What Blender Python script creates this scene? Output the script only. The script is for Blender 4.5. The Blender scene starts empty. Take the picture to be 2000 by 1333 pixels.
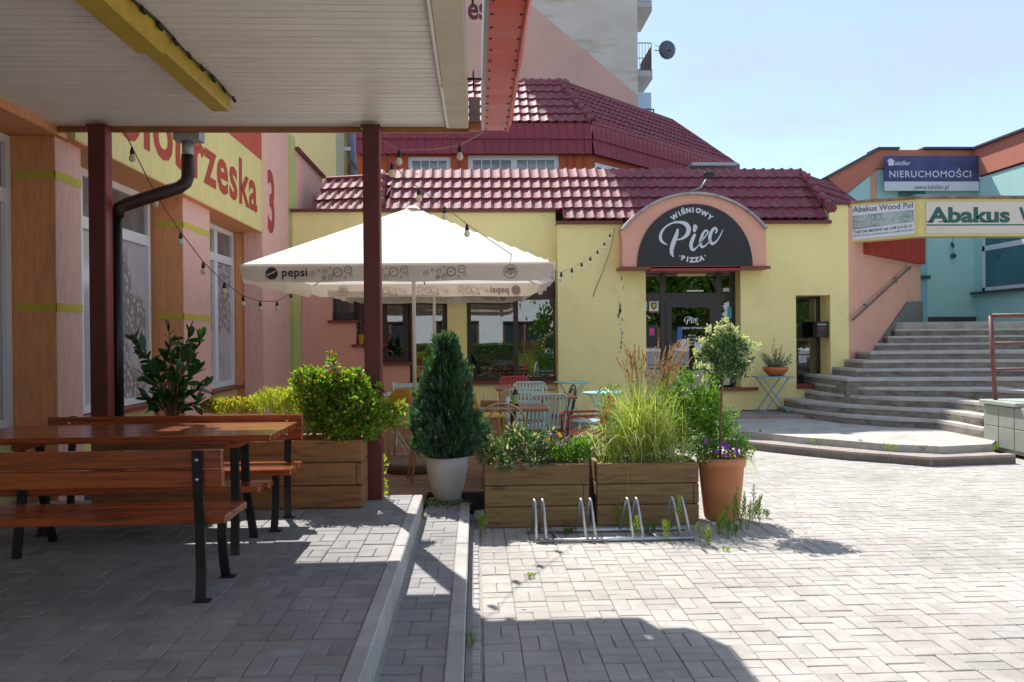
import bpy, math, random
from mathutils import Vector, Matrix
from mathutils.geometry import tessellate_polygon
random.seed(7)
PI = math.pi
R = math.radians
col = bpy.context.scene.collection
SC = bpy.context.scene

# ------------------------------------------------------------------ camera
FPX = 1625.0
CAM = Vector((0, 0, 1.64))
cd = bpy.data.cameras.new('camera'); cam = bpy.data.objects.new('camera', cd); col.objects.link(cam)
cd.sensor_width = 36; cd.lens = FPX / 2000 * 36; cd.clip_end = 900; cd.clip_start = 0.05
ROT = Matrix.Rotation(R(-2.5), 4, 'Z') @ Matrix.Rotation(R(90 - 0.25), 4, 'X') @ Matrix.Rotation(R(-0.5), 4, 'Z')
cam.matrix_world = Matrix.Translation(CAM) @ ROT
SC.camera = cam

# ------------------------------------------------------------------ sun, sky, exposure
SUN = Vector((-0.26, 0.70, 1.0)).normalized()
sd = bpy.data.lights.new('sun', 'SUN'); sun = bpy.data.objects.new('sun', sd); col.objects.link(sun)
sd.energy = 4.1; sd.angle = R(0.5); sd.color = (1.0, 0.955, 0.88)
sun.rotation_euler = SUN.to_track_quat('Z', 'Y').to_euler()
W = bpy.data.worlds.new('World'); SC.world = W; W.use_nodes = True
nt = W.node_tree; nt.nodes.clear()
sky = nt.nodes.new('ShaderNodeTexSky'); sky.sky_type = 'NISHITA'; sky.sun_disc = False
sky.sun_elevation = math.asin(SUN.z); sky.sun_rotation = math.atan2(SUN.x, SUN.y)
sky.air_density = 1.0; sky.dust_density = 0.2; sky.ozone_density = 2.6
tc = nt.nodes.new('ShaderNodeTexCoord'); mp = nt.nodes.new('ShaderNodeMapping'); mp.inputs['Scale'].default_value = (1.2, 1.2, 4.5)
nz = nt.nodes.new('ShaderNodeTexNoise'); nz.inputs['Scale'].default_value = 2.2; nz.inputs['Detail'].default_value = 7; nz.inputs['Roughness'].default_value = 0.6
rp = nt.nodes.new('ShaderNodeValToRGB'); rp.color_ramp.elements[0].position = 0.46; rp.color_ramp.elements[1].position = 0.66
rp.color_ramp.elements[0].color = (0.50, 0.50, 0.50, 1); rp.color_ramp.elements[1].color = (.85, .85, .85, 1)
mx = nt.nodes.new('ShaderNodeMix'); mx.data_type = 'RGBA'; mx.inputs['B'].default_value = (2.55, 2.95, 3.60, 1)
bg = nt.nodes.new('ShaderNodeBackground'); bg.inputs['Strength'].default_value = 0.13
wo = nt.nodes.new('ShaderNodeOutputWorld')
L = nt.links.new
L(tc.outputs['Generated'], mp.inputs['Vector']); L(mp.outputs[0], nz.inputs['Vector']); L(nz.outputs['Fac'], rp.inputs[0])
L(rp.outputs[0], mx.inputs['Factor']); L(sky.outputs[0], mx.inputs['A']); L(mx.outputs['Result'], bg.inputs[0]); L(bg.outputs[0], wo.inputs[0])
SC.view_settings.view_transform = 'Standard'; SC.view_settings.look = 'None'
SC.view_settings.gamma = 1; SC.view_settings.use_curve_mapping = False
SC.view_settings.exposure = 0.97
SC.render.engine = 'CYCLES'

# ------------------------------------------------------------------ geometry helpers
def P(x, y, Y=None, z=None, X=None):
    """surveying aid: the point of the place seen at photo pixel x,y at a known distance, height or side"""
    d = ROT.to_3x3() @ Vector(((x - 1000) / FPX, -(y - 666.5) / FPX, -1))
    if Y is not None: t = (Y - CAM.y) / d.y
    elif X is not None: t = (X - CAM.x) / d.x
    else: t = (z - CAM.z) / d.z
    return CAM + d * t
def pX(x, Y): return P(x, 660, Y=Y).x
def pZ(y, Y, x=929): return P(x, y, Y=Y).z

def tag(o, label=None, cat=None, group=None, kind=None):
    if label: o['label'] = label
    if cat: o['category'] = cat
    if group: o['group'] = group
    if kind: o['kind'] = kind
    return o
def thing(name, loc, label, cat, group=None, rz=0):
    o = bpy.data.objects.new(name, None); col.objects.link(o)
    o.empty_display_size = 0.1
    o.location = loc; o.rotation_euler = (0, 0, rz)
    return tag(o, label, cat, group)
def wloc(o):
    v = Vector((0, 0, 0))
    while o is not None:
        v += o.location; o = o.parent
    return v
CH = {}
def adopt(o, parent):
    if parent is not None:
        o.parent = parent; CH.setdefault(parent.name, []).append(o)
def copy_tree(o, parent=None):
    c = o.copy(); col.objects.link(c)
    if parent is not None: adopt(c, parent)
    for ch in CH.get(o.name, []): copy_tree(ch, c)
    return c

class MB:
    def __init__(s): s.v = []; s.f = []; s.sm = []
    def add(s, vs, fs, smooth=False):
        b = len(s.v); s.v += [tuple(p) for p in vs]
        for f in fs: s.f.append([i + b for i in f]); s.sm.append(smooth)
        return s
    def box(s, x0, x1, y0, y1, z0, z1, bev=0):
        if x1 < x0: x0, x1 = x1, x0
        if y1 < y0: y0, y1 = y1, y0
        if z1 < z0: z0, z1 = z1, z0
        if bev <= 0:
            vs = [(x0,y0,z0),(x1,y0,z0),(x1,y1,z0),(x0,y1,z0),(x0,y0,z1),(x1,y0,z1),(x1,y1,z1),(x0,y1,z1)]
            return s.add(vs, [(0,3,2,1),(4,5,6,7),(0,1,5,4),(1,2,6,5),(2,3,7,6),(3,0,4,7)])
        b = min(bev, (x1-x0)*.45, (y1-y0)*.45, (z1-z0)*.45)
        vs = []; idx = {}
        for i, sx in enumerate((0, 1)):
            for j, sy in enumerate((0, 1)):
                for k, sz in enumerate((0, 1)):
                    X = (x0, x1)[sx]; Yy = (y0, y1)[sy]; Z = (z0, z1)[sz]
                    dx = b if sx == 0 else -b; dy = b if sy == 0 else -b; dz = b if sz == 0 else -b
                    idx[(i,j,k,0)] = len(vs); vs.append((X, Yy+dy, Z+dz))
                    idx[(i,j,k,1)] = len(vs); vs.append((X+dx, Yy, Z+dz))
                    idx[(i,j,k,2)] = len(vs); vs.append((X+dx, Yy+dy, Z))
        q = lambda *t: tuple(idx[a] for a in t)
        fs = []
        for a in (0, 1):
            r = 1 if a == 0 else -1
            fs.append(q((a,0,0,0),(a,0,1,0),(a,1,1,0),(a,1,0,0))[::r])
            fs.append(q((0,a,0,1),(1,a,0,1),(1,a,1,1),(0,a,1,1))[::r])
            fs.append(q((0,0,a,2),(0,1,a,2),(1,1,a,2),(1,0,a,2))[::r])
        for a in (0, 1):
            for c in (0, 1):
                r = 1 if a == c else -1
                fs.append(q((a,c,0,0),(a,c,0,1),(a,c,1,1),(a,c,1,0))[::r])
                fs.append(q((0,a,c,1),(0,a,c,2),(1,a,c,2),(1,a,c,1))[::r])
                fs.append(q((a,0,c,0),(a,1,c,0),(a,1,c,2),(a,0,c,2))[::r])
                for e in (0, 1):
                    rr = 1 if (a + c + e) % 2 else -1
                    fs.append(q((a,c,e,0),(a,c,e,1),(a,c,e,2))[::rr])
        return s.add(vs, fs)
    def bar(s, p, q, w, h=None, up=(0, 0, 1), bev=0):
        """rectangular bar from p to q, w across, h along up"""
        h = h or w; p = Vector(p); q = Vector(q); d = (q - p); Ln = d.length; d.normalize()
        u = Vector(up)
        if abs(u.dot(d)) > .98: u = Vector((0, 1, 0))
        r = d.cross(u).normalized(); u = r.cross(d).normalized()
        t = MB().box(0, Ln, -w/2, w/2, -h/2, h/2, bev)
        return s.add([p + d*a + r*(-b) + u*c for a, b, c in t.v], t.f)
    def tube(s, pts, r, n=8, cap=True, smooth=True):
        pts = [Vector(p) for p in pts]; m = len(pts)
        rs = r if isinstance(r, (list, tuple)) else [r] * m
        vs = []; up = None
        for i, p in enumerate(pts):
            d = (pts[min(i+1, m-1)] - pts[max(i-1, 0)])
            if d.length < 1e-9: d = Vector((0, 0, 1))
            d.normalize()
            if up is None:
                up = Vector((0, 0, 1)) if abs(d.z) < .9 else Vector((1, 0, 0))
            a = d.cross(up)
            if a.length < 1e-6: a = d.cross(Vector((0, 1, 0)))
            a.normalize(); up = a.cross(d).normalized()
            for k in range(n):
                t = 2 * PI * k / n
                vs.append(p + (a * math.cos(t) + up * math.sin(t)) * rs[i])
        fs = [(i*n+k, i*n+(k+1) % n, (i+1)*n+(k+1) % n, (i+1)*n+k) for i in range(m-1) for k in range(n)]
        s.add(vs, fs, smooth)
        if cap:
            b = len(s.v) - len(vs)
            s.f.append([b + k for k in range(n)][::-1]); s.sm.append(False)
            s.f.append([b + (m-1)*n + k for k in range(n)]); s.sm.append(False)
        return s
    def lathe(s, c, prof, n=20, smooth=True, sx=1, sy=1):
        c = Vector(c); vs = []
        for r, z in prof:
            for k in range(n):
                t = 2*PI*k/n; vs.append((c.x + r*math.cos(t)*sx, c.y + r*math.sin(t)*sy, c.z + z))
        m = len(prof)
        fs = [(i*n+k, i*n+(k+1) % n, (i+1)*n+(k+1) % n, (i+1)*n+k) for i in range(m-1) for k in range(n)]
        return s.add(vs, fs, smooth)
    def prism(s, poly, a, b, axis='z'):
        """polygon in the plane across axis, extruded a..b. axis z: (x,y); y: (x,z); x: (y,z)"""
        def mk(p, t):
            if axis == 'z': return (p[0], p[1], t)
            if axis == 'y': return (p[0], t, p[1])
            return (t, p[0], p[1])
        n = len(poly)
        tris = tessellate_polygon([[Vector((p[0], p[1], 0)) for p in poly]])
        ar = sum(poly[i][0]*poly[(i+1) % n][1] - poly[(i+1) % n][0]*poly[i][1] for i in range(n))
        vs = [mk(p, a) for p in poly] + [mk(p, b) for p in poly]
        fs = []
        flip = (ar > 0) != (axis == 'y')
        if n == 4 or n == 3:
            base = list(range(n)); fs.append(base[::-1] if flip else base); top = [i+n for i in range(n)]; fs.append(top if flip else top[::-1])
        else:
            for t in tris:
                t = list(t); pa = [poly[i] for i in t]
                tr = (pa[1][0]-pa[0][0])*(pa[2][1]-pa[0][1]) - (pa[1][1]-pa[0][1])*(pa[2][0]-pa[0][0])
                up = t if (tr > 0) != (axis == 'y') else t[::-1]
                fs.append([i+n for i in up]); fs.append(up[::-1])
        for i in range(n):
            j = (i+1) % n; q = [i, j, j+n, i+n]; fs.append(q if flip else q[::-1])
        return s.add(vs, fs)
    def build(s, name, m, parent=None, kind=None, label=None, glob=True):
        me = bpy.data.meshes.new(name)
        vs = s.v
        if parent is not None and glob:
            o0 = wloc(parent)
            if o0.length > 1e-6: vs = [(v[0]-o0.x, v[1]-o0.y, v[2]-o0.z) for v in vs]
        me.from_pydata(vs, [], s.f); me.validate()
        if len(me.polygons) == len(s.sm): me.polygons.foreach_set('use_smooth', s.sm)
        if m is not None: me.materials.append(m)
        me.update()
        o = bpy.data.objects.new(name, me); col.objects.link(o); adopt(o, parent)
        if kind: o['kind'] = kind
        if label: o['label'] = label
        return o
def inst(o, parent, loc, rot=None, scale=None):
    c = o.copy(); col.objects.link(c); adopt(c, parent); c.location = loc
    if rot is not None: c.rotation_euler = rot
    if scale is not None: c.scale = scale
    return c
def holes(mb, x0, x1, z0, z1, ya, yb, ops, swap=False):
    """wall slab x0..x1 (or y range when swap) with rectangular openings (a0,a1,b0,b1)"""
    xs = sorted(set([x0, x1] + [v for o in ops for v in o[:2] if x0 < v < x1]))
    for a, b in zip(xs, xs[1:]):
        m = (a+b)/2; cuts = sorted([(o[2], o[3]) for o in ops if o[0] <= m <= o[1]]); z = z0
        for c0, c1 in cuts + [(z1, z1)]:
            if c0 > z + 1e-4:
                if swap: mb.box(ya, yb, a, b, z, c0)
                else: mb.box(a, b, ya, yb, z, c0)
            z = max(z, c1)
    return mb
def text_mb(body, size, bold=0.0, align='LEFT', sx=1.0, shear=0, space=1.0):
    cu = bpy.data.curves.new('t', 'FONT'); cu.body = body; cu.size = size; cu.offset = bold
    cu.align_x = align; cu.shear = shear; cu.space_character = space; cu.resolution_u = 3
    o = bpy.data.objects.new('t', cu); col.objects.link(o)
    dg = bpy.context.evaluated_depsgraph_get(); me = bpy.data.meshes.new_from_object(o.evaluated_get(dg))
    mb = MB(); mb.add([(v.co.x*sx, v.co.y, 0) for v in me.vertices], [list(p.vertices) for p in me.polygons])
    bpy.data.objects.remove(o); bpy.data.curves.remove(cu); bpy.data.meshes.remove(me)
    return mb
def place2d(mb, fn):
    o = MB(); o.v = [tuple(fn(v[0], v[1])) for v in mb.v]; o.f = mb.f; o.sm = mb.sm; return o
def ribbon(mb, pts, ws, n=6):
    """flat brush stroke through points (Catmull-Rom), ws = widths"""
    q = [pts[0]] + list(pts) + [pts[-1]]; w = [ws[0]] + list(ws) + [ws[-1]]
    out = []
    for i in range(1, len(q)-2):
        for k in range(n):
            t = k/n
            def cr(a, b, c, d): return .5*((2*b)+(-a+c)*t+(2*a-5*b+4*c-d)*t*t+(-a+3*b-3*c+d)*t**3)
            out.append((cr(q[i-1][0], q[i][0], q[i+1][0], q[i+2][0]), cr(q[i-1][1], q[i][1], q[i+1][1], q[i+2][1]), w[i]*(1-t)+w[i+1]*t))
    out.append((q[-1][0], q[-1][1], w[-1]))
    vs = []
    for i, (x, y, ww) in enumerate(out):
        a = out[max(i-1, 0)]; b = out[min(i+1, len(out)-1)]
        dx, dy = b[0]-a[0], b[1]-a[1]; l = math.hypot(dx, dy) or 1
        vs += [(x-dy/l*ww/2, y+dx/l*ww/2, 0), (x+dy/l*ww/2, y-dx/l*ww/2, 0)]
    mb.add(vs, [(2*i, 2*i+1, 2*i+3, 2*i+2) for i in range(len(out)-1)])
def disc(mb, cx, cy, r, n=16, r0=0):
    if r0 <= 0:
        mb.add([(cx+r*math.cos(2*PI*k/n), cy+r*math.sin(2*PI*k/n), 0) for k in range(n)], [list(range(n))])
    else:
        vs = []
        for k in range(n):
            c, s_ = math.cos(2*PI*k/n), math.sin(2*PI*k/n); vs += [(cx+r*c, cy+r*s_, 0), (cx+r0*c, cy+r0*s_, 0)]
        mb.add(vs, [(2*k, 2*((k+1) % n), 2*((k+1) % n)+1, 2*k+1) for k in range(n)])
def both(mb):
    mb.f = [list(f) for f in mb.f]; return mb

# ------------------------------------------------------------------ materials
def N(nt, t, **kw):
    n = nt.nodes.new(t)
    for k, v in kw.items():
        if k in n.inputs: n.inputs[k].default_value = v
        else: setattr(n, k, v)
    return n
MATS = {}
def mat(name, color, rough=.6, metal=0, var=.12, vscale=3.0, stretch=(1, 1, 1), bump=0, bscale=60, bstretch=(1, 1, 1),
        dirt=None, dscale=1.5, dlo=.5, dhi=.75, rnd=0, spec=.5, coat=0, transl=0, color2=None, c2lo=.45, c2hi=.6, dstretch=(1, 1, 1), bdetail=4, ws=0, knots=0):
    if name in MATS: return MATS[name]
    m = bpy.data.materials.new(name); m.use_nodes = True; nt = m.node_tree; b = nt.nodes['Principled BSDF']; lk = nt.links.new
    b.inputs['Roughness'].default_value = rough; b.inputs['Metallic'].default_value = metal
    b.inputs['Specular IOR Level'].default_value = spec
    if coat: b.inputs['Coat Weight'].default_value = coat; b.inputs['Coat Roughness'].default_value = .12
    g = N(nt, 'ShaderNodeTexCoord')
    def vec(st):
        mp = N(nt, 'ShaderNodeMapping', Scale=st); lk(g.outputs['Object'], mp.inputs['Vector'])
        if rnd:
            oi = N(nt, 'ShaderNodeObjectInfo'); ge = N(nt, 'ShaderNodeNewGeometry')
            a = N(nt, 'ShaderNodeMath', operation='ADD'); lk(oi.outputs['Random'], a.inputs[0]); lk(ge.outputs['Random Per Island'], a.inputs[1])
            s_ = N(nt, 'ShaderNodeVectorMath', operation='SCALE'); s_.inputs[0].default_value = (37, 23, 51); lk(a.outputs[0], s_.inputs['Scale'])
            lk(s_.outputs[0], mp.inputs['Location'])
        return mp.outputs[0]
    n1 = N(nt, 'ShaderNodeTexNoise', Scale=vscale, Detail=6, Roughness=.6); lk(vec(stretch), n1.inputs['Vector'])
    mr = N(nt, 'ShaderNodeMapRange'); lk(n1.outputs['Fac'], mr.inputs[0])
    mr.inputs[1].default_value = .25; mr.inputs[2].default_value = .75; mr.inputs[3].default_value = 1-var; mr.inputs[4].default_value = 1+var
    val = mr.outputs[0]
    if rnd:
        oi = N(nt, 'ShaderNodeObjectInfo'); ge = N(nt, 'ShaderNodeNewGeometry')
        a = N(nt, 'ShaderNodeMath', operation='ADD'); lk(oi.outputs['Random'], a.inputs[0]); lk(ge.outputs['Random Per Island'], a.inputs[1])
        fr = N(nt, 'ShaderNodeMath', operation='FRACT'); lk(a.outputs[0], fr.inputs[0])
        m2 = N(nt, 'ShaderNodeMapRange'); lk(fr.outputs[0], m2.inputs[0]); m2.inputs[3].default_value = 1-rnd; m2.inputs[4].default_value = 1+rnd
        mu = N(nt, 'ShaderNodeMath', operation='MULTIPLY'); lk(val, mu.inputs[0]); lk(m2.outputs[0], mu.inputs[1]); val = mu.outputs[0]
    base = None
    if color2 is not None:
        n3 = N(nt, 'ShaderNodeTexNoise', Scale=vscale*1.7, Detail=5, Roughness=.65); lk(vec(stretch), n3.inputs['Vector'])
        r3 = N(nt, 'ShaderNodeMapRange'); lk(n3.outputs['Fac'], r3.inputs[0]); r3.inputs[1].default_value = c2lo; r3.inputs[2].default_value = c2hi
        mc = N(nt, 'ShaderNodeMix', data_type='RGBA'); mc.inputs['A'].default_value = (*color, 1); mc.inputs['B'].default_value = (*color2, 1)
        lk(r3.outputs[0], mc.inputs['Factor']); base = mc.outputs['Result']
    sc = N(nt, 'ShaderNodeVectorMath', operation='SCALE'); sc.inputs[0].default_value = color; lk(val, sc.inputs['Scale'])
    if base is not None: lk(base, sc.inputs[0])
    out = sc.outputs[0]
    if dirt is not None:
        n2 = N(nt, 'ShaderNodeTexNoise', Scale=dscale, Detail=8, Roughness=.7); lk(vec(dstretch), n2.inputs['Vector'])
        r2 = N(nt, 'ShaderNodeMapRange'); lk(n2.outputs['Fac'], r2.inputs[0]); r2.inputs[1].default_value = dlo; r2.inputs[2].default_value = dhi
        md = N(nt, 'ShaderNodeMix', data_type='RGBA'); lk(r2.outputs[0], md.inputs['Factor']); lk(out, md.inputs['A']); md.inputs['B'].default_value = (*dirt, 1)
        out = md.outputs['Result']
    if knots:
        v6 = N(nt, 'ShaderNodeTexVoronoi', Scale=knots); lk(vec((.8, 2.2, 2.2)), v6.inputs['Vector'])
        r6 = N(nt, 'ShaderNodeMapRange'); lk(v6.outputs['Distance'], r6.inputs[0]); r6.inputs[1].default_value = .04; r6.inputs[2].default_value = .16; r6.inputs[3].default_value = .28; r6.inputs[4].default_value = 1
        s6_ = N(nt, 'ShaderNodeVectorMath', operation='SCALE'); lk(out, s6_.inputs[0]); lk(r6.outputs[0], s6_.inputs['Scale']); out = s6_.outputs[0]
    if ws:
        gp = N(nt, 'ShaderNodeNewGeometry'); n4 = N(nt, 'ShaderNodeTexNoise', Scale=.9, Detail=9, Roughness=.68); lk(gp.outputs['Position'], n4.inputs['Vector'])
        r4 = N(nt, 'ShaderNodeMapRange'); lk(n4.outputs['Fac'], r4.inputs[0]); r4.inputs[1].default_value = .34; r4.inputs[2].default_value = .62; r4.inputs[3].default_value = 1-ws; r4.inputs[4].default_value = 1+ws*.35
        s4 = N(nt, 'ShaderNodeVectorMath', operation='SCALE'); lk(out, s4.inputs[0]); lk(r4.outputs[0], s4.inputs['Scale']); out = s4.outputs[0]
        v5 = N(nt, 'ShaderNodeTexVoronoi', Scale=3.1); lk(gp.outputs['Position'], v5.inputs['Vector'])
        r5 = N(nt, 'ShaderNodeMapRange'); lk(v5.outputs['Distance'], r5.inputs[0]); r5.inputs[1].default_value = .035; r5.inputs[2].default_value = .055; r5.inputs[3].default_value = .45; r5.inputs[4].default_value = 1
        s5 = N(nt, 'ShaderNodeVectorMath', operation='SCALE'); lk(out, s5.inputs[0]); lk(r5.outputs[0], s5.inputs['Scale']); out = s5.outputs[0]
    lk(out, b.inputs['Base Color'])
    if bump:
        nb = N(nt, 'ShaderNodeTexNoise', Scale=bscale, Detail=bdetail, Roughness=.6); lk(vec(bstretch), nb.inputs['Vector'])
        bp = N(nt, 'ShaderNodeBump', Strength=min(bump, 1.0), Distance=.01 if bump <= 1 else .01*bump); lk(nb.outputs['Fac'], bp.inputs['Height']); lk(bp.outputs[0], b.inputs['Normal'])
    if transl:
        tr = N(nt, 'ShaderNodeBsdfTranslucent'); lk(out, tr.inputs['Color'])
        ms = N(nt, 'ShaderNodeMixShader'); ms.inputs[0].default_value = transl
        lk(b.outputs[0], ms.inputs[1]); lk(tr.outputs[0], ms.inputs[2]); lk(ms.outputs[0], nt.nodes['Material Output'].inputs['Surface'])
    MATS[name] = m
    return m
def glass(name, tint=(1, 1, 1), ior=1.9, rough=0.0, wav=0.02):
    if name in MATS: return MATS[name]
    m = bpy.data.materials.new(name); m.use_nodes = True; nt = m.node_tree; nt.nodes.remove(nt.nodes['Principled BSDF']); lk = nt.links.new
    tr = N(nt, 'ShaderNodeBsdfTransparent'); tr.inputs[0].default_value = (*tint, 1)
    gl = N(nt, 'ShaderNodeBsdfGlossy'); gl.inputs['Roughness'].default_value = rough
    fr = N(nt, 'ShaderNodeFresnel'); fr.inputs['IOR'].default_value = ior
    tcn = N(nt, 'ShaderNodeTexCoord'); n = N(nt, 'ShaderNodeTexNoise', Scale=1.3, Detail=1); lk(tcn.outputs['Object'], n.inputs['Vector'])
    bp = N(nt, 'ShaderNodeBump', Strength=wav, Distance=.1); lk(n.outputs['Fac'], bp.inputs['Height']); lk(bp.outputs[0], gl.inputs['Normal'])
    ms = N(nt, 'ShaderNodeMixShader'); lk(fr.outputs[0], ms.inputs[0]); lk(tr.outputs[0], ms.inputs[1]); lk(gl.outputs[0], ms.inputs[2])
    lk(ms.outputs[0], nt.nodes['Material Output'].inputs['Surface']); MATS[name] = m
    return m
def leafmat(name, c1, c2, rough=.45, tr=.35, c3=None):
    if name in MATS: return MATS[name]
    m = bpy.data.materials.new(name); m.use_nodes = True; nt = m.node_tree; b = nt.nodes['Principled BSDF']; lk = nt.links.new
    ge = N(nt, 'ShaderNodeNewGeometry'); oi = N(nt, 'ShaderNodeObjectInfo')
    a = N(nt, 'ShaderNodeMath', operation='ADD'); lk(oi.outputs['Random'], a.inputs[0]); lk(ge.outputs['Random Per Island'], a.inputs[1])
    fr = N(nt, 'ShaderNodeMath', operation='FRACT'); lk(a.outputs[0], fr.inputs[0])
    r = N(nt, 'ShaderNodeValToRGB'); r.color_ramp.elements[0].color = (*c1, 1); r.color_ramp.elements[1].color = (*c2, 1)
    if c3: e = r.color_ramp.elements.new(.93); e.color = (*c2, 1); r.color_ramp.elements[-1].color = (*c3, 1); r.color_ramp.elements[-1].position = .97
    lk(fr.outputs[0], r.inputs[0]); lk(r.outputs[0], b.inputs['Base Color']); b.inputs['Roughness'].default_value = rough
    t = N(nt, 'ShaderNodeBsdfTranslucent'); sc = N(nt, 'ShaderNodeVectorMath', operation='MULTIPLY'); lk(r.outputs[0], sc.inputs[0]); sc.inputs[1].default_value = (1.6, 1.7, .7)
    lk(sc.outputs[0], t.inputs[0]); ms = N(nt, 'ShaderNodeMixShader'); ms.inputs[0].default_value = tr
    lk(b.outputs[0], ms.inputs[1]); lk(t.outputs[0], ms.inputs[2]); lk(ms.outputs[0], nt.nodes['Material Output'].inputs['Surface'])
    MATS[name] = m; return m

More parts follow.
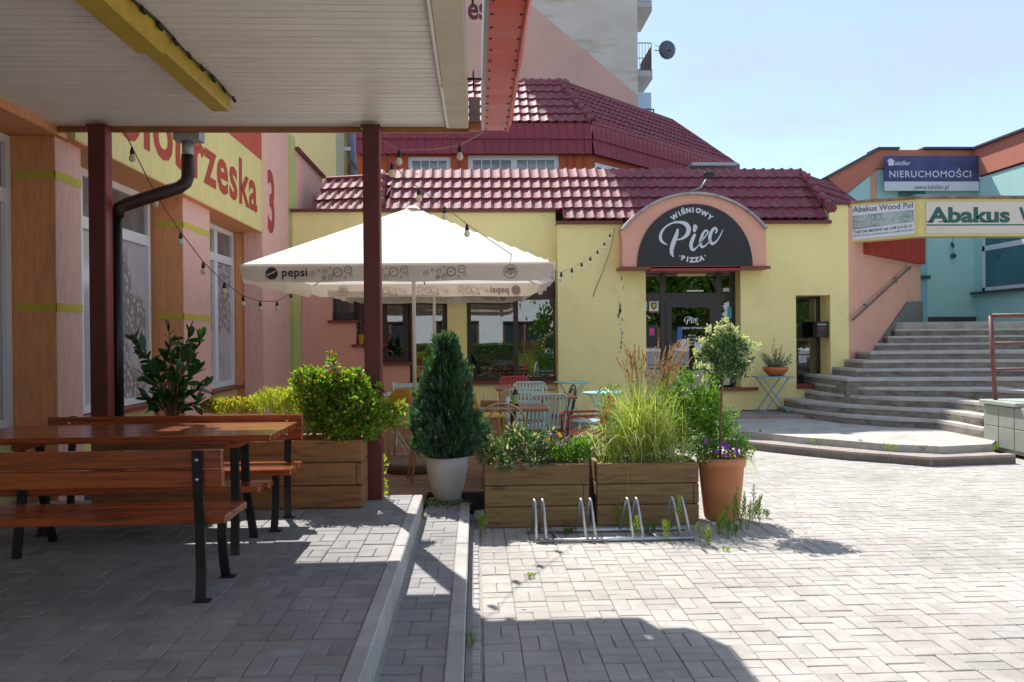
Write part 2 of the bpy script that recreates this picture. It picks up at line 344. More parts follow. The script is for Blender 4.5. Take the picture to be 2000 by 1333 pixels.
M = dict(
 yellow=mat('yellow_render', (.87,.76,.34), .9, var=.06, vscale=1.2, bump=.7, bscale=55, dirt=(.72,.61,.28), dscale=2.2, dlo=.52, dhi=.85, dstretch=(1.1,1.1,.7)),
 pink=mat('pink_render', (.72,.38,.28), .9, var=.08, vscale=1.5, bump=.6, bscale=30, bstretch=(3,3,.7), dirt=(.56,.31,.25), dscale=2, dlo=.55, dhi=.9, dstretch=(2,2,.3)),
 orange=mat('orange_scratched_render', (.80,.36,.16), .92, var=.20, vscale=14, stretch=(3,3,.35), bump=1, bscale=42, bstretch=(2.6,2.6,.45), dirt=(.62,.33,.20), dscale=1.4, dlo=.5, dhi=.95),
 rose=mat('rose_scratched_render', (.80,.47,.38), .92, var=.17, vscale=14, stretch=(3,3,.35), bump=1, bscale=42, bstretch=(2.6,2.6,.45)),
 red=mat('red_render', (.50,.085,.05), .9, var=.08, bump=.8, bscale=42, bstretch=(2.6,2.6,.45)),
 signyellow=mat('yellow_scratched_render', (.74,.63,.25), .92, var=.16, vscale=12, stretch=(3,3,.3), bump=1, bscale=42, bstretch=(2.6,2.6,.45), dirt=(.55,.50,.22), dscale=1.6, dlo=.5, dhi=.9),
 limestrip=mat('lime_paint', (.56,.47,.06), .9, var=.1, bump=.4),
 greenish=mat('lime_green_render', (.50,.55,.20), .9, var=.08, bump=.6, bscale=40, bstretch=(2,2,.6), dirt=(.38,.42,.2), dscale=1.5, dlo=.5, dhi=.9),
 letter=mat('brick_red_paint', (.40,.055,.03), .85, var=.12, vscale=20),
 roof=mat('burgundy_tile', (.22,.042,.060), .66, var=.30, vscale=7, rnd=.12, dirt=(.17,.13,.12), dscale=8, dlo=.50, dhi=.66, bump=.35, bscale=30, spec=.42),
 roofband=mat('burgundy_sheet', (.25,.028,.045), .45, var=.12, vscale=4, rnd=.06, bump=.1),
 flashing=mat('maroon_flashing', (.13,.028,.022), .45, var=.15, vscale=8),
 sill=mat('maroon_sill_tile', (.20,.040,.025), .4, var=.15, vscale=8),
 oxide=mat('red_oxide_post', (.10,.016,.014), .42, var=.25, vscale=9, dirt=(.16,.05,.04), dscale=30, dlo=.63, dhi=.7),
 oxide_lit=mat('red_oxide_post_lit', (.24,.035,.028), .42, var=.25, vscale=9),
 pvc=mat('cream_pvc_slat', (.90,.86,.80), .45, var=.04, vscale=4, dirt=(.74,.69,.62), dscale=1.2, dlo=.5, dhi=.85, rnd=.02),
 beige=mat('beige_painted_concrete', (.66,.58,.45), .8, var=.10, vscale=5, bump=.3, bscale=40, dirt=(.25,.21,.16), dscale=7, dlo=.62, dhi=.8),
 redsheet=mat('faded_red_sheet', (.62,.075,.055), .45, var=.12, vscale=3, dirt=(.66,.24,.20), dscale=1.3, dlo=.42, dhi=.75, dstretch=(.4,1.6,1)),
 yelmetal=mat('ochre_yellow_enamel', (.52,.36,.04), .5, var=.18, vscale=10, dirt=(.25,.18,.07), dscale=14, dlo=.6, dhi=.8),
 black=mat('black_iron', (.012,.012,.013), .45, var=.2),
 plastic=mat('black_plastic', (.010,.010,.012), .35, var=.1),
 steel=mat('galvanised_steel', (.48,.50,.53), .38, metal=.85, var=.15, vscale=20),
 greymetal=mat('grey_zinc', (.38,.40,.42), .45, metal=.5, var=.12, vscale=10),
 brownpipe=mat('brown_plastic_pipe', (.035,.014,.012), .4, var=.2),
 whiteframe=mat('white_upvc', (.76,.77,.78), .35, var=.04),
 varnish=mat('varnished_pine', (.34,.072,.015), .24, knots=1.7, var=.34, vscale=5, stretch=(.30,5,5), rnd=.16, bump=.10, bscale=26, bstretch=(.3,6,6), color2=(.085,.018,.007), c2lo=.46, c2hi=.72, coat=.6, dirt=(.10,.045,.02), dscale=6, dlo=.66, dhi=.74),
 planter=mat('stained_plank', (.235,.150,.060), .75, knots=2.0, var=.30, vscale=4, stretch=(.5,6,6), rnd=.16, bump=.35, bscale=25, bstretch=(.3,8,8), color2=(.11,.072,.035), c2lo=.52, c2hi=.68, dirt=(.07,.05,.03), dscale=3, dlo=.62, dhi=.8),
 planterw=mat('warm_stained_plank', (.30,.140,.048), .7, knots=2.0, var=.30, vscale=4, stretch=(.5,6,6), rnd=.14, bump=.35, bscale=25, bstretch=(.3,8,8), color2=(.14,.058,.022), c2lo=.52, c2hi=.68),
 deck=mat('decking', (.21,.105,.055), .65, var=.25, vscale=5, stretch=(.5,5,5), rnd=.15, bump=.3, bscale=30, bstretch=(.3,8,8)),
 tabletop=mat('table_wood', (.30,.135,.065), .4, var=.2, vscale=5, stretch=(.5,5,5), rnd=.1),
 blonde=mat('blonde_wood', (.52,.34,.17), .5, var=.12, vscale=10),
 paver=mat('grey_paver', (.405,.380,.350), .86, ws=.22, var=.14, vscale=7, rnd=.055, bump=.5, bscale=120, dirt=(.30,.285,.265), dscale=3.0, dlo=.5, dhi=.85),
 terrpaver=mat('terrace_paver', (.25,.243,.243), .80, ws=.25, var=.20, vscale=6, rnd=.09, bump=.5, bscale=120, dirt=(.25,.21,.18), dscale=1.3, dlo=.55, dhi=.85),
 redpaver=mat('reddish_paver', (.40,.30,.25), .85, var=.15, vscale=7, rnd=.1, bump=.5, bscale=120),
 joint=mat('sand_joint', (.31,.28,.25), .95, var=.3, vscale=20, bump=.5),
 kerb=mat('concrete_kerb', (.42,.40,.385), .85, ws=.2, var=.14, vscale=5, rnd=.06, bump=.5, bscale=110, dirt=(.25,.24,.22), dscale=3, dlo=.5, dhi=.9),
 kerbbrown=mat('brown_kerb', (.33,.27,.235), .9, var=.16, vscale=5, rnd=.05, bump=.6, bscale=80),
 concrete=mat('worn_concrete', (.44,.415,.38), .92, var=.20, vscale=4, bump=.8, bscale=45, dirt=(.24,.21,.17), dscale=2.3, dlo=.5, dhi=.8),
 tread=mat('worn_skylit_tread', (.50,.475,.44), .9, var=.15, vscale=4, bump=.8, bscale=40, dirt=(.33,.30,.26), dscale=3, dlo=.5, dhi=.8),  # worn concrete, also paler: skylight from above is put into the colour
 step=mat('old_concrete_step', (.27,.245,.205), .95, var=.22, vscale=5, bump=1, bscale=35, dirt=(.13,.115,.09), dscale=3.4, dlo=.46, dhi=.66, dstretch=(1,1,2.6)),  # stained riser, also darkened so the treads look more skylit
 soil=mat('soil', (.045,.032,.022), .95, var=.4, vscale=15, bump=1, bscale=50),
 ground=mat('far_ground', (.30,.285,.265), .95, var=.15, vscale=.6),
 stairwall=mat('grey_green_block', (.29,.315,.27), .85, var=.10, vscale=4, bump=.4, bscale=60, dirt=(.2,.2,.17), dscale=3, dlo=.55, dhi=.8),
 cap=mat('grey_green_cap', (.33,.36,.32), .8, var=.1, bump=.3),
 plinth=mat('grey_plinth', (.17,.175,.165), .9, var=.2, vscale=6, bump=.5),
 teal=mat('teal_render', (.46,.74,.70), .9, var=.05, vscale=2, bump=.35, bscale=50, dirt=(.30,.56,.56), dscale=1, dlo=.5, dhi=.9),
 teal2=mat('deep_teal_render', (.24,.50,.55), .9, var=.06, vscale=2, bump=.35, bscale=50),
 brick=mat('brick_red_render', (.56,.20,.135), .9, var=.07, bump=.3),
 darkcap=mat('dark_sheet_cap', (.055,.058,.065), .5, var=.1),
 tower=mat('tower_concrete', (.47,.46,.42), .95, var=.13, vscale=.9, stretch=(.6,.6,1.5), bump=.5, bscale=9, dirt=(.25,.22,.13), dscale=.55, dlo=.53, dhi=.70, dstretch=(.6,1,2.6)),
 towerpink=mat('tower_faded_pink', (.48,.325,.285), .95, var=.09, vscale=.8, bump=.5, bscale=9, dirt=(.30,.25,.12), dscale=.5, dlo=.60, dhi=.72, dstretch=(.6,1,3.0)),
 brownframe=mat('brown_window_frame', (.040,.020,.013), .35, var=.15),
 darkframe=mat('dark_plum_frame', (.028,.021,.024), .4, var=.1),
 cloth=mat('off_white_canvas', (.76,.74,.71), .85, var=.05, vscale=2, bump=.5, bscale=5, transl=.28),
 clothv=mat('cream_canvas', (.70,.615,.51), .85, var=.07, vscale=4, bump=.5, bscale=9, transl=.16),
 creampole=mat('cream_pole', (.62,.57,.48), .45, var=.05),
 ink=mat('dark_print', (.03,.026,.03), .7, var=.02),
 inkpale=mat('pale_print', (.33,.28,.23), .8, var=.02),
 signblack=mat('black_sign', (.010,.011,.016), .35, var=.1),
 white=mat('white_paint', (.72,.73,.75), .5, var=.03),
 silver=mat('silver_letter', (.60,.63,.68), .4, var=.04),
 terracotta=mat('terracotta', (.58,.235,.10), .75, var=.14, vscale=5, bump=.2, dirt=(.60,.36,.22), dscale=4, dlo=.5, dhi=.8),
 orangebowl=mat('orange_glaze', (.50,.12,.03), .4, var=.12),
 potgrey=mat('pale_grey_pot', (.50,.50,.49), .6, var=.07, vscale=6, bump=.15),
 mint=mat('mint_enamel', (.42,.56,.50), .4, var=.05),
 tealenamel=mat('turquoise_enamel', (.19,.52,.50), .4, var=.06),
 blueenamel=mat('pale_blue_enamel', (.18,.36,.46), .4, var=.08),
 redenamel=mat('red_enamel', (.42,.035,.035), .35, var=.06),
 yelenamel=mat('mustard_enamel', (.55,.32,.03), .4, var=.05),
 anth=mat('anthracite_enamel', (.03,.032,.04), .4, var=.05),
 bluesteel=mat('grey_blue_enamel', (.30,.42,.46), .4, var=.05),
 rust=mat('maroon_rail', (.17,.050,.040), .5, var=.2, vscale=12),
 railgrey=mat('grey_brown_rail', (.14,.11,.10), .5, var=.15),
 signnavy=mat('navy_sign', (.035,.045,.16), .5, var=.20, vscale=2, dirt=(.12,.15,.32), dscale=1.1, dlo=.4, dhi=.8),
 signwhite=mat('sign_white', (.66,.70,.74), .5, var=.04),
 signcream=mat('sign_cream', (.66,.60,.50), .55, var=.05, vscale=3, dirt=(.52,.45,.36), dscale=3, dlo=.5, dhi=.9),
 signyel=mat('sign_yellow_frame', (.66,.56,.20), .5, var=.06),
 signgreen=mat('sign_green', (.015,.10,.085), .5, var=.05),
 fadegreen=mat('faded_green_strip', (.10,.20,.19), .6, var=.25, vscale=4, dirt=(.42,.48,.52), dscale=2.2, dlo=.40, dhi=.62),
 bulb=mat('frosted_bulb', (.80,.75,.60), .25, var=.03, transl=.35),
 wire=mat('grey_wire', (.10,.095,.09), .6),
 wirelight=mat('pale_wire', (.42,.38,.36), .6),
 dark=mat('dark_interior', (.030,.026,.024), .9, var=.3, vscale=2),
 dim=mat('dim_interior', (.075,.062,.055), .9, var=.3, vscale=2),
 navycloth=mat('navy_cloth', (.015,.028,.10), .9, var=.15),
 leopard=mat('speckled_cloth', (.62,.57,.46), .9, var=.1, vscale=10, color2=(.03,.03,.03), c2lo=.50, c2hi=.53),
 bark=mat('bark', (.14,.095,.06), .9, var=.3, vscale=12, stretch=(3,3,1), bump=.8, bscale=30),
 canestem=mat('brown_cane', (.20,.11,.05), .7, var=.2),
 steelblue=mat('blue_dish', (.06,.085,.13), .4, var=.1),
 paleblue=mat('pale_blue_glass', (.42,.58,.75), .2, var=.1),
 orangeplaster=mat('orange_cladding', (.47,.10,.035), .75, var=.08, vscale=5),
 limewall=mat('pale_lime_render', (.66,.64,.32), .9, var=.04, bump=.2),
 sagewall=mat('sage_render', (.36,.44,.31), .9, var=.06),
 towergrey=mat('balcony_concrete', (.42,.42,.42), .9, var=.08),
)
WG = glass('window_glass', (.85,.88,.88), 2.35, wav=.006)
WG2 = glass('dull_window_glass', (.75,.78,.8), 1.8, .03)
LEAF = dict(
 bright=leafmat('bright_leaf', (.07,.17,.022), (.30,.42,.045), tr=.42, c3=(.34,.20,.06)),
 lime=leafmat('lime_leaf', (.24,.34,.04), (.50,.52,.08), c3=(.40,.10,.04)),
 laurel=leafmat('laurel_leaf', (.014,.062,.016), (.034,.115,.022), .26, .18),
 conifer=leafmat('conifer_spray', (.018,.060,.038), (.11,.21,.125), .4, .28),
 mid=leafmat('mid_leaf', (.055,.14,.025), (.13,.26,.045)),
 pale=leafmat('variegated_leaf', (.42,.47,.26), (.66,.66,.46), .5, .3),
 var=leafmat('variegated_dark', (.020,.075,.025), (.12,.21,.075), .45, .22),
 grass=leafmat('grass_blade', (.20,.30,.06), (.55,.56,.20), .5, .42),
 plume=leafmat('grass_plume', (.25,.125,.085), (.50,.31,.20), .8, .35),
 fresh=leafmat('fresh_leaf', (.07,.17,.025), (.20,.36,.06)),
 weed=leafmat('weed_leaf', (.12,.22,.03), (.32,.44,.07)),
 rosemary=leafmat('rosemary_leaf', (.035,.085,.035), (.10,.17,.08), .6, .15),
 red=leafmat('reddish_leaf', (.16,.030,.02), (.34,.11,.04)),
 tree=leafmat('tree_leaf', (.035,.085,.012), (.12,.22,.03)),
)
FLOWER = {k: mat('petal_'+k, c, .6, transl=.3) for k, c in dict(purple=(.22,.05,.36), lilac=(.42,.30,.55), yellow=(.75,.50,.04), white=(.78,.76,.68), peach=(.62,.34,.18), red=(.5,.04,.02)).items()}

# ================================================================== THE SETTING
ZT, ZP, ZD, ZS = .30, .13, .17, .18         # terrace, path, deck, sidewalk slab
g = MB(); g.box(-160, 160, -120, 200, -.9, -.045); g.build('ground', M['ground'], kind='structure')

PV = MB().box(-.098, .098, -.048, .048, -.04, 0, bev=.0038)
def pave(name, pieces, z, m, sub, limit=300, odd=None, oddn=0):
    """pieces (cx, cy, rot) sorted by nearness; the first ones single, the rest joined"""
    base = tag(sub, kind='structure')
    x0 = wloc(base)
    pieces.sort(key=lambda p: p[3])
    proto = None
    for i, p in enumerate(pieces[:limit]):
        mm = m
        if proto is None:
            proto = PV.build('paver', m, base); o = proto
        else: o = inst(proto, base, (0, 0, 0))
        o.location = (p[0], p[1], z + random.uniform(-.003, .0025))
        o.rotation_euler = (random.gauss(0, .006), random.gauss(0, .006), p[2] + random.gauss(0, .006))
    if len(pieces) > limit:
        mb = MB()
        for p in pieces[limit:]:
            hx, hy = (.0975, .0475) if abs(p[2]) < .1 else (.0475, .0975)
            b = MB().box(p[0]-hx, p[0]+hx, p[1]-hy, p[1]+hy, z-.04, z + random.uniform(-.002, .002), bev=.0045)
            mb.add(b.v, b.f)
        mb.build('paver_field', m, base, kind='stuff')
def vis(x, y, z):
    d = ROT.to_3x3().inverted() @ (Vector((x, y, z)) - CAM)
    if d.z > -.2: return False
    u = 1000 + FPX*d.x/-d.z; v = 666.5 - FPX*d.y/-d.z
    return -160 < u < 2160 and v < 1500
def basket(x0, x1, y0, y1, flipx=False, z=0, keep=lambda x, y: True):
    out = []; nx = int(round((x1-x0)/.2)); ny = int(round((y1-y0)/.2))
    for i in range(nx):
        for j in range(ny):
            cx = (x1 - (i+.5)*.2) if flipx else (x0 + (i+.5)*.2); cy = y0 + (j+.5)*.2
            if not vis(cx, cy, z) or not keep(cx, cy): continue
            d = math.hypot(cx, cy)
            if (i + j) % 2: out += [(cx, cy-.05, 0, d), (cx, cy+.05, 0, d)]
            else: out += [(cx-.05, cy, PI/2, d), (cx+.05, cy, PI/2, d)]
    return out
# road / square
rb = MB().box(-.03, 26, -4, 15.3, -.044, -.009).build('square_paving', M['joint'])
pave('square', basket(.025, 8.625, 3.745, 10.945, z=0), 0, M['paver'], rb, 300)
far_p = MB()
rs = MB().box(.02, 8.8, 10.95, 15.2, -.03, -.002); rs.box(8.8, 22, -4, 15.2, -.03, -.002)
rs.build('far_paving', M['paver'], rb, kind='stuff')
# sett row beside the kerb
setts = MB().box(-.05, .05, -.05, .05, -.05, 0, bev=.008)
proto = None
for k in range(34):
    y = 3.6 + k*.105
    if proto is None: proto = setts.build('sett', M['kerb'], rb); o = proto
    else: o = inst(proto, rb, (0, 0, 0))
    o.location = (-.028 + random.uniform(-.004, .004), y, .002 + random.uniform(-.004, .003)); o.scale = (.78, .94, 1); o.rotation_euler = (0, 0, random.gauss(0, .03))
# terrace
tb = MB().box(-3.9, -.545, -4, 7.12, -.05, ZT-.008).build('terrace_paving', M['joint'])
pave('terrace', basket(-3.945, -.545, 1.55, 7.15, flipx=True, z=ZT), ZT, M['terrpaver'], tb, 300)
# raised path between the kerbs
pb = MB().box(-.46, -.155, -4, 7.95, -.05, ZP-.008).build('path_paving', M['joint'])
pp = []
for k in range(24):
    y = 3.05 + k*.2; d = math.hypot(.3, y); xa = -.459
    if k % 2: pp += [(xa+.1, y+.05, 0, d), (xa+.1, y+.15, 0, d), (xa+.252, y+.1, PI/2, d)]
    else: pp += [(xa+.052, y+.1, PI/2, d), (xa+.204, y+.05, 0, d), (xa+.204, y+.15, 0, d)]
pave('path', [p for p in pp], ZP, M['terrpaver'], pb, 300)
# kerbs
kb = tag(MB().box(-.54, -.466, -4, 7.1, -.05, ZP-.02).build('terrace_kerb_bed', M['joint']), kind='structure')
for k in range(12):
    y0 = -3.4 + k*.88
    y1 = min(y0+.874, 7.13)
    if y1 > y0: MB().box(-.543, -.462, y0, y1, -.04, ZT+.004+random.uniform(-.002, .002), bev=.008).build('kerbstone', M['kerb'], kb)
kb = tag(MB().box(-.155, -.066, -4, 7.55, -.05, ZP-.03).build('path_kerb_bed', M['joint']), kind='structure')
for k in range(12):
    y0 = -3.1 + k*.92
    MB().box(-.156, -.066, y0, min(y0+.914, 7.6), -.04, ZP+.006+random.uniform(-.002, .002), bev=.008).build('kerbstone', M['kerb'], kb)
# soil / gravel strip in the gutter
MB().box(-.066, -.03, -4, 7.5, -.02, .008).build('gutter_dirt', M['joint'], kind='structure')
MB().box(-.461, -.44, -2, 7.4, .05, ZP+.004).build('kerb_foot_dirt', M['joint'], kind='structure')
# deck boards
db = MB().box(-3.86, -.47, 7.16, 15.25, -.04, ZD-.026).box(-.47, 2.03, 7.95, 15.25, -.04, ZD-.026).build('wooden_deck', M['dark'], kind='structure')
boards = []
for k in range(62):
    y = 7.20 + k*.130
    if y > 15.1: break
    x0 = -3.4; x1 = 2.05
    if y < 7.95: x1 = -.47
    o = MB().box(x0, x1, y, y+.122, ZD-.024, ZD+random.uniform(-.001, .001), bev=.004).build('deck_board', M['deck'], db)
# sidewalk with kerb on the right
kp = [(1380, 868), (1500, 883), (1650, 899), (1735, 905), (1819, 912), (1984, 906)]
kw = [P(x, y, z=0) for x, y in kp]; kw = [Vector((2.0, 12.9, 0)), Vector((2.07, 12.85, 0))] + kw + [Vector((kw[-1].x+.15, 12, 0))]
sw = MB().prism([(p.x, p.y) for p in kw[1:-1]] + [(kw[-2].x, 15.4), (kw[1].x, 15.4)], -.04, .085).build('sidewalk', M['joint'], kind='structure')
for a, b in zip(kw[1:-1], kw[2:-1]):
    d = (b - a).normalized(); nrm = Vector((-d.y, d.x, 0)); Ln = (b - a).length; n_ = max(1, round(Ln/1.0))
    for i in range(n_):
        p = a + d*(Ln*i/n_+.003); q = a + d*(Ln*(i+1)/n_-.003)
        MB().prism([(p.x, p.y), (q.x, q.y), (q.x+nrm.x*.13, q.y+nrm.y*.13), (p.x+nrm.x*.13, p.y+nrm.y*.13)], -.03, .115+random.uniform(-.003, .003)).build('kerbstone', M['kerbbrown'], sw)
sp = [(1350, 846), (1420, 843), (1500, 851), (1560, 858), (1650, 865), (1740, 873), (1800, 875), (1837, 877), (1937, 872), (1950, 860)]
sl = [P(x, y, z=ZS-.03) for x, y in sp]
MB().prism([(2.08, 13.3)] + [(p.x, p.y) for p in sl] + [(9.2, 15.9), (2.08, 15.9)], .05, ZS).build('sidewalk_slab', M['concrete'], sw)
MB().prism([(4.2, 15.29), (4.2, 14.35), (6.0, 14.30), (6.0, 15.29)], ZS, ZS+.05).build('door_apron', M['kerbbrown'], sw)

# ------------------------------------------------------------------ the stone steps
st = thing('stone_steps', (7.5, 14.5, ZS), 'broad flight of worn grey concrete steps climbing beside the pink wall', 'steps')
ytop = {1: [(1537, 797), (1600, 805), (1650, 811), (1755, 818), (1826, 820), (1918, 836), (1960, 842)],
        2: [(1563, 784), (1640, 791), (1755, 797), (1840, 801), (1918, 812), (1980, 818)],
        3: [(1600, 767), (1680, 774), (1755, 778), (1850, 780), (1918, 787), (2000, 796)],
        4: [(1632, 753), (1690, 757), (1850, 759), (1930, 761), (2050, 766)]}
flat = {5: (1655, 739.5, 739), 6: (1672, 721, 720), 7: (1687, 704.5, 703), 8: (1702, 688, 686), 9: (1719, 672.5, 670), 10: (1734, 658.8, 656), 11: (1748, 645, 642)}
RS = .142
for k in range(1, 13):
    zz = ZS + RS*k
    if k <= 4: pts = [P(x, y, z=zz) for x, y in ytop[k]]
    elif k < 10:
        xl, y1, y2 = flat[k]; pts = []
        for x in (xl, 1800, 1900, 2000, 2110):
            t = (x - xl)/(2000 - xl); pts.append(P(x, y1 + (y2-y1)*t + math.sin(x*.7+k)*.25, z=zz))
        if k == 9: pts = [Vector((p.x, 16.0+.25*(1-(i/4)), zz)) for i, p in enumerate(pts)]
    else:
        Yk = 16.0 + .37*(k-9); xl = {10: 1734, 11: 1748, 12: 1770}[k]
        pts = [Vector((pX(x, Yk), Yk, zz)) for x in (xl, 1800, 1900, 2000, 2110)]
    fine = []; rnw = random.Random(k)
    for p, q in zip(pts, pts[1:]):
        m_ = max(1, int((q-p).length/.14))
        for i in range(m_):
            v = p.lerp(q, i/m_); fine.append(Vector((v.x, v.y + rnw.gauss(0, .013), v.z)))
    pts = fine + [pts[-1]]
    poly = [(p.x, p.y) for p in pts] + [(pts[-1].x+.8, 20.0), (pts[0].x, 20.0)]
    poly2 = [(p[0], p[1]+.02) if i < len(pts) else p for i, p in enumerate(poly)]
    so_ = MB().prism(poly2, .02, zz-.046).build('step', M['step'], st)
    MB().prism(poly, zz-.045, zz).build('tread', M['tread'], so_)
landing = MB().box(6.0, 14, 17.05, 22, 1.6, ZS+RS*12+.004).build('landing', M['concrete'], kind='structure')

# ================================================================== LEFT BUILDING (orange shop)
XW, XP, XR = -3.44, -3.54, -3.87
bl = thing('orange_shop_building', (-4.5, 7.0, 0), 'orange rendered shop with painted street sign band behind the bench canopy', 'building')
body = MB().box(-9, XR-.28, -3, 13.7, 0, 6.2); body.box(-9, XW-.02, 13.7, 15.58, 0, 6.2)
body.build('wall', M['rose'], bl)
def pier(y0, y1):
    MB().box(XR-.29, XP, y0+.006, y1, 0, 3.375).build('pier', M['rose'], bl)
    MB().box(XR-.29, XP-.002, y0, y0+.005, 0, 3.375).build('pier_front', M['orange'], bl)
    for zc in (3.05, 1.93):
        MB().box(XR+.004, XP+.004, y0-.004, y0+.001, zc-.035, zc+.035).box(XP-.003, XP+.004, y0-.004, y1, zc-.035, zc+.035).build('painted_stripe', M['limestrip'], bl)
pier(7.20, 7.66); pier(10.27, 11.3); pier(3.0, 3.6)
MB().box(XR-.3, XR, -2, 13.7, 0, .86).build('base_wall', M['signyellow'], bl)
MB().box(XR-.29, XR+.10, 7.66, 10.27, .86, .905).box(XR-.29, XR+.10, 11.3, 13.7, .86, .905).box(XR-.29, XR+.10, 3.6, 7.2, .86, .905).build('sill', M['sill'], bl)
# beam and sign band
MB().box(XR-.29, -3.50, -2, 7.34, 3.38, 3.9).build('lintel', M['orange'], bl)
MB().box(XR-.29, XW, 7.35, 13.66, 3.385, 4.54).build('sign_band', M['signyellow'], bl)
MB().box(XR-.29, XW-.005, 7.35, 13.66, 3.374, 3.384).build('band_soffit', M['orange'], bl)
MB().box(XR-.29, XW+.002, 7.35, 13.66, 4.541, 6.2).build('red_band', M['red'], bl)
MB().box(XR-.02, XW-.022, 13.694, 13.699, .2, 3.38).build('corner_front', M['orange'], bl)
MB().box(XW-.3, XW, 13.66, 15.585, 0, 6.2).build('corner_pier', M['rose'], bl)
MB().box(XW-.30, XW+.003, 13.64, 13.66, 3.38, 4.54).build('band_edge', M['limestrip'], bl)
lt = MB()
t = text_mb('Ko\u0142obrzeska', .93, .022, sx=.90, space=1.06)
wd = max(v[0] for v in t.v)
t = place2d(t, lambda u, v: (XW+.004, 7.40 + u*(5.95/wd), 3.665 + v))
t.build('lettering', M['letter'], bl)
t = text_mb('3', 1.42, .04, sx=.80); t = place2d(t, lambda u, v: (XW+.004, 13.98+u, 3.48+v)); t.build('house_number', M['letter'], bl)

# windows with printed film
def film_mat(name, seed, lo=.10, hi=.55):
    m = bpy.data.materials.new(name); m.use_nodes = True; nt = m.node_tree; b = nt.nodes['Principled BSDF']; lk = nt.links.new
    g_ = N(nt, 'ShaderNodeTexCoord'); mp = N(nt, 'ShaderNodeMapping'); mp.inputs['Location'].default_value = (seed, seed*2, seed*3); lk(g_.outputs['Object'], mp.inputs[0])
    big = N(nt, 'ShaderNodeTexNoise', Scale=.95, Detail=2); lk(mp.outputs[0], big.inputs['Vector'])
    vo = N(nt, 'ShaderNodeTexVoronoi', Scale=13); lk(mp.outputs[0], vo.inputs['Vector'])
    rm = N(nt, 'ShaderNodeValToRGB'); rm.color_ramp.elements[0].color = (.72, .71, .70, 1); rm.color_ramp.elements[1].color = (.25, .245, .255, 1); rm.color_ramp.elements[1].position = .55
    lk(vo.outputs['Distance'], rm.inputs[0])
    sm = N(nt, 'ShaderNodeValToRGB'); sm.color_ramp.elements[0].color = (.38, .375, .40, 1); sm.color_ramp.elements[1].color = (.60, .59, .62, 1); n2 = N(nt, 'ShaderNodeTexNoise', Scale=3, Detail=5); mp2 = N(nt, 'ShaderNodeMapping', Scale=(1, 3, .6)); lk(g_.outputs['Object'], mp2.inputs[0]); lk(mp2.outputs[0], n2.inputs['Vector']); lk(n2.outputs['Fac'], sm.inputs[0])
    mk = N(nt, 'ShaderNodeMapRange'); lk(big.outputs['Fac'], mk.inputs[0]); mk.inputs[1].default_value = .49; mk.inputs[2].default_value = .55
    mx_ = N(nt, 'ShaderNodeMix', data_type='RGBA'); lk(mk.outputs[0], mx_.inputs['Factor']); lk(sm.outputs[0], mx_.inputs['A']); lk(rm.outputs[0], mx_.inputs['B'])
    lk(mx_.outputs['Result'], b.inputs['Base Color']); b.inputs['Roughness'].default_value = .12
    return m
FILM = film_mat('food_photo_film', 1.7); FILM2 = film_mat('pale_photo_film', 5.2)
GREYF = mat('grey_window_film', (.36, .37, .41), .1, var=.06, vscale=1.0)
GREYD = mat('dusky_window', (.17, .17, .18), .1, var=.5, vscale=2.4)
GREENP = mat('green_pane', (.03, .10, .05), .1, var=.2)
def shop_window(y0, y1, zt, mull, mats, tops):
    w = MB(); X0, X1 = XR-.10, XR-.03; z0, z1 = .915, 3.37; fw = .075
    w.box(X0, X1, y0, y0+fw, z0, z1).box(X0, X1, y1-fw, y1, z0, z1).box(X0, X1, y0+fw, y1-fw, z0, z0+fw).box(X0, X1, y0+fw, y1-fw, z1-fw, z1)
    w.box(X0, X1, y0+fw, y1-fw, zt-.06, zt+.06)
    for m_ in mull: w.box(X0, X1+.004, m_-.07, m_+.07, z0+fw, z1-fw)
    f = w.build('window', M['whiteframe'], bl)
    ed = [y0+fw] + [v for m_ in mull for v in (m_-.07, m_+.07)] + [y1-fw]
    for i in range(0, len(ed), 2):
        MB().box(XR-.085, XR-.07, ed[i], ed[i+1], z0+fw, zt-.06).build('pane', mats[i//2], f)
        MB().box(XR-.085, XR-.07, ed[i], ed[i+1], zt+.06, z1-fw).build('pane', tops[i//2], f)
    return f
f0 = shop_window(3.6, 7.19, 2.86, [5.3], [GREYF, GREYF], [GREYD, GREYD])
# tilted-open upper sash in the near window
w = MB()
for a, b in (((XR-.03, 5.9, 3.27), (XR+.02, 6.85, 3.27)), ((XR-.05, 6.95, 2.96), (XR+.02, 6.60, 3.27)), ((XR-.05, 5.8, 2.96), (XR-.02, 6.95, 2.96))): w.bar(a, b, .05, .05)
w.build('tilted_sash', M['whiteframe'], f0)
MB().prism([(5.85, 2.97), (6.88, 2.97), (6.58, 3.24), (5.85, 3.24)], XR-.05, XR-.045, 'x').build('pane', GREENP, f0)
shop_window(7.68, 10.20, 2.83, [8.40], [FILM2, FILM], [GREYD, GREYD])
shop_window(12.0, 13.66, 2.89, [12.72], [FILM2, FILM2], [GREYD, GREYD])
MB().box(XR-.28, XR-.002, 11.3, 12.0, .905, 3.37).build('wall_panel', M['orange'], bl)

# low side wall beyond with sloping cap (same plot)
sdw = thing('side_wall', (-3.5, 17.5, 0), 'dusky pink side wall with dark coping between the street sign corner and the lime building', 'wall')
MB().box(-3.75, -3.38, 15.95, 18.7, 0, 5.22).build('wall', M['rose'], sdw)
MB().box(-3.80, -3.31, 15.90, 18.75, 5.22, 5.28).build('coping', M['flashing'], sdw)
MB().box(-3.72, -3.385, 15.585, 15.95, 0, 5.45).build('green_pier', M['greenish'], sdw)

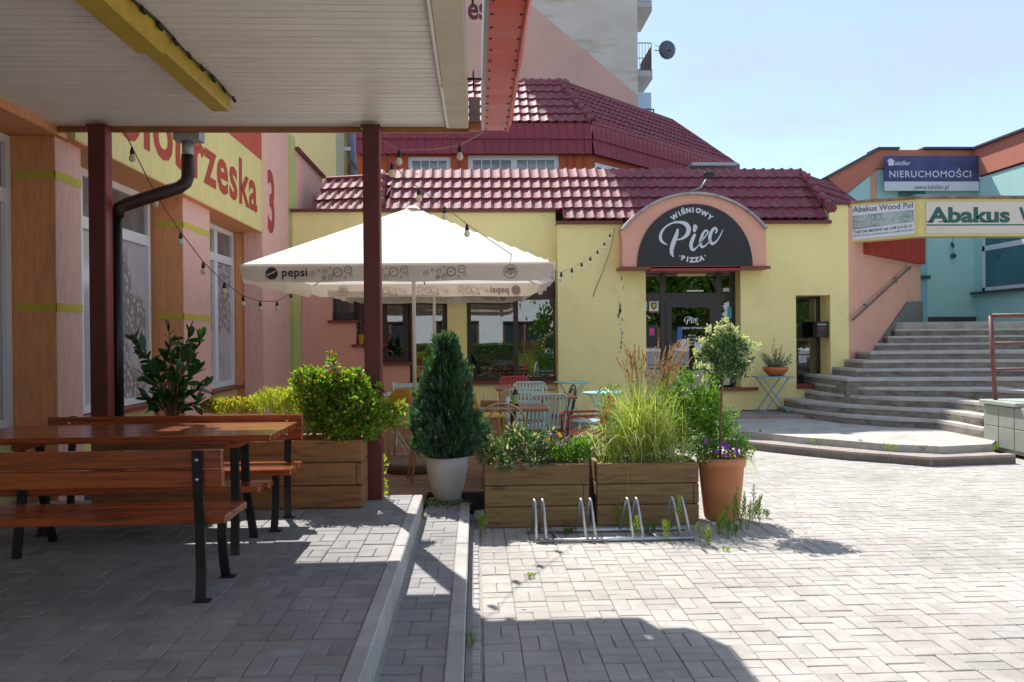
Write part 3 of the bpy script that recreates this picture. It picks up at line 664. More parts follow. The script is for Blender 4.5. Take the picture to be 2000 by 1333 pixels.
# ================================================================== CANOPY
ZC = 3.45
cn = thing('bench_canopy', (-1.8, 6.9, ZT), 'large flat canopy with cream slatted soffit over the picnic benches', 'canopy')
proto = None
for k in range(110):
    y = -3.4 + k*.097
    if y > 7.1: break
    if proto is None:
        mb = MB().prism([(0, 0), (.083, 0), (.085, .012), (.097, .013), (.097, .018), (0, .018)], -3.52, -.245, 'x')
        proto = mb.build('soffit_slat', M['pvc'], cn, glob=False); o = proto
    else: o = inst(proto, cn, (0, 0, 0))
    o.location = (1.8, y-6.9, ZC-ZT)
MB().box(-3.53, -.25, -3.4, 7.16, ZC+.018, ZC+.30).build('roof_slab', M['beige'], cn)
MB().box(-.225, -.045, -3.4, 7.10, ZC-.030, ZC+.34, bev=.008).build('edge_beam', M['beige'], cn)
MB().tube([(-.245, -3.4, ZC-.012), (-.235, 5.9, ZC-.014)], .016, 6).tube([(-.232, 5.92, ZC-.022), (-.222, 7.08, ZC-.018)], .016, 6).build('cover_strip', M['pvc'], cn)
MB().box(-3.54, -.046, 7.165, 7.20, ZC-.045, ZC+.34).box(-.046, .06, 7.12, 7.20, ZC-.035, ZC+.03).build('front_board', mat('amber_board', (.33, .13, .045), .6, var=.2, vscale=5), cn)
MB().box(-.04, .055, 7.10, 7.20, ZC+.031, ZC+.24).build('beam_stub', M['plinth'], cn)
for k, (xa, xb, zb) in enumerate(((-.925, -.790, ZT), (-3.157, -3.02, ZT))):
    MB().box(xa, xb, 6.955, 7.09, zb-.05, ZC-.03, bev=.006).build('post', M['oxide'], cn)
    MB().box(xb+.0005, xb+.004, 6.962, 7.083, zb-.03, ZC-.03).build('post_lit_side', M['oxide_lit'], cn)  # lighter copy of the post paint: lit right face put into the colour
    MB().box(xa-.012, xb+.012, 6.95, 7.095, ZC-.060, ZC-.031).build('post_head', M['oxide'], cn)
# red sheet fascia box hanging outside the canopy edge
rz0 = 3.375
fb = MB(); y0, y1 = -3.2, 6.98
fb.prism([(.085, rz0), (.285, rz0), (.315, rz0+.05), (.34, rz0+.42), (.085, rz0+.42)], y0, y1, 'y')
fas = fb.build('fascia_box', M['redsheet'], cn)
MB().box(.062, .0845, y0, y1, rz0-.004, rz0+.42).build('fascia_side_sheet', M['greymetal'], fas)
rv = MB()
for k in range(40):
    y = 6.93 - k*.19
    for x in (.105, .262): rv.lathe((x + random.uniform(-.003, .003), y + random.uniform(-.01, .01), rz0-.004), [(.0, -.003), (.008, -.001), (.009, .004)], 8)
rv.build('rivets', M['black'], fas, kind='stuff')
MB().box(.279, .290, y0, y1, rz0-.014, rz0-.001).build('lip', M['redsheet'], fas)
for y in (3.9, 4.65, 6.25):
    MB().tube([(-.05, y, ZC+.13), (.07, y, ZC+.13)], .009, 6).tube([(.0, y, ZC+.05), (.0, y, ZC+.20)], .007, 6).build('tie_rod', M['black'], cn)
# ochre light fitting under the soffit
lf = thing('strip_light', (-1.86, 6.0, ZC), 'long ochre yellow strip light box fixed under the canopy soffit', 'light fitting')
MB().box(-1.945, -1.80, 4.95, 6.28, ZC-.115, ZC-.001, bev=.012).build('housing', M['yelmetal'], lf)
MB().box(-1.955, -1.79, 1.2, 4.94, ZC-.145, ZC-.001, bev=.012).build('housing', M['yelmetal'], lf)
c_ = MB(); c_.tube([(-1.775, 1.2 + k*.2, ZC-.02-.012*math.sin(k*1.3)) for k in range(26)], .008, 6)
for k in range(9):
    y = 4.3 + k*.24; c_.tube([(-1.775, y, ZC-.02), (-1.765, y+.03, ZC-.045), (-1.78, y+.05, ZC-.02)], .012, 6)
c_.build('cable', M['black'], lf)
# gutter outlet and drainpipe
dp = thing('drainpipe', (-2.5, 7.05, ZT), 'brown drainpipe with grey hopper bending down to the left canopy post', 'drainpipe')
MB().box(-2.56, -2.34, 7.205, 7.36, ZC-.10, ZC+.02).build('hopper', M['greymetal'], dp)
MB().tube([(-2.46, 7.28, ZC-.10), (-2.46, 7.28, ZC-.24)], .048, 14).build('outlet', M['greymetal'], dp)
MB().tube([(-2.46, 7.28, ZC-.22), (-2.46, 7.28, ZC-.40), (-2.475, 7.27, ZC-.455), (-2.525, 7.25, ZC-.50), (-2.92, 7.16, ZC-.655), (-2.99, 7.15, ZC-.69), (-3.01, 7.15, ZC-.76)], .055, 14).build('bend', M['brownpipe'], dp)
MB().tube([(-3.01, 7.15, ZC-.72), (-3.01, 7.15, ZT)], .042, 12).build('downpipe', M['plastic'], dp)

# ================================================================== PIZZERIA BUILDING
YL, YR = 15.6, 15.3
pz = thing('pizzeria_building', (1.5, 15.6, ZS), 'low yellow rendered pizzeria with burgundy tile roof and arched black sign', 'building')
zt_l = 4.0
xa0 = -3.38
SP = 2.76
# openings in the left facade
A = (pX(649, YL), pX(695, YL), pZ(624, YL), 2.62); B_ = (pX(695, YL), pX(745, YL), pZ(671, YL), 2.62)
Cc = (pX(745, YL), pX(799, YL), pZ(707, YL), 2.62); D = (pX(799, YL), pX(874, YL), pZ(746, YL), 2.62)
E1 = (pX(912, YL), pX(1105, YL), pZ(746, YL), 2.90); E2 = (pX(1105, YL), pX(1160, YL), pZ(746, YL), pZ(578, YL))
ops = [A, B_, Cc, D, E1, E2]
xr_l = pX(1090, YR)
w = MB(); holes(w, D[1], xr_l, 0.05, SP, YL, YL+.3, ops); holes(w, xa0, xr_l, SP, zt_l, YL, YL+.3, ops)
w.build('wall', M['yellow'], pz)
w = MB(); holes(w, xa0+.16, D[1], 0.05, SP, YL+.002, YL+.3, ops); w.build('wall_panel', M['pink'], pz)
MB().box(xa0, xa0+.155, YL-.03, YL+.3, .05, SP-.01).build('corner_strip', M['greenish'], pz)
# orange reveals of the stepped windows are the wall itself; sills
for a in (A, B_, Cc, D):
    MB().box(a[0]-.07, a[1]+(.09 if a is not D else .02), YL-.06, YL+.24, a[2]-.045, a[2]+.002).build('sill', M['sill'], pz)
MB().box(E1[0]-.1, E2[1]+.12, YL-.07, YL+.24, E1[2]-.05, E1[2]+.002).build('sill', M['sill'], pz)
def win(x0, x1, z0, z1, Y, mull=(), bars=(), fw=.06, fm='brownframe', pane=None, name='window', parent=None):
    f = MB(); d0, d1 = Y, Y+.07
    f.box(x0, x0+fw, d0, d1, z0, z1).box(x1-fw, x1, d0, d1, z0, z1).box(x0+fw, x1-fw, d0, d1, z0, z0+fw).box(x0+fw, x1-fw, d0, d1, z1-fw, z1)
    for m_ in mull: f.box(m_-fw*.62, m_+fw*.62, d0-.006, d1, z0+fw, z1-fw)
    for b in bars: f.box(x0+fw, x1-fw, d0-.003, d1, b-fw*.5, b+fw*.5)
    o = f.build(name, M[fm], parent or pz)
    ed = [x0+fw] + [v for m_ in mull for v in (m_-fw*.62, m_+fw*.62)] + [x1-fw]
    hs = [z0+fw] + [v for b in bars for v in (b-fw*.5, b+fw*.5)] + [z1-fw]
    for i in range(0, len(ed), 2):
        for j in range(0, len(hs), 2):
            MB().box(ed[i]-.004, ed[i+1]+.004, d0+.03, d0+.038, hs[j]-.004, hs[j+1]+.004).build('pane', pane or WG, o)
    return o
YI = YL+.17
win(A[0], A[1]-.01, A[2], A[3], YI); win(B_[0], B_[1]-.02, B_[2], B_[3], YI)
win(Cc[0]-.02, Cc[1]-.02, Cc[2], Cc[3], YI, fw=.11); win(D[0], D[1], D[2], D[3], YI, fw=.08, bars=[2.45])
wE = win(E1[0], E2[1], E1[2], E2[3], YI, mull=[pX(1008, YL+.1), pX(1108, YL+.1)], fw=.075)
MB().box(E1[0]+.002, E1[1]-.002, YI-.01, YI+.06, E2[3]+.002, E1[3]).build('shutter_panel', M['brownframe'], wE)
# right facade
d_ = [(pX(1262, YR), pX(1447, YR), ZS+.02, pZ(526, YR, 1350)), (pX(1555, YR), pX(1622, YR), pZ(749, YR, 1590), pZ(577, YR, 1590))]
dd, d2 = d_
zr = pZ(438, YR, 1300); xr_r = pX(1658, YR)
w = MB(); holes(w, xr_l, xr_r, .05, zr, YR, YR+.55, d_)
sx0 = pX(1410, YR)
w.box(sx0, dd[1], YR+.001, YR+.5, .05, pZ(763, YR, 1430))
w.box(pX(1621, YR), xr_r, YR-.002, YR+.55, zr, pZ(401, YR, 1640))
w.build('wall', M['yellow'], pz)
MB().box(sx0-.02, dd[1]+.30, YR-.08, YR+.12, pZ(763, YR, 1430), pZ(757, YR, 1430)).build('sill', M['sill'], pz)
MB().box(d2[0]-.0, d2[1]-.001, YR-.03, YR+.45, d2[2]-.10, d2[2]).build('sill', M['sill'], pz)
MB().box(dd[1]+.01, pX(1556, YR), YR-.012, YR+.1, .04, ZS+.07).build('base_strip', M['darkcap'], pz)
MB().box(pX(1530, YR), d2[0]+.1, YR-.35, YR-.003, ZS, ZS+.17).box(d2[0]-.02, xr_r-.25, YR-.018, YR-.003, ZS, d2[2]-.30).build('base_block', M['plinth'], pz)
# coping flashings
fl = MB()
fl.box(xa0-.02, xr_l, YL-.08, YL+.1, zt_l-.005, zt_l+.05)
fl.build('flashing', M['flashing'], pz)
for a_, b_ in ((xr_l-.02, pX(1216, YR)), (pX(1486, YR), pX(1622, YR))): MB().box(a_, b_, YR-.10, YR+.1, zr-.004, zr+.05).build('flashing', M['flashing'], pz)
fl = MB(); fl.box(pX(1618, YR), xr_r+.03, YR-.06, YR+.6, pZ(401, YR, 1640)+.001, pZ(401, YR, 1640)+.05)
fl.build('flashing', M['flashing'], pz)
# chamfer wall beside the stairs
c0 = Vector((xr_r, YR, 0)); c1 = c0 + Vector((3.05, 3.05, 0)); nn = Vector((1, -1, 0)).normalized()
pk = MB().prism([(c0.x, c0.y), (c1.x, c1.y), (c1.x-.3, c1.y+.3), (c0.x-.3, c0.y+.3)], .05, 4.02)
pk.build('stair_side_wall', M['pink'], pz)
bd = MB(); e0 = c0 + Vector((.55, .55, 0)); e1 = c1 - Vector((.02, .02, 0))
def along(a, b, t): return a + (b-a)*t
bd.prism([(e0.x, e0.y), (e1.x, e1.y), (e1.x+.08, e1.y-.08), (e0.x+.08, e0.y-.08)], 3.20, 3.92)
bo = bd.build('sheet_band', M['letter'], pz)
for i in range(23):
    p = along(e0, e1, (i+.5)/23) + nn*.115
    MB().tube([(p.x, p.y, 3.205), (p.x, p.y, 3.9)], .022, 6, smooth=False).build('sheet_rib', M['letter'], bo)
# stepped grey plinth on the chamfer wall
pl = MB()
q0 = c0 - Vector((.05, 0, 0)); q = [(0, ZS), (0, .52), (.95, 1.38), (2.35, 2.52-.18), (3.04, 2.36), (3.04, ZS)]
vs = []
for t, z in q:
    a = c0 + Vector((t, t, 0)) + nn*.05; b = c0 + Vector((t, t, 0)) + nn*.002
    vs += [(a.x, a.y, z), (b.x, b.y, z)]
n = len(q); pl.add(vs, [[2*i for i in range(n)]] + [[2*i, 2*((i+1) % n), 2*((i+1) % n)+1, 2*i+1] for i in range(n)])
pl.build('plinth', M['plinth'], pz)
pl = MB().prism([(pX(1617, YR), ZS), (xr_r+.04, ZS), (xr_r+.04, pZ(781, YR, 1658)), (pX(1617, YR), pZ(826, YR, 1617)+.08)], YR-.05, YR-.004, 'y')
pl.build('plinth', M['plinth'], pz)
# handrail on the pink wall
hr = thing('wall_handrail', (8.3, 16.3, 1.5), 'dark metal handrail fixed on the pink wall above the steps', 'handrail')
def cw(x, y, off=0):
    """point on the chamfer wall seen at photo pixel"""
    d = ROT.to_3x3() @ Vector(((x-1000)/FPX, -(y-666.5)/FPX, -1)); c = c0 + nn*off
    t = ((c - CAM).dot(nn)) / d.dot(nn); return CAM + d*t
MB().tube([cw(1666, 625, .09), cw(1778, 522, .09), cw(1776, 526, .03)], .022, 8).build('rail', M['railgrey'], hr)
for x, y in ((1687, 601), (1747, 549)):
    a = cw(x, y-6, .005); MB().tube([a, a + nn*.05 + Vector((0, 0, -.02)), cw(x+3, y+4, .09)], .014, 6).build('bracket', M['railgrey'], hr)

# arch with the black sign
ax = (pX(1215, YR-.35) + pX(1500, YR-.35))/2; YA = YR-.35
zb = pZ(521, YA, 1357); zto = pZ(381, YA, 1357)
hw = (pX(1497, YA)-pX(1217, YA))/2
zs_ = pZ(446, YA, 1357); rise = zto-zs_; hwc = hw*.965; RR = (hwc**2+rise**2)/(2*rise); zc = zto-RR
a0 = math.asin(hwc/RR)
arc = [(ax + RR*math.sin(-a0 + 2*a0*i/28), zc + RR*math.cos(-a0 + 2*a0*i/28)) for i in range(29)]
poly = [(ax-hw, zb), (ax-hw, zs_)] + arc + [(ax+hw, zs_), (ax+hw, zb)]
poly = poly[::-1]
MB().prism(poly, YA, YR+.9, 'y').build('arch_block', M['pink'], pz)
ca = MB()
RO = RR+.045
vs = []; n_ = 40
for i in range(n_+1):
    t = -a0*1.03 + 2.06*a0*i/n_
    for r_, y_ in ((RR+.002, YA-.07), (RO, YA-.07), (RO, YR+.9), (RR+.002, YR+.9)): vs.append((ax+r_*math.sin(t), y_, zc+r_*math.cos(t)))
ca.add(vs, [(i*4+j, i*4+(j+1) % 4, (i+1)*4+(j+1) % 4, (i+1)*4+j) for i in range(n_) for j in range(4)] + [(0, 3, 2, 1), (n_*4, n_*4+1, n_*4+2, n_*4+3)])
ca.build('arch_capping', mat('grey_lead_cap', (.36,.36,.36), .6, var=.25, vscale=8, dirt=(.15,.13,.1), dscale=9, dlo=.5, dhi=.7), pz)
MB().box(ax-hw-.06, pX(1271, YA), YA-.06, YR+.3, zb-.05, zb-.001).box(pX(1445, YA), ax+hw+.06, YA-.06, YR+.3, zb-.05, zb-.001).build('lintel', M['sill'], pz)
MB().box(pX(1271, YA)+.002, pX(1445, YA)-.002, YA-.04, YR+.2, zb-.075, zb-.035).build('lintel', mat('bright_red_trim', (.34,.03,.03), .4), pz)
sg = thing('pizzeria_sign', (ax, YA, zb), 'black half-round sign reading Wi\u015bniowy Piec Pizza over the entrance', 'sign')
rs_ = pX(1470, YA)-ax; hs_ = pZ(400, YA, 1357)-zb
board = [(ax+rs_*math.cos(PI*i/40), zb+.006+hs_*math.sin(PI*i/40)**.96) for i in range(41)]
MB().prism(board, YA-.035, YA-.002, 'y').build('board', M['signblack'], sg)
YS = YA-.0365
def z5(u, v):  # photo crop coordinates of the sign -> sign plane
    p = P(1200+u/6.25, 370+v/6.25, Y=YS); return (p.x, p.z)
def strokes(lst):
    mb = MB()
    for pts, ws in lst:
        qq = [z5(*p) for p in pts]; k = YS/FPX/6.25; ribbon(mb, qq, [w_*k for w_ in ws], 7)
    o = MB(); o.v = [(v[0], YS, v[1]) for v in mb.v]; o.f = mb.f; o.sm = mb.sm; return o
piec = [([(650,678),(600,655),(565,610),(568,545),(615,470),(700,415),(790,402),(870,425),(905,480),(890,550),(830,600),(760,620)], [6,26,38,34,22,20,30,52,58,50,28,8]),
        ([(775,482),(757,560),(722,650),(700,730),(702,790),(722,828)], [18,50,56,50,40,6]),
        ([(965,445),(985,460),(978,500),(972,522)], [30,58,44,20]),
        ([(985,545),(955,610),(935,680),(955,740),(1000,715),(1060,640),(1110,585)], [30,44,44,36,16,12,12]),
        ([(1062,610),(1115,570),(1140,525),(1118,502),(1082,540),(1060,600),(1050,660),(1072,705),(1120,680),(1180,610)], [10,14,20,22,30,38,38,32,14,10]),
        ([(1235,540),(1250,500),(1228,472),(1190,510),(1168,570),(1168,630),(1200,665),(1255,625),(1300,550),(1325,490)], [16,26,26,38,42,42,34,18,14,6])]
strokes(piec).build('lettering', M['silver'], sg)
def arc_text(chars, pts, h, m, bold, par, name='lettering'):
    mb = MB()
    for ch, (u, v, a) in zip(chars, pts):
        t_ = text_mb(ch, h, bold, 'CENTER'); x, z = z5(u, v); c, s_ = math.cos(R(a)), math.sin(R(a)); hh = h*.35
        mb.add([(x+(p[0])*c-(p[1]-hh)*s_, YS, z+(p[0])*s_+(p[1]-hh)*c) for p in t_.v], t_.f)
    mb.build(name, m, par)
arc_text('WI\u015aNIOWY', [(735,335,38),(793,298,28),(840,275,19),(903,258,8),(958,252,0),(1025,260,-9),(1100,295,-22),(1168,340,-37)], .118, M['silver'], .007, sg)
for u_, v_ in ((802, 815), (1106, 812)):
    dq = MB(); x_, z_ = z5(u_, v_); disc(dq, 0, 0, .013, 10); dq.v = [(x_+p[0], YS, z_+p[1]) for p in dq.v]; dq.build('lettering', M['silver'], sg)
arc_text('PIZZA', [(838,838,-15),(892,854,-8),(945,862,-1),(1003,858,6),(1063,842,14)], .115, M['silver'], .008, sg)

# entrance doors and windows
dY = YR+.32
fr = MB(); x0, x1 = dd[0], dd[1]; zt = dd[3]; zb0 = ZS+.02
m1, m2 = pX(1296, dY), pX(1400, dY); zbar = pZ(580, dY, 1350)
fr.box(x0, x1, dY, dY+.09, zt-.06, zt).box(m1-.05, m1+.04, dY-.004, dY+.09, zb0, zt-.06).box(m2-.01, m2+.10, dY-.004, dY+.09, zb0, zt-.06)
fr.box(x0, x1, dY+.002, dY+.088, zbar-.08, zbar+.07).box(x1-.06, x1, dY, dY+.09, zb0, zt-.06).box(x0, x0+.03, dY, dY+.09, zb0, zt-.06)
en = fr.build('door_frame', M['darkframe'], pz)
for a, b, c, e in ((x0+.03, m1-.05, zb0, zbar-.08), (x0+.03, m1-.05, zbar+.07, zt-.06), (m1+.04, m2-.01, zbar+.07, zt-.06), (m2+.10, x1-.06, zbar+.07, zt-.06), (m2+.10, x1-.06, pZ(757, dY, 1430), zbar-.08)):
    MB().box(a, b, dY+.03, dY+.036, c, e).build('pane', WG, en)
dr = MB(); dx0, dx1 = m1+.045, m2-.015
dr.box(dx0, dx0+.11, dY-.02, dY+.06, zb0, zbar-.082).box(dx1-.11, dx1, dY-.02, dY+.06, zb0, zbar-.082).box(dx0+.11, dx1-.11, dY-.02, dY+.06, zbar-.20, zbar-.082).box(dx0+.11, dx1-.11, dY-.02, dY+.06, zb0, zb0+.14)
dr = dr.build('door', M['darkframe'], pz)
MB().box(dx0+.11, dx1-.11, dY+.01, dY+.016, zb0+.14, zbar-.20).build('pane', WG, dr)
MB().tube([(dx0+.05, dY-.025, 1.15), (dx0+.05, dY-.08, 1.16), (dx0+.05, dY-.08, 1.5), (dx0+.05, dY-.025, 1.51)], .012, 6).build('handle', M['steel'], dr)
# stickers and lettering on the door
def gl_text(body, px, py, h, m, bold=.001, Yg=None, align='CENTER', sx=1):
    Yg = Yg or dY+.008; p = P(px, py, Y=Yg); t_ = text_mb(body, h, bold, align, sx=sx)
    return place2d(t_, lambda u, v: (p.x+u, Yg, p.z+v))
mb = MB()
for pts, ws in piec:
    qq = [(P(1350+(u-930)*.036, 627+(v-620)*.036, Y=dY+.008)) for u, v in pts]; t_ = MB(); ribbon(t_, [(q_.x, q_.z) for q_ in qq], [w_*.036*1.25*dY/FPX for w_ in ws], 4)
    mb.add([(v[0], dY+.008, v[1]) for v in t_.v], t_.f)
mb.build('door_lettering', M['white'], dr)
for body, py, h in (('GODZINY OTWARCIA', 643, .055), ('PN 12-21', 657, .04), ('WT 12-21', 663, .04), ('SR 12-21', 669, .04), ('SB 12-22', 675, .04)):
    gl_text(body, 1352, py, h, None).build('door_lettering', M['white'], dr)
def panel(px0, py0, px1, py1, Yg, m, name, par, th=.004):
    a = P(px0, py1, Y=Yg); b = P(px1, py0, Y=Yg); return MB().box(a.x, b.x, Yg-th, Yg, a.z, b.z).build(name, m, par)
panel(1323, 639, 1332, 664, dY+.006, mat('blue_sticker', (.04,.12,.42), .5), 'sticker', dr)
panel(1268, 589, 1286, 611, dY+.028, M['signwhite'], 'sticker', en)
s_ = MB(); pc = P(1277, 598, Y=dY+.0225); s_.prism([(pc.x-.055, pc.z+.065), (pc.x+.055, pc.z+.065), (pc.x+.055, pc.z-.02), (pc.x, pc.z-.08), (pc.x-.055, pc.z-.02)][::-1], dY+.021, dY+.0235, 'y'); s_.build('sticker', M['ink'], en)
s_ = MB(); s_.prism([(pc.x-.035, pc.z+.045), (pc.x+.035, pc.z+.045), (pc.x+.035, pc.z-.01), (pc.x, pc.z-.05), (pc.x-.035, pc.z-.01)][::-1], dY+.019, dY+.0205, 'y'); s_.build('sticker', mat('gold_sticker', (.55,.38,.05), .5), en)
panel(1268, 608, 1286, 611, dY+.022, M['redenamel'], 'sticker', en)
panel(1268, 641, 1278, 656, dY+.028, mat('magenta_sticker', (.55,.05,.22), .5), 'sticker', en)
panel(1421, 600, 1435, 622, dY+.028, mat('turquoise_sticker', (.03,.45,.50), .5), 'sticker', en)
panel(1412, 563, 1424, 570, dY+.028, M['signwhite'], 'sticker', en)
panel(1322, 531, 1378, 540, dY+.028, M['signyel'], 'sticker', en)
panel(1342, 567, 1374, 570, dY+.028, M['white'], 'sticker', en)
# second doorway
y2 = YR+.46
w2 = win(d2[0], d2[1], d2[2], d2[3], y2, fw=.05, fm='darkframe', name='glass_door')
MB().box(d2[0]+.02, pX(1587, y2), y2+.2, y2+.22, d2[2]+.02, d2[3]-.1).build('mirror_panel', mat('blind', (.05,.055,.06), .2), w2)
mbx = thing('mailbox', (d2[1]-.05, YR+.2, 1.6), 'black metal letter box on the side of the narrow doorway', 'mailbox')
q = pZ(628, YR+.1, 1610); MB().box(d2[1]-.24, d2[1]-.002, YR+.06, YR+.24, q-.30, q, bev=.01).build('box', M['black'], mbx)
MB().box(d2[1]-.22, d2[1]-.05, YR+.052, YR+.059, q-.07, q-.05).build('slot', M['greymetal'], mbx)
MB().box(d2[1]-.20, d2[1]-.07, YR+.053, YR+.059, q-.17, q-.10).build('label_plate', mat('dark_label', (.1,.03,.03), .5), mbx)

rnd = random.Random(4)
for y in range(526, 690, 9):
    if rnd.random() < .15: continue
    p = P(1212+rnd.uniform(-5, 6), y, Y=YR-.002); r_ = rnd.uniform(.012, .045)
    MB().prism([(p.x+r_*rnd.uniform(.35, 1)*.7*math.cos(2*PI*k/9), p.z+r_*rnd.uniform(.6, 1.9)*math.sin(2*PI*k/9)) for k in range(9)], YR-.004, YR-.0005, 'y').build('flaked_patch', M[rnd.choice(('plinth', 'towergrey', 'plinth', 'soil'))], pz)
# interior behind the glass
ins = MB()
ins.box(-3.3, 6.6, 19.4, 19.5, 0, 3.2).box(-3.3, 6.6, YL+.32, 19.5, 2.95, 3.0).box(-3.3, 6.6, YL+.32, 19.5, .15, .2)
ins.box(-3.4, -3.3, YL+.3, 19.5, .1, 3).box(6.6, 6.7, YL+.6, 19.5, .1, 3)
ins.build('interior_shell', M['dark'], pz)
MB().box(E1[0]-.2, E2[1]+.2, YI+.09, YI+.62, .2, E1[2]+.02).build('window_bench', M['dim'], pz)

# cushions on the inner bench
def cushion(px, py, w_, h_, m, lab, tilt=0, sx=1):
    p = P(px, py, Y=YI+.20); t_ = thing('cushion', (p.x, YI+.20, p.z), lab, 'cushion', 'cushions behind the window')
    n = 9; vs = []
    for j in range(n):
        for i in range(n):
            u = -1+2*i/(n-1); v = -1+2*j/(n-1); b = (1-abs(u)**2.5)*(1-abs(v)**2.5); q_ = 1-.07*(1-max(abs(u), abs(v)))*0
            k = 1 - .06*math.cos(u*PI/2)*0
            vs.append((u*w_/2*(1-.08*math.cos(v*PI/2)*1), -.02-.085*b, v*h_/2*(1-.08*math.cos(u*PI/2))))
    fs = [(j*n+i, j*n+i+1, (j+1)*n+i+1, (j+1)*n+i) for j in range(n-1) for i in range(n-1)]
    m_ = len(vs); vs += [(a, -b-.04, c) for a, b, c in vs]; fs += [tuple(m_+i for i in f[::-1]) for f in fs]
    o = MB().add(vs, fs, True).build('cover', m, t_, glob=False); t_.rotation_euler = (R(-8), R(tilt), 0)
    return t_
cushion(936, 726, .42, .42, M['navycloth'], 'plain navy cushion behind the big window', 6)
cushion(971, 729, .44, .40, M['leopard'], 'cream cushion with dark speckles behind the big window', -3)
zig = MB()
for cxp, lab in ((1000, 'black cushion with white zigzags left of the window mullion'), (1021, 'black cushion with white zigzags right of the window mullion')):
    c_ = cushion(cxp, 733, .25, .32, M['anth'], lab)
    zg = MB()
    for r_ in range(4):
        z_ = -.12 + r_*.075; pts = [(-.10+.05*i, z_+(.02 if i % 2 else -.02)) for i in range(5)]; t_ = MB(); ribbon(t_, pts, [.016]*5, 1)
        zg.add([(v[0], -.112, v[1]) for v in t_.v], t_.f)
    zg.build('zigzag_print', M['white'], c_, glob=False)
# plant trough in the stepped window, yellow pot
tg = thing('window_trough', ((A[0]+A[1])/2, YL+.1, A[2]), 'dark plastic trough on the highest of the stepped sills', 'flower trough')
MB().box(A[0]+.06, A[1]-.04, YL+.01, YL+.16, A[2]+.003, A[2]+.16, bev=.012).build('trough', M['anth'], tg)
yp = thing('yellow_pot', (pX(704, YL), YL+.09, B_[2]+.002), 'small yellow pot with a green sprig on the middle stepped sill', 'plant pot')
MB().lathe((pX(704, YL), YL+.09, B_[2]+.003), [(.045, 0), (.065, .17), (.07, .18), (.055, .17), (.0, .15)], 14).build('pot', M['yelenamel'], yp)

# ---------------- roof tiles
def tile_mesh(name, w=.19, l=.41, h=.024, m=None, parent=None):
    n = 8; mb = MB(); vs = []
    n = 10; prof = [(w*i/n, h*(1.5*math.exp(-((min(i/n, 1-i/n))/.17)**2) - .35 - .12*math.sin(2*PI*i/n))) for i in range(n+1)]
    for x, z in prof: vs += [(x, -.020*(z/h), z+.040), (x, l+.008, z), (x, .012, z-.012)]
    mb.add(vs, [(3*i, 3*i+3, 3*i+4, 3*i+1) for i in range(n)], True)
    mb.add([v for v in vs], [(3*i+2, 3*i+5, 3*i+3, 3*i) for i in range(n)])
    return mb.build(name, m, parent, glob=False)
def tile_plane(parent, o, u, s, nu, rows, w, l, mask, m, name='roof_tile', limit=290, tproto=None, joined=False, r0=0):
    u = Vector(u).normalized(); s = Vector(s).normalized(); nrm = u.cross(s).normalized(); o = Vector(o)
    if nrm.z < 0 and abs(nrm.z) > .05: nrm = -nrm
    base = wloc(parent); cnt = 0; jm = MB()
    for r_ in range(r0, rows):
        for c_ in range(nu):
            if not mask((c_+.5)*w, (r_+.5)*l): continue
            p = o + u*(c_*w) + s*(r_*l) - base
            mx_ = Matrix((u, s, nrm)).transposed().to_4x4(); mx_.translation = p
            if joined:
                n0 = tproto.data
                jm.add([mx_ @ v.co for v in n0.vertices], [list(f.vertices) for f in n0.polygons], True)
                continue
            if tproto.get('used') is None:
                t_ = tproto; tproto['used'] = 1; t_.name = name
            else:
                t_ = tproto.copy(); col.objects.link(t_); t_.parent = parent; CH.setdefault(parent.name, []).append(t_)
            t_.matrix_local = mx_; cnt += 1
    if joined: jm.build(name+'_field', m, parent, kind='stuff', glob=False)
    return cnt
def plate(o, u, s, a, b, m, name, parent, off=-.03, poly=None):
    u = Vector(u).normalized(); s = Vector(s).normalized(); nrm = u.cross(s).normalized(); o = Vector(o) + nrm*off
    poly = poly or [(0, 0), (a, 0), (a, b), (0, b)]
    return MB().add([o+u*x+s*y for x, y in poly], [list(range(len(poly)))]).build(name, m, parent)
RT = .80
ridge_z = zt_l + .04 + RT*1.0
s1 = Vector((0, 1, 1)).normalized(); u1 = Vector((1, 0, 0))
slope = RT*math.sqrt(2)
ox = pX(742, YL); tw, tl = .19, slope/3.42
# main plane (left high eave), eave at YL
lo = Vector((ox, YL-.10, zt_l+.06-.10+.10)); nL = round((pX(1095, YL)-ox)/tw)
xq = ox + nL*tw
rf = plate((ox-.2, YL-.03, zt_l+.0), u1, s1, xq-ox+.2, slope+.12, M['flashing'], 'roof', pz)
TP = tile_mesh('roof_tile', tw, tl, m=M['roof'], parent=rf); 
org = Vector((ox, YL-.03, zt_l+.03))
hipL = lambda a, b: a > b*.28
tile_plane(rf, org, u1, s1, nL, 4, tw, tl, lambda a, b: a > b*.22 and b < slope+.1, M['roof'], tproto=TP)
# right plane with one more row
org2 = org + Vector((xq-ox, 0, 0)) - s1*tl*.92; xe = pX(1622, YR)+.02; nR = round((xe-xq)/tw)
rf2 = plate(org2 - Vector((0, 0, .03)), u1, s1, nR*tw, slope+tl*.92+.1, M['flashing'], 'roof', pz, poly=[(0, 0), (nR*tw, 0), (nR*tw, slope+tl*.92), (0, slope+tl*.92)])
TP2 = tile_mesh('roof_tile', tw, tl, m=M['roof'], parent=rf2)
Wd = nR*tw
def mk2(a, b):
    if a > Wd: return False
    xx = xq + a; zz = org2.z + b*s1.z
    if (xx-ax)**2 + (zz-zc)**2 < (RR-.10)**2 and zz < zto+.0 and (org2.y + b*s1.y) < YA+.8: return False
    return True
tile_plane(rf2, org2, u1, s1, nR, 5, tw, tl, mk2, M['roof'], tproto=TP2)
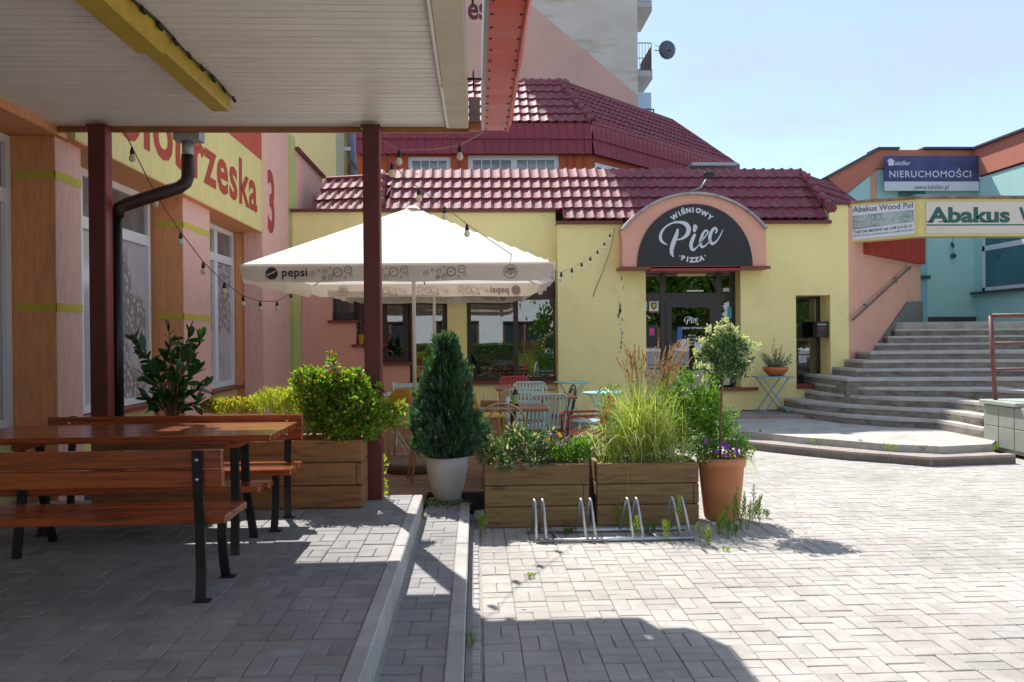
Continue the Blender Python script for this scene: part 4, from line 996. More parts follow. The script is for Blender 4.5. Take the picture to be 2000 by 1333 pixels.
# ridge caps
rc = MB(); ry = org.y + slope*s1.y+.05; rz = org.z + slope*s1.z + .0
xr_end = xq + nR*tw
k = 0; x = pX(752, 16.5)
while x < xr_end:
    MB().tube([(x, ry, rz-.01), (x+.335, ry, rz-.01)], .05, 10).tube([(x+.30, ry, rz-.01), (x+.345, ry, rz-.01)], .06, 10).build('ridge_cap', M['roof'], rf2); x += .34
# hip at right, then receding slope along the chamfer
h0 = Vector((xr_end, ry, rz)); h1 = Vector((xr_end+.08, YR-.02, org2.z+.16))
n_ = 5
for i in range(n_):
    a = h0.lerp(h1, i/n_); b = h0.lerp(h1, (i+1)/n_+.02); MB().tube([a+Vector((0, 0, .02)), b+Vector((0, 0, .02))], [.085, .10], 10).build('hip_cap', M['roof'], rf2)
u3 = Vector((1, 1, 0)).normalized(); o3 = Vector((xr_end+.08, YR+.02, 4.0)); v3 = Vector((xr_end, ry, rz)) - o3; k3 = v3.dot(u3); s3 = v3 - u3*k3; l3 = s3.length; L3 = 3.0
rf3 = plate(o3, u3, s3, L3, l3, M['roofband'], 'roof', pz, off=-.02, poly=[(0, 0), (L3, 0), (k3+1.5, l3), (k3, l3)])
TP3 = tile_mesh('roof_tile', tw, l3/4, m=M['roof'], parent=rf3)
tile_plane(rf3, o3, u3, s3, 17, 4, tw, l3/4, lambda a, b: a > b*k3/l3 and a < L3-b*(L3-k3-1.5)/l3, M['roof'], tproto=TP3)
s3 = s3.normalized()
a = Vector((xr_end, ry, rz)); b = a + u3*1.5; MB().tube([a, b], .05, 8).build('ridge_cap', M['roof'], rf3)
MB().tube([b, o3+u3*L3], .05, 8).build('hip_cap', M['roof'], rf3)
# left angled plane
uL = Vector((1, -.30, 0)).normalized(); sL = Vector((.30, 1, 1.04)).normalized()
oL = Vector((pX(604, YL+.45), YL+.50, zt_l+.06)); LL = (ox+.12-oL.x)/uL.x
sLl = 1.09
rf4 = plate(oL, uL, sL, LL, sLl, M['flashing'], 'roof', pz)
TP4 = tile_mesh('roof_tile', tw, .365, m=M['roof'], parent=rf4)
tile_plane(rf4, oL, uL, sL, int(LL/tw), 3, tw, .365, lambda a, b: b < sLl+.05, M['roof'], tproto=TP4)
MB().tube([oL + sL*(sLl+.02), oL + sL*(sLl+.02) + uL*(LL-.15)], .05, 8).build('ridge_cap', M['roof'], rf4)
hc0 = Vector((ox+.02, YL-.02, zt_l+.10)); hc1 = Vector((pX(748, ry), ry, rz+.04))
for i in range(4):
    MB().tube([hc0.lerp(hc1, i/4), hc0.lerp(hc1, (i+1)/4+.03)], [.095, .08], 10).build('hip_cap', M['roof'], rf4)
# flat roof and back of the building
MB().prism([(-3.3, 17.6), (ox, ry+.3), (ox, ry+.06), (xr_end, ry+.06), (xr_end+1.0, ry+1.1), (xr_end+1.0, 18.9), (-3.3, 18.9)], 3.1, rz-.12).build('flat_roof', M['darkcap'], pz)
MB().box(-3.35, 8.9, 19.55, 19.7, .1, 4.2).build('wall', M['yellow'], pz)
# lamp on the roof above the arch
lp = thing('roof_floodlight', (pX(1384, YR), YR, 4.6), 'small dark floodlight on a bent arm above the arched sign', 'floodlight')
a = P(1348, 374, Y=YR); b = P(1384, 343, Y=YR-.2)
MB().tube([a, (a.x+.18, a.y-.1, a.z+.05), b], .014, 6).build('arm', M['greymetal'], lp)
MB().box(b.x-.09, b.x+.09, b.y-.07, b.y+.05, b.z-.06, b.z+.06, bev=.015).build('lamp_head', M['black'], lp)

# ================================================================== BUILDINGS BEHIND
ub = thing('mansard_building', (-.5, 19, 3), 'orange upper storey with burgundy mansard roof rising behind the pizzeria', 'building')
YU = 19.0; zb0_, zb1_ = pZ(302, YU, 950), pZ(243, YU, 950)
xu0, xu1 = pX(700, YU), pX(1157, YU)
wo_ = [(pX(800, YU), pX(883, YU), 4.6, pZ(306, YU)), (pX(917, YU), pX(1095, YU), 4.6, pZ(303, YU))]
w = MB(); holes(w, xu0, xu1, 3.0, zb0_+.1, YU, YU+.3, wo_); w.build('wall', M['orangeplaster'], ub)
for x in (1110, 1125, 1143, 760, 780, 900): MB().box(pX(x, YU)-.012, pX(x, YU)+.012, YU-.02, YU-.001, 3, zb0_).build('cladding_seam', M['letter'], ub)
BL = mat('painted_blue_reflection', (.06,.13,.36), .08, var=.3); TN = mat('tan_curtain', (.42,.33,.27), .6, var=.2)
f1 = win(wo_[0][0], wo_[0][1], 4.6, wo_[0][3], YU+.05, fw=.09, fm='whiteframe', pane=WG2, parent=ub)
f2 = win(wo_[1][0], wo_[1][1], 4.6, wo_[1][3], YU+.05, mull=[pX(1007, YU)], fw=.11, fm='whiteframe', pane=WG2, parent=ub)
MB().box(wo_[0][0]+.09, pX(842, YU), YU+.16, YU+.17, 4.6, 5.8).build('curtain_sky_backing', TN, f1); MB().box(pX(842, YU), wo_[0][1], YU+.16, YU+.17, 4.6, 5.8).build('curtain_sky_backing', BL, f1)  # tan half is curtain; blue half is a sky reflection painted in colour
MB().box(wo_[1][0]+.09, pX(1007, YU), YU+.16, YU+.17, 4.6, 5.8).build('curtain_sky_backing', M['dim'], f2); MB().box(pX(1007, YU), wo_[1][1], YU+.16, YU+.17, 4.6, 5.8).build('curtain_sky_backing', mat('painted_sky_reflection', (.35,.42,.48), .3), f2)  # right-hand sheet has the reflected sky painted into its colour
for f_, a, b, n_ in ((f1, *wo_[0][:2], 4), (f2, wo_[1][0], pX(1007, YU), 4), (f2, pX(1007, YU), wo_[1][1], 4)):
    bars_ = MB()
    for i in range(1, n_): x = a + .1 + (b-a-.2)*i/n_; bars_.box(x-.011, x+.011, YU+.065, YU+.078, 4.6, 5.75)
    bars_.box(a+.05, b-.05, YU+.063, YU+.064+.012, 5.20, 5.222); bars_.build('glazing_bars', M['whiteframe'], f_)
# 45 degree chamfer wall of the upper storey
k0 = Vector((xu1, YU, 0)); k1 = k0 + Vector((5.2, 5.2, 0))
w = MB().prism([(k0.x, k0.y), (k1.x, k1.y), (k1.x-.3, k1.y+.3), (k0.x-.3, k0.y+.3)], 3, zb0_+.1); w.build('wall', M['orangeplaster'], ub)
def on45(t, z, off=.02): return (k0.x + t*.7071 + off*.7071, k0.y + t*.7071 - off*.7071, z)
for a, b in ((.12, 1.35), (2.0, 3.2)):
    q = MB().add([on45(a, 4.6), on45(b, 4.6), on45(b, 5.65), on45(a, 5.65)], [(0, 1, 2, 3)]); fo = q.build('window', M['whiteframe'], ub)
    for i in range(4):
        c0_ = a+.08+(b-a-.1)*i/4; q = MB().add([on45(c0_, 4.6, .03), on45(c0_+(b-a)/4-.05, 4.6, .03), on45(c0_+(b-a)/4-.05, 5.56, .03), on45(c0_, 5.56, .03)], [(0, 1, 2, 3)]); q.build('pane', mat('dark_glass', (.03,.045,.06), .06), fo)
# mansard band
bandh = zb1_-zb0_; tb_ = .19
bdp = MB().box(xu0, xu1, YU-.10, YU-.02, zb0_, zb1_).build('mansard_band', M['roofband'], ub)
T5 = tile_mesh('band_tile', .19, bandh/2+.02, .030, M['roofband'], bdp)
nb_ = int((xu1-xu0)/.19)
tile_plane(bdp, (xu1-nb_*.19, YU-.125, zb0_-.02), (1, 0, 0), (0, .06, 1), nb_, 2, .19, bandh/2, lambda a, b: True, M['roofband'], 'band_tile', tproto=T5)
L5 = 7.0
q = MB().add([on45(-.1, zb0_, .10), on45(L5, zb0_, .10), on45(L5, zb1_+.07, .12), on45(-.1, zb1_+.07, .12), on45(-.1, zb0_, -.05), on45(L5, zb0_, -.05)], [(0, 1, 2, 3), (0, 4, 5, 1)])
bd2 = q.build('mansard_band', M['roofband'], ub)
T6 = tile_mesh('band_tile', .19, bandh/2+.02, .030, M['roofband'], bd2)
u45 = Vector((1, 1, 0)).normalized()
tile_plane(bd2, Vector(on45(-.12, zb0_-.02, .125)), u45, (-.04, .04, 1), int(L5/.19)+1, 2, .19, bandh/2, lambda a, b: True, M['roofband'], 'band_tile', tproto=T6)
# upper roof front plane
YT = 20.45; zr_ = pZ(163, YT, 1050); rise_ = zr_-zb1_; run_ = YT-YU+.1
s5 = Vector((0, run_, rise_)).normalized(); l5 = math.hypot(run_, rise_)
xh = pX(1097, YT)
o5 = Vector((xu0, YU-.12, zb1_+.0))
w5 = xu1-xu0+.05
rf5 = plate(o5, u1, s5, w5, l5, M['flashing'], 'roof', ub, poly=[(0, 0), (w5, 0), (xh-xu0, l5), (0, l5)])
T7 = tile_mesh('roof_tile', .21, l5/5.5, m=M['roof'], parent=rf5)
n5 = int(w5/.21); tile_plane(rf5, Vector((xu1+.05-n5*.21, o5.y, o5.z+.02)), u1, s5, n5, 6, .21, l5/5.5, lambda a, b: a < w5 - b*(xu1+.05-xh)/l5, M['roof'], tproto=T7)
x = xu0
while x < xh: MB().tube([(x, YT, zr_+.02), (x+.38, YT, zr_+.02)], .06, 8).build('ridge_cap', M['roof'], rf5); x += .385
ha = Vector((xu1+.03, YU-.12, zb1_+.04)); hb = Vector((xh, YT, zr_+.04))
for i in range(8): MB().tube([ha.lerp(hb, i/8), ha.lerp(hb, (i+1)/8+.02)], [.10, .085], 8).build('hip_cap', M['roof'], rf5)
# upper roof on the 45 degree side
o6 = ha.copy(); s6v = Vector((hb.x, hb.y, hb.z)) - ha; nrm6 = u45.cross(s6v).normalized(); s6 = (s6v - u45*s6v.dot(u45)); l6 = s6.length; s6.normalize(); sh = s6v.dot(u45)
rt = 5.15
rf6 = plate(o6, u45, s6, 0, 0, M['roofband'], 'roof', ub, off=-.03, poly=[(0, -.06), (7.0, -.06), (sh+rt, l6), (sh, l6)])
T8 = tile_mesh('roof_tile', .19, l6/7, m=M['roof'], parent=rf6)
kx = (7.0-(sh+rt))/l6
tile_plane(rf6, o6, u45, s6, 40, 7, .19, l6/7, lambda a, b: a > sh*b/l6 and a < 7.0-kx*b, M['roof'], tproto=T8)
MB().tube([hb, hb+u45*rt], .06, 8).build('ridge_cap', M['roof'], rf6)
MB().tube([hb+u45*rt, o6+u45*7.0], .06, 8).build('hip_cap', M['roof'], rf6)
MB().prism([(xu0, YU+.3), (xu1-.2, YU+.3), (k1.x-.3, k1.y+.35), (k1.x-.3, 26), (xu0, 26)], 2.9, zb1_-.05).build('wall', M['orangeplaster'], ub)
MB().box(pX(1345, 18), pX(1432, 18), 17.6, 18.4, pZ(331, 18, 1400), pZ(325, 18, 1400)).build('roof_hatch', M['greymetal'], ub)

# tower block
tw_ = thing('tower_block', (1.8, 30, 0), 'tall weathered concrete apartment block with faded pink diagonal rising behind the roofs', 'building')
TX0, TX1, TY, TH = -2.4, pX(1250, 30), 30.0, 25.6
MB().box(TX0, TX1, TY, TY+11, 0, TH).build('wall', M['tower'], tw_)
a = P(1040, 12, Y=TY); b = P(1256, 196, Y=TY); m_ = (b.z-a.z)/(b.x-a.x)
MB().prism([(TX0, 2), (TX1-.001, 2), (TX1-.001, a.z+m_*(TX1-a.x)), (TX0, a.z+m_*(TX0-a.x))], TY-.012, TY-.003, 'y').build('pink_paint', M['towerpink'], tw_)
t = text_mb('es', 1.15, .03); p = P(916, 37, Y=TY-.02); place2d(t, lambda u, v: (p.x+u*.72-.05, TY-.02, p.z+v)).build('lettering', mat('faded_maroon_letter', (.10,.03,.04), .9), tw_)
for (yt, yb, rail) in ((2, 40, False), (137, 165, True)):
    zt_ = pZ(yt, 31, 1260); x0_ = TX1+.002; x1_ = pX(1283, 31)
    bo = MB().prism([(x0_, 31.0), (x1_-.1, 31.0), (x1_, 31.4), (x1_, 33.6), (x0_, 33.6)], zt_-.22, zt_-.02).build('balcony', M['towergrey'], tw_)
    MB().prism([(x0_, 31.0), (x1_-.1, 31.0), (x1_, 31.4), (x1_, 33.6), (x0_, 33.6)], zt_-.02, zt_+.02).build('balcony_edge', M['darkcap'], bo)
    if rail:
        r_ = MB(); r_.tube([(x0_, 31.03, zt_+1.02), (x1_-.12, 31.03, zt_+1.02), (x1_-.04, 31.4, zt_+1.02), (x1_-.04, 33.5, zt_+1.02)], .018, 6)
        r_.tube([(x0_, 31.03, zt_+.45), (x1_-.12, 31.03, zt_+.45)], .015, 6)
        for i in range(7): x = x0_+.03+i*(x1_-x0_-.15)/6; r_.tube([(x, 31.03, zt_), (x, 31.03, zt_+1.02)], .009, 5)
        r_.build('railing', M['darkcap'], bo)
        MB().box(x1_-.05, x1_-.03, 31.4, 33.5, zt_+.05, zt_+1.0).build('railing_panel', M['flashing'], bo)
MB().box(TX1+.002, pX(1278, 31), 31.2, 33.0, pZ(216, 31, 1260), pZ(165, 31, 1260)-.25).build('loggia_glazing', M['paleblue'], tw_)
MB().tube([(TX1, 31, pZ(214, 31, 1260)), (pX(1280, 31), 31, pZ(214, 31, 1260))], .03, 6).tube([(pX(1280, 31), 31, pZ(214, 31, 1260)), (pX(1280, 31), 31, pZ(222, 31, 1260))], .03, 6).build('rail', M['darkcap'], tw_)
p = P(1303, 98, Y=31.2); ds = thing('satellite_dish', (p.x, 31.2, p.z), 'dark blue satellite dish beside the tower balcony', 'satellite dish')
dm = MB(); n = 24; prof = [(0, .10), (.12, .095), (.24, .07), (.33, .015), (.345, .0), (.335, -.008)]
vs = []; Rm = Matrix.Rotation(R(100), 3, 'X') @ Matrix.Rotation(R(12), 3, 'Y')
dm.lathe((0, 0, 0), prof, n); dm.v = [tuple(Rm @ Vector(v)) for v in dm.v]; dm.build('dish', M['steelblue'], ds, glob=False)
MB().tube([(0, -.04, -.05), (.02, -.35, -.12)], .012, 6).lathe((.02, -.37, -.14), [(0, -.05), (.035, -.05), (.035, .04), (0, .05)], 8).build('receiver_arm', M['black'], ds, glob=False)
MB().tube([(0, .10, 0), (-.45, .15, .03)], .015, 6).tube([(0, .10, 0), (-.45, .15, .25)], .008, 6).build('bracket', M['black'], ds, glob=False)

# lime building behind on the left
lb = thing('lime_building', (-5, 22, 0), 'pale lime rendered building behind the dusky pink side wall', 'building')
MB().box(-12, pX(662, 22), 22, 26, 0, 9.5).build('wall', M['limewall'], lb)
MB().box(pX(660, 22), pX(676, 22), 21.95, 26, 0, 9.5).build('corner_strip', M['sagewall'], lb)
MB().box(pX(676, 22), pX(705, 22.3), 22.3, 26, 0, 9.5).build('recess_reflection', mat('blue_window_reflection', (.30,.50,.72), .15, var=.1), lb)  # blue window reflection painted as the colour of this block
MB().tube([(pX(681, 21.9), 21.9, 9.4), (pX(681, 21.9), 21.9, 4.6)], .075, 10).build('drainpipe', mat('olive_pipe', (.17,.19,.08), .5), lb)
MB().box(pX(676, 21.8), pX(689, 21.8), 21.75, 21.82, pZ(291, 21.8)-.06, pZ(291, 21.8)+.03).build('pipe_clip', M['greymetal'], lb)
MB().bar(P(686, 318, Y=21.2), P(712, 345, Y=21.2), .5, .09).build('porch_roof', M['darkcap'], lb)

# teal building on the right
tl_ = thing('teal_building', (10.5, 20, 2), 'turquoise rendered building with brick red parapet at the top of the steps', 'building')
YQ = 20.0; XQ = 12.3; z0q = 1.75
ztop = pZ(292, YQ, 1850)
MB().box(pX(1795, YQ), XQ, YQ, 21.5, z0q, ztop-.75).build('wall', M['teal'], tl_)
MB().box(XQ, XQ+.4, 14.5, 21.5, z0q, ztop-.75).build('wall', M['teal'], tl_)
MB().box(pX(1795, YQ)-3.4, pX(1795, YQ)-.002, YQ+.35, 21.5, z0q, ztop-1.9).build('wall', M['teal2'], tl_)
MB().box(XQ-.06, XQ-.002, YQ-.9, YQ+.0, z0q, ztop-.76).build('wall_panel', M['teal2'], tl_) if False else None
# gable parapet with the sloping left shoulder
xs0, xs1 = pX(1618, YQ), pX(1716, YQ)
pts_ = [(xs0, pZ(340, YQ, 1618)), (xs1, pZ(293, YQ, 1715))]
low = pZ(346, YQ, 1760)
MB().prism([(xs0, pts_[0][1]-.1), (xs0+.45, pts_[0][1]-.5), (xs1-.02, pZ(330, YQ, 1715)), (pX(1917, YQ), pZ(330, YQ, 1900)), (pX(1917, YQ), pZ(295, YQ, 1900)), (xs1, pZ(293, YQ, 1715))][::1], YQ-.02, YQ+.5, 'y').build('parapet', M['brick'], tl_)
MB().prism([(xs0+.1, 3.0), (pX(1800, YQ), 3.0), (pX(1800, YQ), pZ(331, YQ, 1760)), (xs1, pZ(331, YQ, 1715)), (xs0+.45, pts_[0][1]-.52)], YQ+.02, YQ+.4, 'y').build('wall', M['teal'], tl_)
MB().box(pX(1702, YQ), pX(1715, YQ), YQ+.012, YQ+.018, 4.2, pZ(334, YQ, 1710)).build('paint_strip', M['pink'], tl_)
cpz = MB(); cpz.bar((xs0-.03, YQ+.2, pts_[0][1]-.10), (xs1, YQ+.2, pts_[1][1]+.0), .56, .05)
cpz.box(xs1, pX(1757, YQ), YQ-.08, YQ+.55, pts_[1][1]+.0, pts_[1][1]+.055).box(pX(1757, YQ), pX(1800, YQ), YQ+.02, YQ+.55, pts_[1][1]-.05, pts_[1][1]+.004).box(pX(1804, YQ), pX(1932, YQ), YQ-.10, YQ+.55, pts_[1][1]+.0, pts_[1][1]+.055)
cpz.build('parapet_cap', M['darkcap'], tl_)
MB().box(pX(1757, YQ), pX(1800, YQ), YQ-.021, YQ-.018, pZ(312, YQ, 1780), pts_[1][1]-.06).build('parapet_recess', M['letter'], tl_) if False else None
zp = ztop-.02
MB().box(XQ-.03, XQ+.45, 14.5, YQ-.03, zp-.68, zp).build('parapet', M['brick'], tl_)
MB().box(XQ-.10, XQ+.5, 14.4, YQ+.0, zp+.001, zp+.05).build('parapet_cap', M['darkcap'], tl_)
# receding front pier and window slot on the left of the teal wall
MB().box(pX(1790, YQ-.4), pX(1812, YQ-.4), YQ-.4, YQ-.003, z0q, 5.0).build('pier', M['teal2'], tl_)
MB().box(pX(1788, YQ-.42), pX(1817, YQ-.42), YQ-.46, YQ-.403, pZ(542, YQ-.4, 1800)-.05, pZ(542, YQ-.4, 1800)+.04).build('sill', M['darkcap'], tl_)
# window on the receding wall
zw0, zw1 = pZ(560, 18.66, 2000)-.05, 4.35
wv = MB(); y0_, y1_ = 17.2, 19.62; Xw = XQ-.012
for a, b, c, d in ((y0_, y0_+.08, zw0, zw1), (y1_-.1, y1_, zw0, zw1), (y0_, y1_, zw0, zw0+.08), (y0_, y1_, zw1-.08, zw1), (y0_, y1_, 3.62, 3.74)): wv.box(Xw-.03, Xw, a, b, c, d)
wf = wv.build('window', M['whiteframe'], tl_)
PT = mat('teal_dark_pane', (.05,.16,.19), .06, var=.3, vscale=1.5)
MB().box(Xw-.012, Xw+.004, y0_+.08, y1_-.1, zw0+.08, 3.62).build('pane', PT, wf); MB().box(Xw-.012, Xw+.004, y0_+.08, y1_-.1, 3.74, zw1-.08).build('pane', PT, wf)
MB().box(Xw-.12, Xw, y0_-.1, y1_+.35, zw0-.07, zw0-.01).build('sill', M['darkcap'], wf)
MB().box(pX(1797, YQ), XQ, YQ-.05, YQ-.004, z0q, 2.05).build('plinth', M['darkcap'], tl_)
MB().box(pX(1757, YQ), pX(1808, YQ), YQ-.03, YQ-.004, pZ(384, YQ, 1780), pZ(374, YQ, 1780)).build('window', mat('green_frame', (.10,.25,.19), .5), tl_)
# hanging bat-like dark cut-outs on the teal wall
hg = thing('hanging_ornament', (pX(1861, YQ-.1), YQ-.1, 3.5), 'small dark lantern hanging on a cord before the turquoise wall', 'ornament')
p1 = P(1860, 462, Y=YQ-.1); p2 = P(1862, 500, Y=YQ-.1)
MB().tube([p1, p2], .006, 5).build('cord', M['wire'], hg)
MB().bar(P(1859, 474, Y=YQ-.1), P(1862, 484, Y=YQ-.1), .06, .04).build('tag', M['signgreen'], hg)
MB().prism([(p2.x-.05, p2.z), (p2.x-.02, p2.z+.06), (p2.x+.02, p2.z+.05), (p2.x+.06, p2.z+.01), (p2.x+.03, p2.z-.06), (p2.x-.02, p2.z-.07)], YQ-.14, YQ-.06, 'y').build('lantern', M['signgreen'], hg)

# real estate sign
rs1 = thing('estate_sign', (pX(1820, 19.8), 19.8, 5.0), 'navy and white property sign reading Nieruchomo\u015bci before the turquoise parapet', 'sign')
YE = 19.75
a = P(1728, 373, Y=YE); b = P(1912, 305, Y=YE); zm = pZ(355, YE, 1820)
MB().box(a.x, b.x, YE, YE+.04, a.z, zm).build('board', M['signwhite'], rs1); MB().box(a.x, b.x, YE, YE+.04, zm+.0005, b.z).build('board', M['signnavy'], rs1)
def sign_text(body, px, py, hpx, Y, m, par, bold=0, wpx=None, shear=0, space=1.0, align='LEFT', nm='lettering'):
    p = P(px, py, Y=Y); k = Y/FPX; t = text_mb(body, 1.0, bold, align, shear=shear, space=space)
    mxh = .73; s = hpx*k/mxh; w = max(v[0] for v in t.v)-min(v[0] for v in t.v); sx = s if wpx is None else wpx*k/w
    x_ = min(v[0] for v in t.v) if align == 'LEFT' else 0
    return place2d(t, lambda u, v: (p.x+(u-x_)*sx, Y, p.z+v*s)).build(nm, m, par)
sign_text('NIERUCHOMO\u015aCI', 1737, 346.5, 13.5, YE-.004, M['signwhite'], rs1, .012, 167, space=1.12)
sign_text('eisller', 1748, 323, 9, YE-.004, M['signwhite'], rs1, .015, 32, .25)
sign_text('www.heisller.pl', 1786, 370, 9.5, YE-.004, M['signnavy'], rs1, .0, 70)
p = P(1740, 318, Y=YE-.004); q = MB(); k = YE/FPX
q.add([(p.x+u*k, YE-.004, p.z-v*k) for u, v in ((-5, 6), (6, 6), (6, -2), (-5, -2))], [(0, 1, 2, 3)]); q.add([(p.x+u*k, YE-.004, p.z-v*k) for u, v in ((-8, -2), (9, -2), (3, -7), (-3, -8))], [(0, 1, 2, 3)])
q.build('logo', M['signwhite'], rs1)
for x in (1740, 1895): MB().tube([P(x, 340, Y=YE+.04), P(x, 340, Y=YQ-.02)], .02, 6).build('bracket', M['greymetal'], rs1)

# sign beam over the steps
gb = thing('timber_trade_sign', (9.5, 15.1, 3.4), 'cream and yellow sign box reading Abakus spanning above the steps', 'sign')
g0 = Vector((pX(1661, 15.5), 15.5, 0)); g1 = Vector((pX(1797, 15.05), 15.05, 0)); g2 = Vector((12.2, 15.05, 0))
zt0, zt1 = pZ(389, 15.05, 1800), pZ(462, 15.05, 1800)
zA, zB = pZ(396, 15.5, 1661), pZ(473, 15.5, 1661)
def gbox(p, q_, a0_, a1_, b0_, b1_, th, m, nm, off=0, par=gb, frm=0, to=1):
    d = (q_-p); n2 = Vector((d.y, -d.x, 0)).normalized(); pp_ = p.lerp(q_, frm) + n2*off; qq_ = p.lerp(q_, to) + n2*off
    vs = [(pp_.x, pp_.y, a0_), (qq_.x, qq_.y, b0_), (qq_.x, qq_.y, b1_), (pp_.x, pp_.y, a1_)]; vs += [(x-n2.x*th, y-n2.y*th, z) for x, y, z in vs]
    return MB().add(vs, [(0, 1, 2, 3), (7, 6, 5, 4), (0, 4, 5, 1), (1, 5, 6, 2), (2, 6, 7, 3), (3, 7, 4, 0)]).build(nm, m, par)
gbox(g0, g1, zB-.01, zA-.02, zt1, zt0, .30, M['signyel'], 'frame'); gbox(g1, g2, zt1, zt0, zt1, zt0, .30, M['signyel'], 'frame')
gbox(g0, g1, zA-.018, zA+.03, zt0+.002, zt0+.055, .36, mat('copper_coping', (.20,.10,.06), .5, var=.3, vscale=6, dirt=(.4,.36,.3), dscale=3), 'coping', .03)
gbox(g1, g2, zt0+.002, zt0+.055, zt0+.002, zt0+.055, .36, MATS['copper_coping'], 'coping', .03)
p1_ = gbox(g0, g1, zB+.03, zA-.07, zt1+.05, zt0-.06, .012, M['signwhite'], 'panel', .014, frm=.04, to=.93)
p2_ = gbox(g1, g2, zt1+.05, zt0-.055, zt1+.05, zt0-.055, .012, M['signcream'], 'panel', .014, frm=.03, to=.99)
YG = 15.05-.016
sign_text('Abakus', 1812, 434, 30, YG, M['signgreen'], gb, .040, 169, space=1.0); sign_text('W', 1990, 434, 30, YG, M['signgreen'], gb, .040, 44)
kk = YG/FPX
sf = MB()
for x, w_ in ((1809, 13), (1833, 16), (1908, 11), (1924, 12)):
    p = P(x, 433.6, Y=YG); sf.add([(p.x, YG, p.z-.008), (p.x+w_*kk, YG, p.z-.008), (p.x+w_*kk, YG, p.z+.010), (p.x, YG, p.z+.010)], [(0, 1, 2, 3)])
sf.build('lettering', M['signgreen'], gb)
a = P(1810, 440, Y=YG); MB().box(a.x, 12.1, YG-.001, YG+.001, a.z-.012, a.z+.012).build('underline', M['signgreen'], gb)
# text on the angled left panel
dN = (g1-g0); nN = Vector((dN.y, -dN.x, 0)).normalized()
def pan(x, y):
    d = ROT.to_3x3() @ Vector(((x-1000)/FPX, -(y-666.5)/FPX, -1)); c = g0 + nN*.018
    return CAM + d*((c-CAM).dot(nN)/d.dot(nN))
def ptext(body, x0, y0, x1, y1, hpx, m, bold=0):
    t = text_mb(body, 1.0, bold); w = max(v[0] for v in t.v); h = .73
    o = MB(); o.f = t.f; o.sm = t.sm
    o.v = [tuple(pan(x0+(x1-x0)*v[0]/w, y0+(y1-y0)*v[0]/w - v[1]/h*hpx)) for v in t.v]
    o.build('lettering', m, gb)
ptext('Abakus Wood Pol', 1666, 415, 1783, 406, 11, mat('faded_black', (.12,.12,.13), .7), .02)
q = MB().add([pan(*c) for c in ((1666, 449), (1785, 433), (1784, 410), (1666, 422))], [(0, 1, 2, 3)]); q.v = [tuple(Vector(v) + nN*.0012) for v in q.v]; q.build('printed_strip', M['fadegreen'], gb)
nN_ = nN; 
g0 = g0 + nN*.003
ptext('TARCICA B\u0141AT PODBITKA', 1668, 433, 1782, 420, 8, mat('faded_cream_print', (.50,.55,.46), .7), .02)
ptext('DESKA PODEST. SAUNA', 1669, 445, 1782, 431, 8.5, MATS['faded_cream_print'], .02)
g0 = g0 - nN*.003
ptext('TARTAK MOKINY tel. 0-89 514 52 37', 1668, 457, 1782, 444, 5.5, M['ink'], .015)
ptext('86-050 Olsztyn, ul. Ko\u0142obrzeska, tel. 5089 053543053', 1667, 463, 1784, 451, 3.6, M['ink'])

# stair end wall and railing
P0 = P(1921, 857, z=ZS)
sx_ = P0.x; sy_ = P0.y
se = thing('stair_end_wall', (sx_+.5, sy_-.5, .1), 'low grey green block wall with flat cap at the right foot of the steps', 'wall')
ztp = pZ(780, sy_, 1921)
bw = MB().box(sx_+.02, sx_+.9, sy_-1.3, sy_-.02, .05, ztp-.055).build('core', M['joint'], se)
hgt = (ztp-.06-.10)/2
for r_ in range(2):
    for i in range(4):
        ya = sy_ - .0 - i*.33
        MB().box(sx_, sx_+.15, ya-.325, ya-.005, .10+r_*hgt, .10+(r_+1)*hgt-.006, bev=.006).build('block', M['stairwall'], se)
    for i in range(3): MB().box(sx_+.155+i*.33, sx_+.155+i*.33+.325, sy_-1.36, sy_-1.29, .10+r_*hgt, .10+(r_+1)*hgt-.006, bev=.006).build('block', M['stairwall'], se)
MB().box(sx_-.04, sx_+1.3, sy_-.75, sy_+.04, ztp-.055, ztp, bev=.008).build('capstone', M['cap'], se)
MB().box(sx_-.04, sx_+1.3, sy_-1.42, sy_-.90, ztp-.16, ztp-.10, bev=.008).build('capstone', M['cap'], se)
rl = thing('stair_railing', (sx_+.2, sy_-.2, ztp), 'maroon tube railing standing on the low grey green wall', 'railing')
yr_ = sy_-.15
a = P(1944, 773, Y=yr_); b = P(1935, 617, Y=yr_)
MB().tube([(a.x, yr_, ztp), (b.x, yr_, b.z)], .030, 10).build('post', M['rust'], rl)
for yy, r_ in ((617, .026), (671, .018), (722, .018)):
    p = P(1937, yy, Y=yr_); MB().tube([(p.x, yr_, p.z), (p.x+2.2, yr_-.0, p.z+.01)], r_, 8).build('rail', M['rust'], rl)
MB().tube([(a.x+2.0, yr_, ztp-.5), (a.x+2.0, yr_, b.z)], .028, 8).build('post', M['rust'], rl)

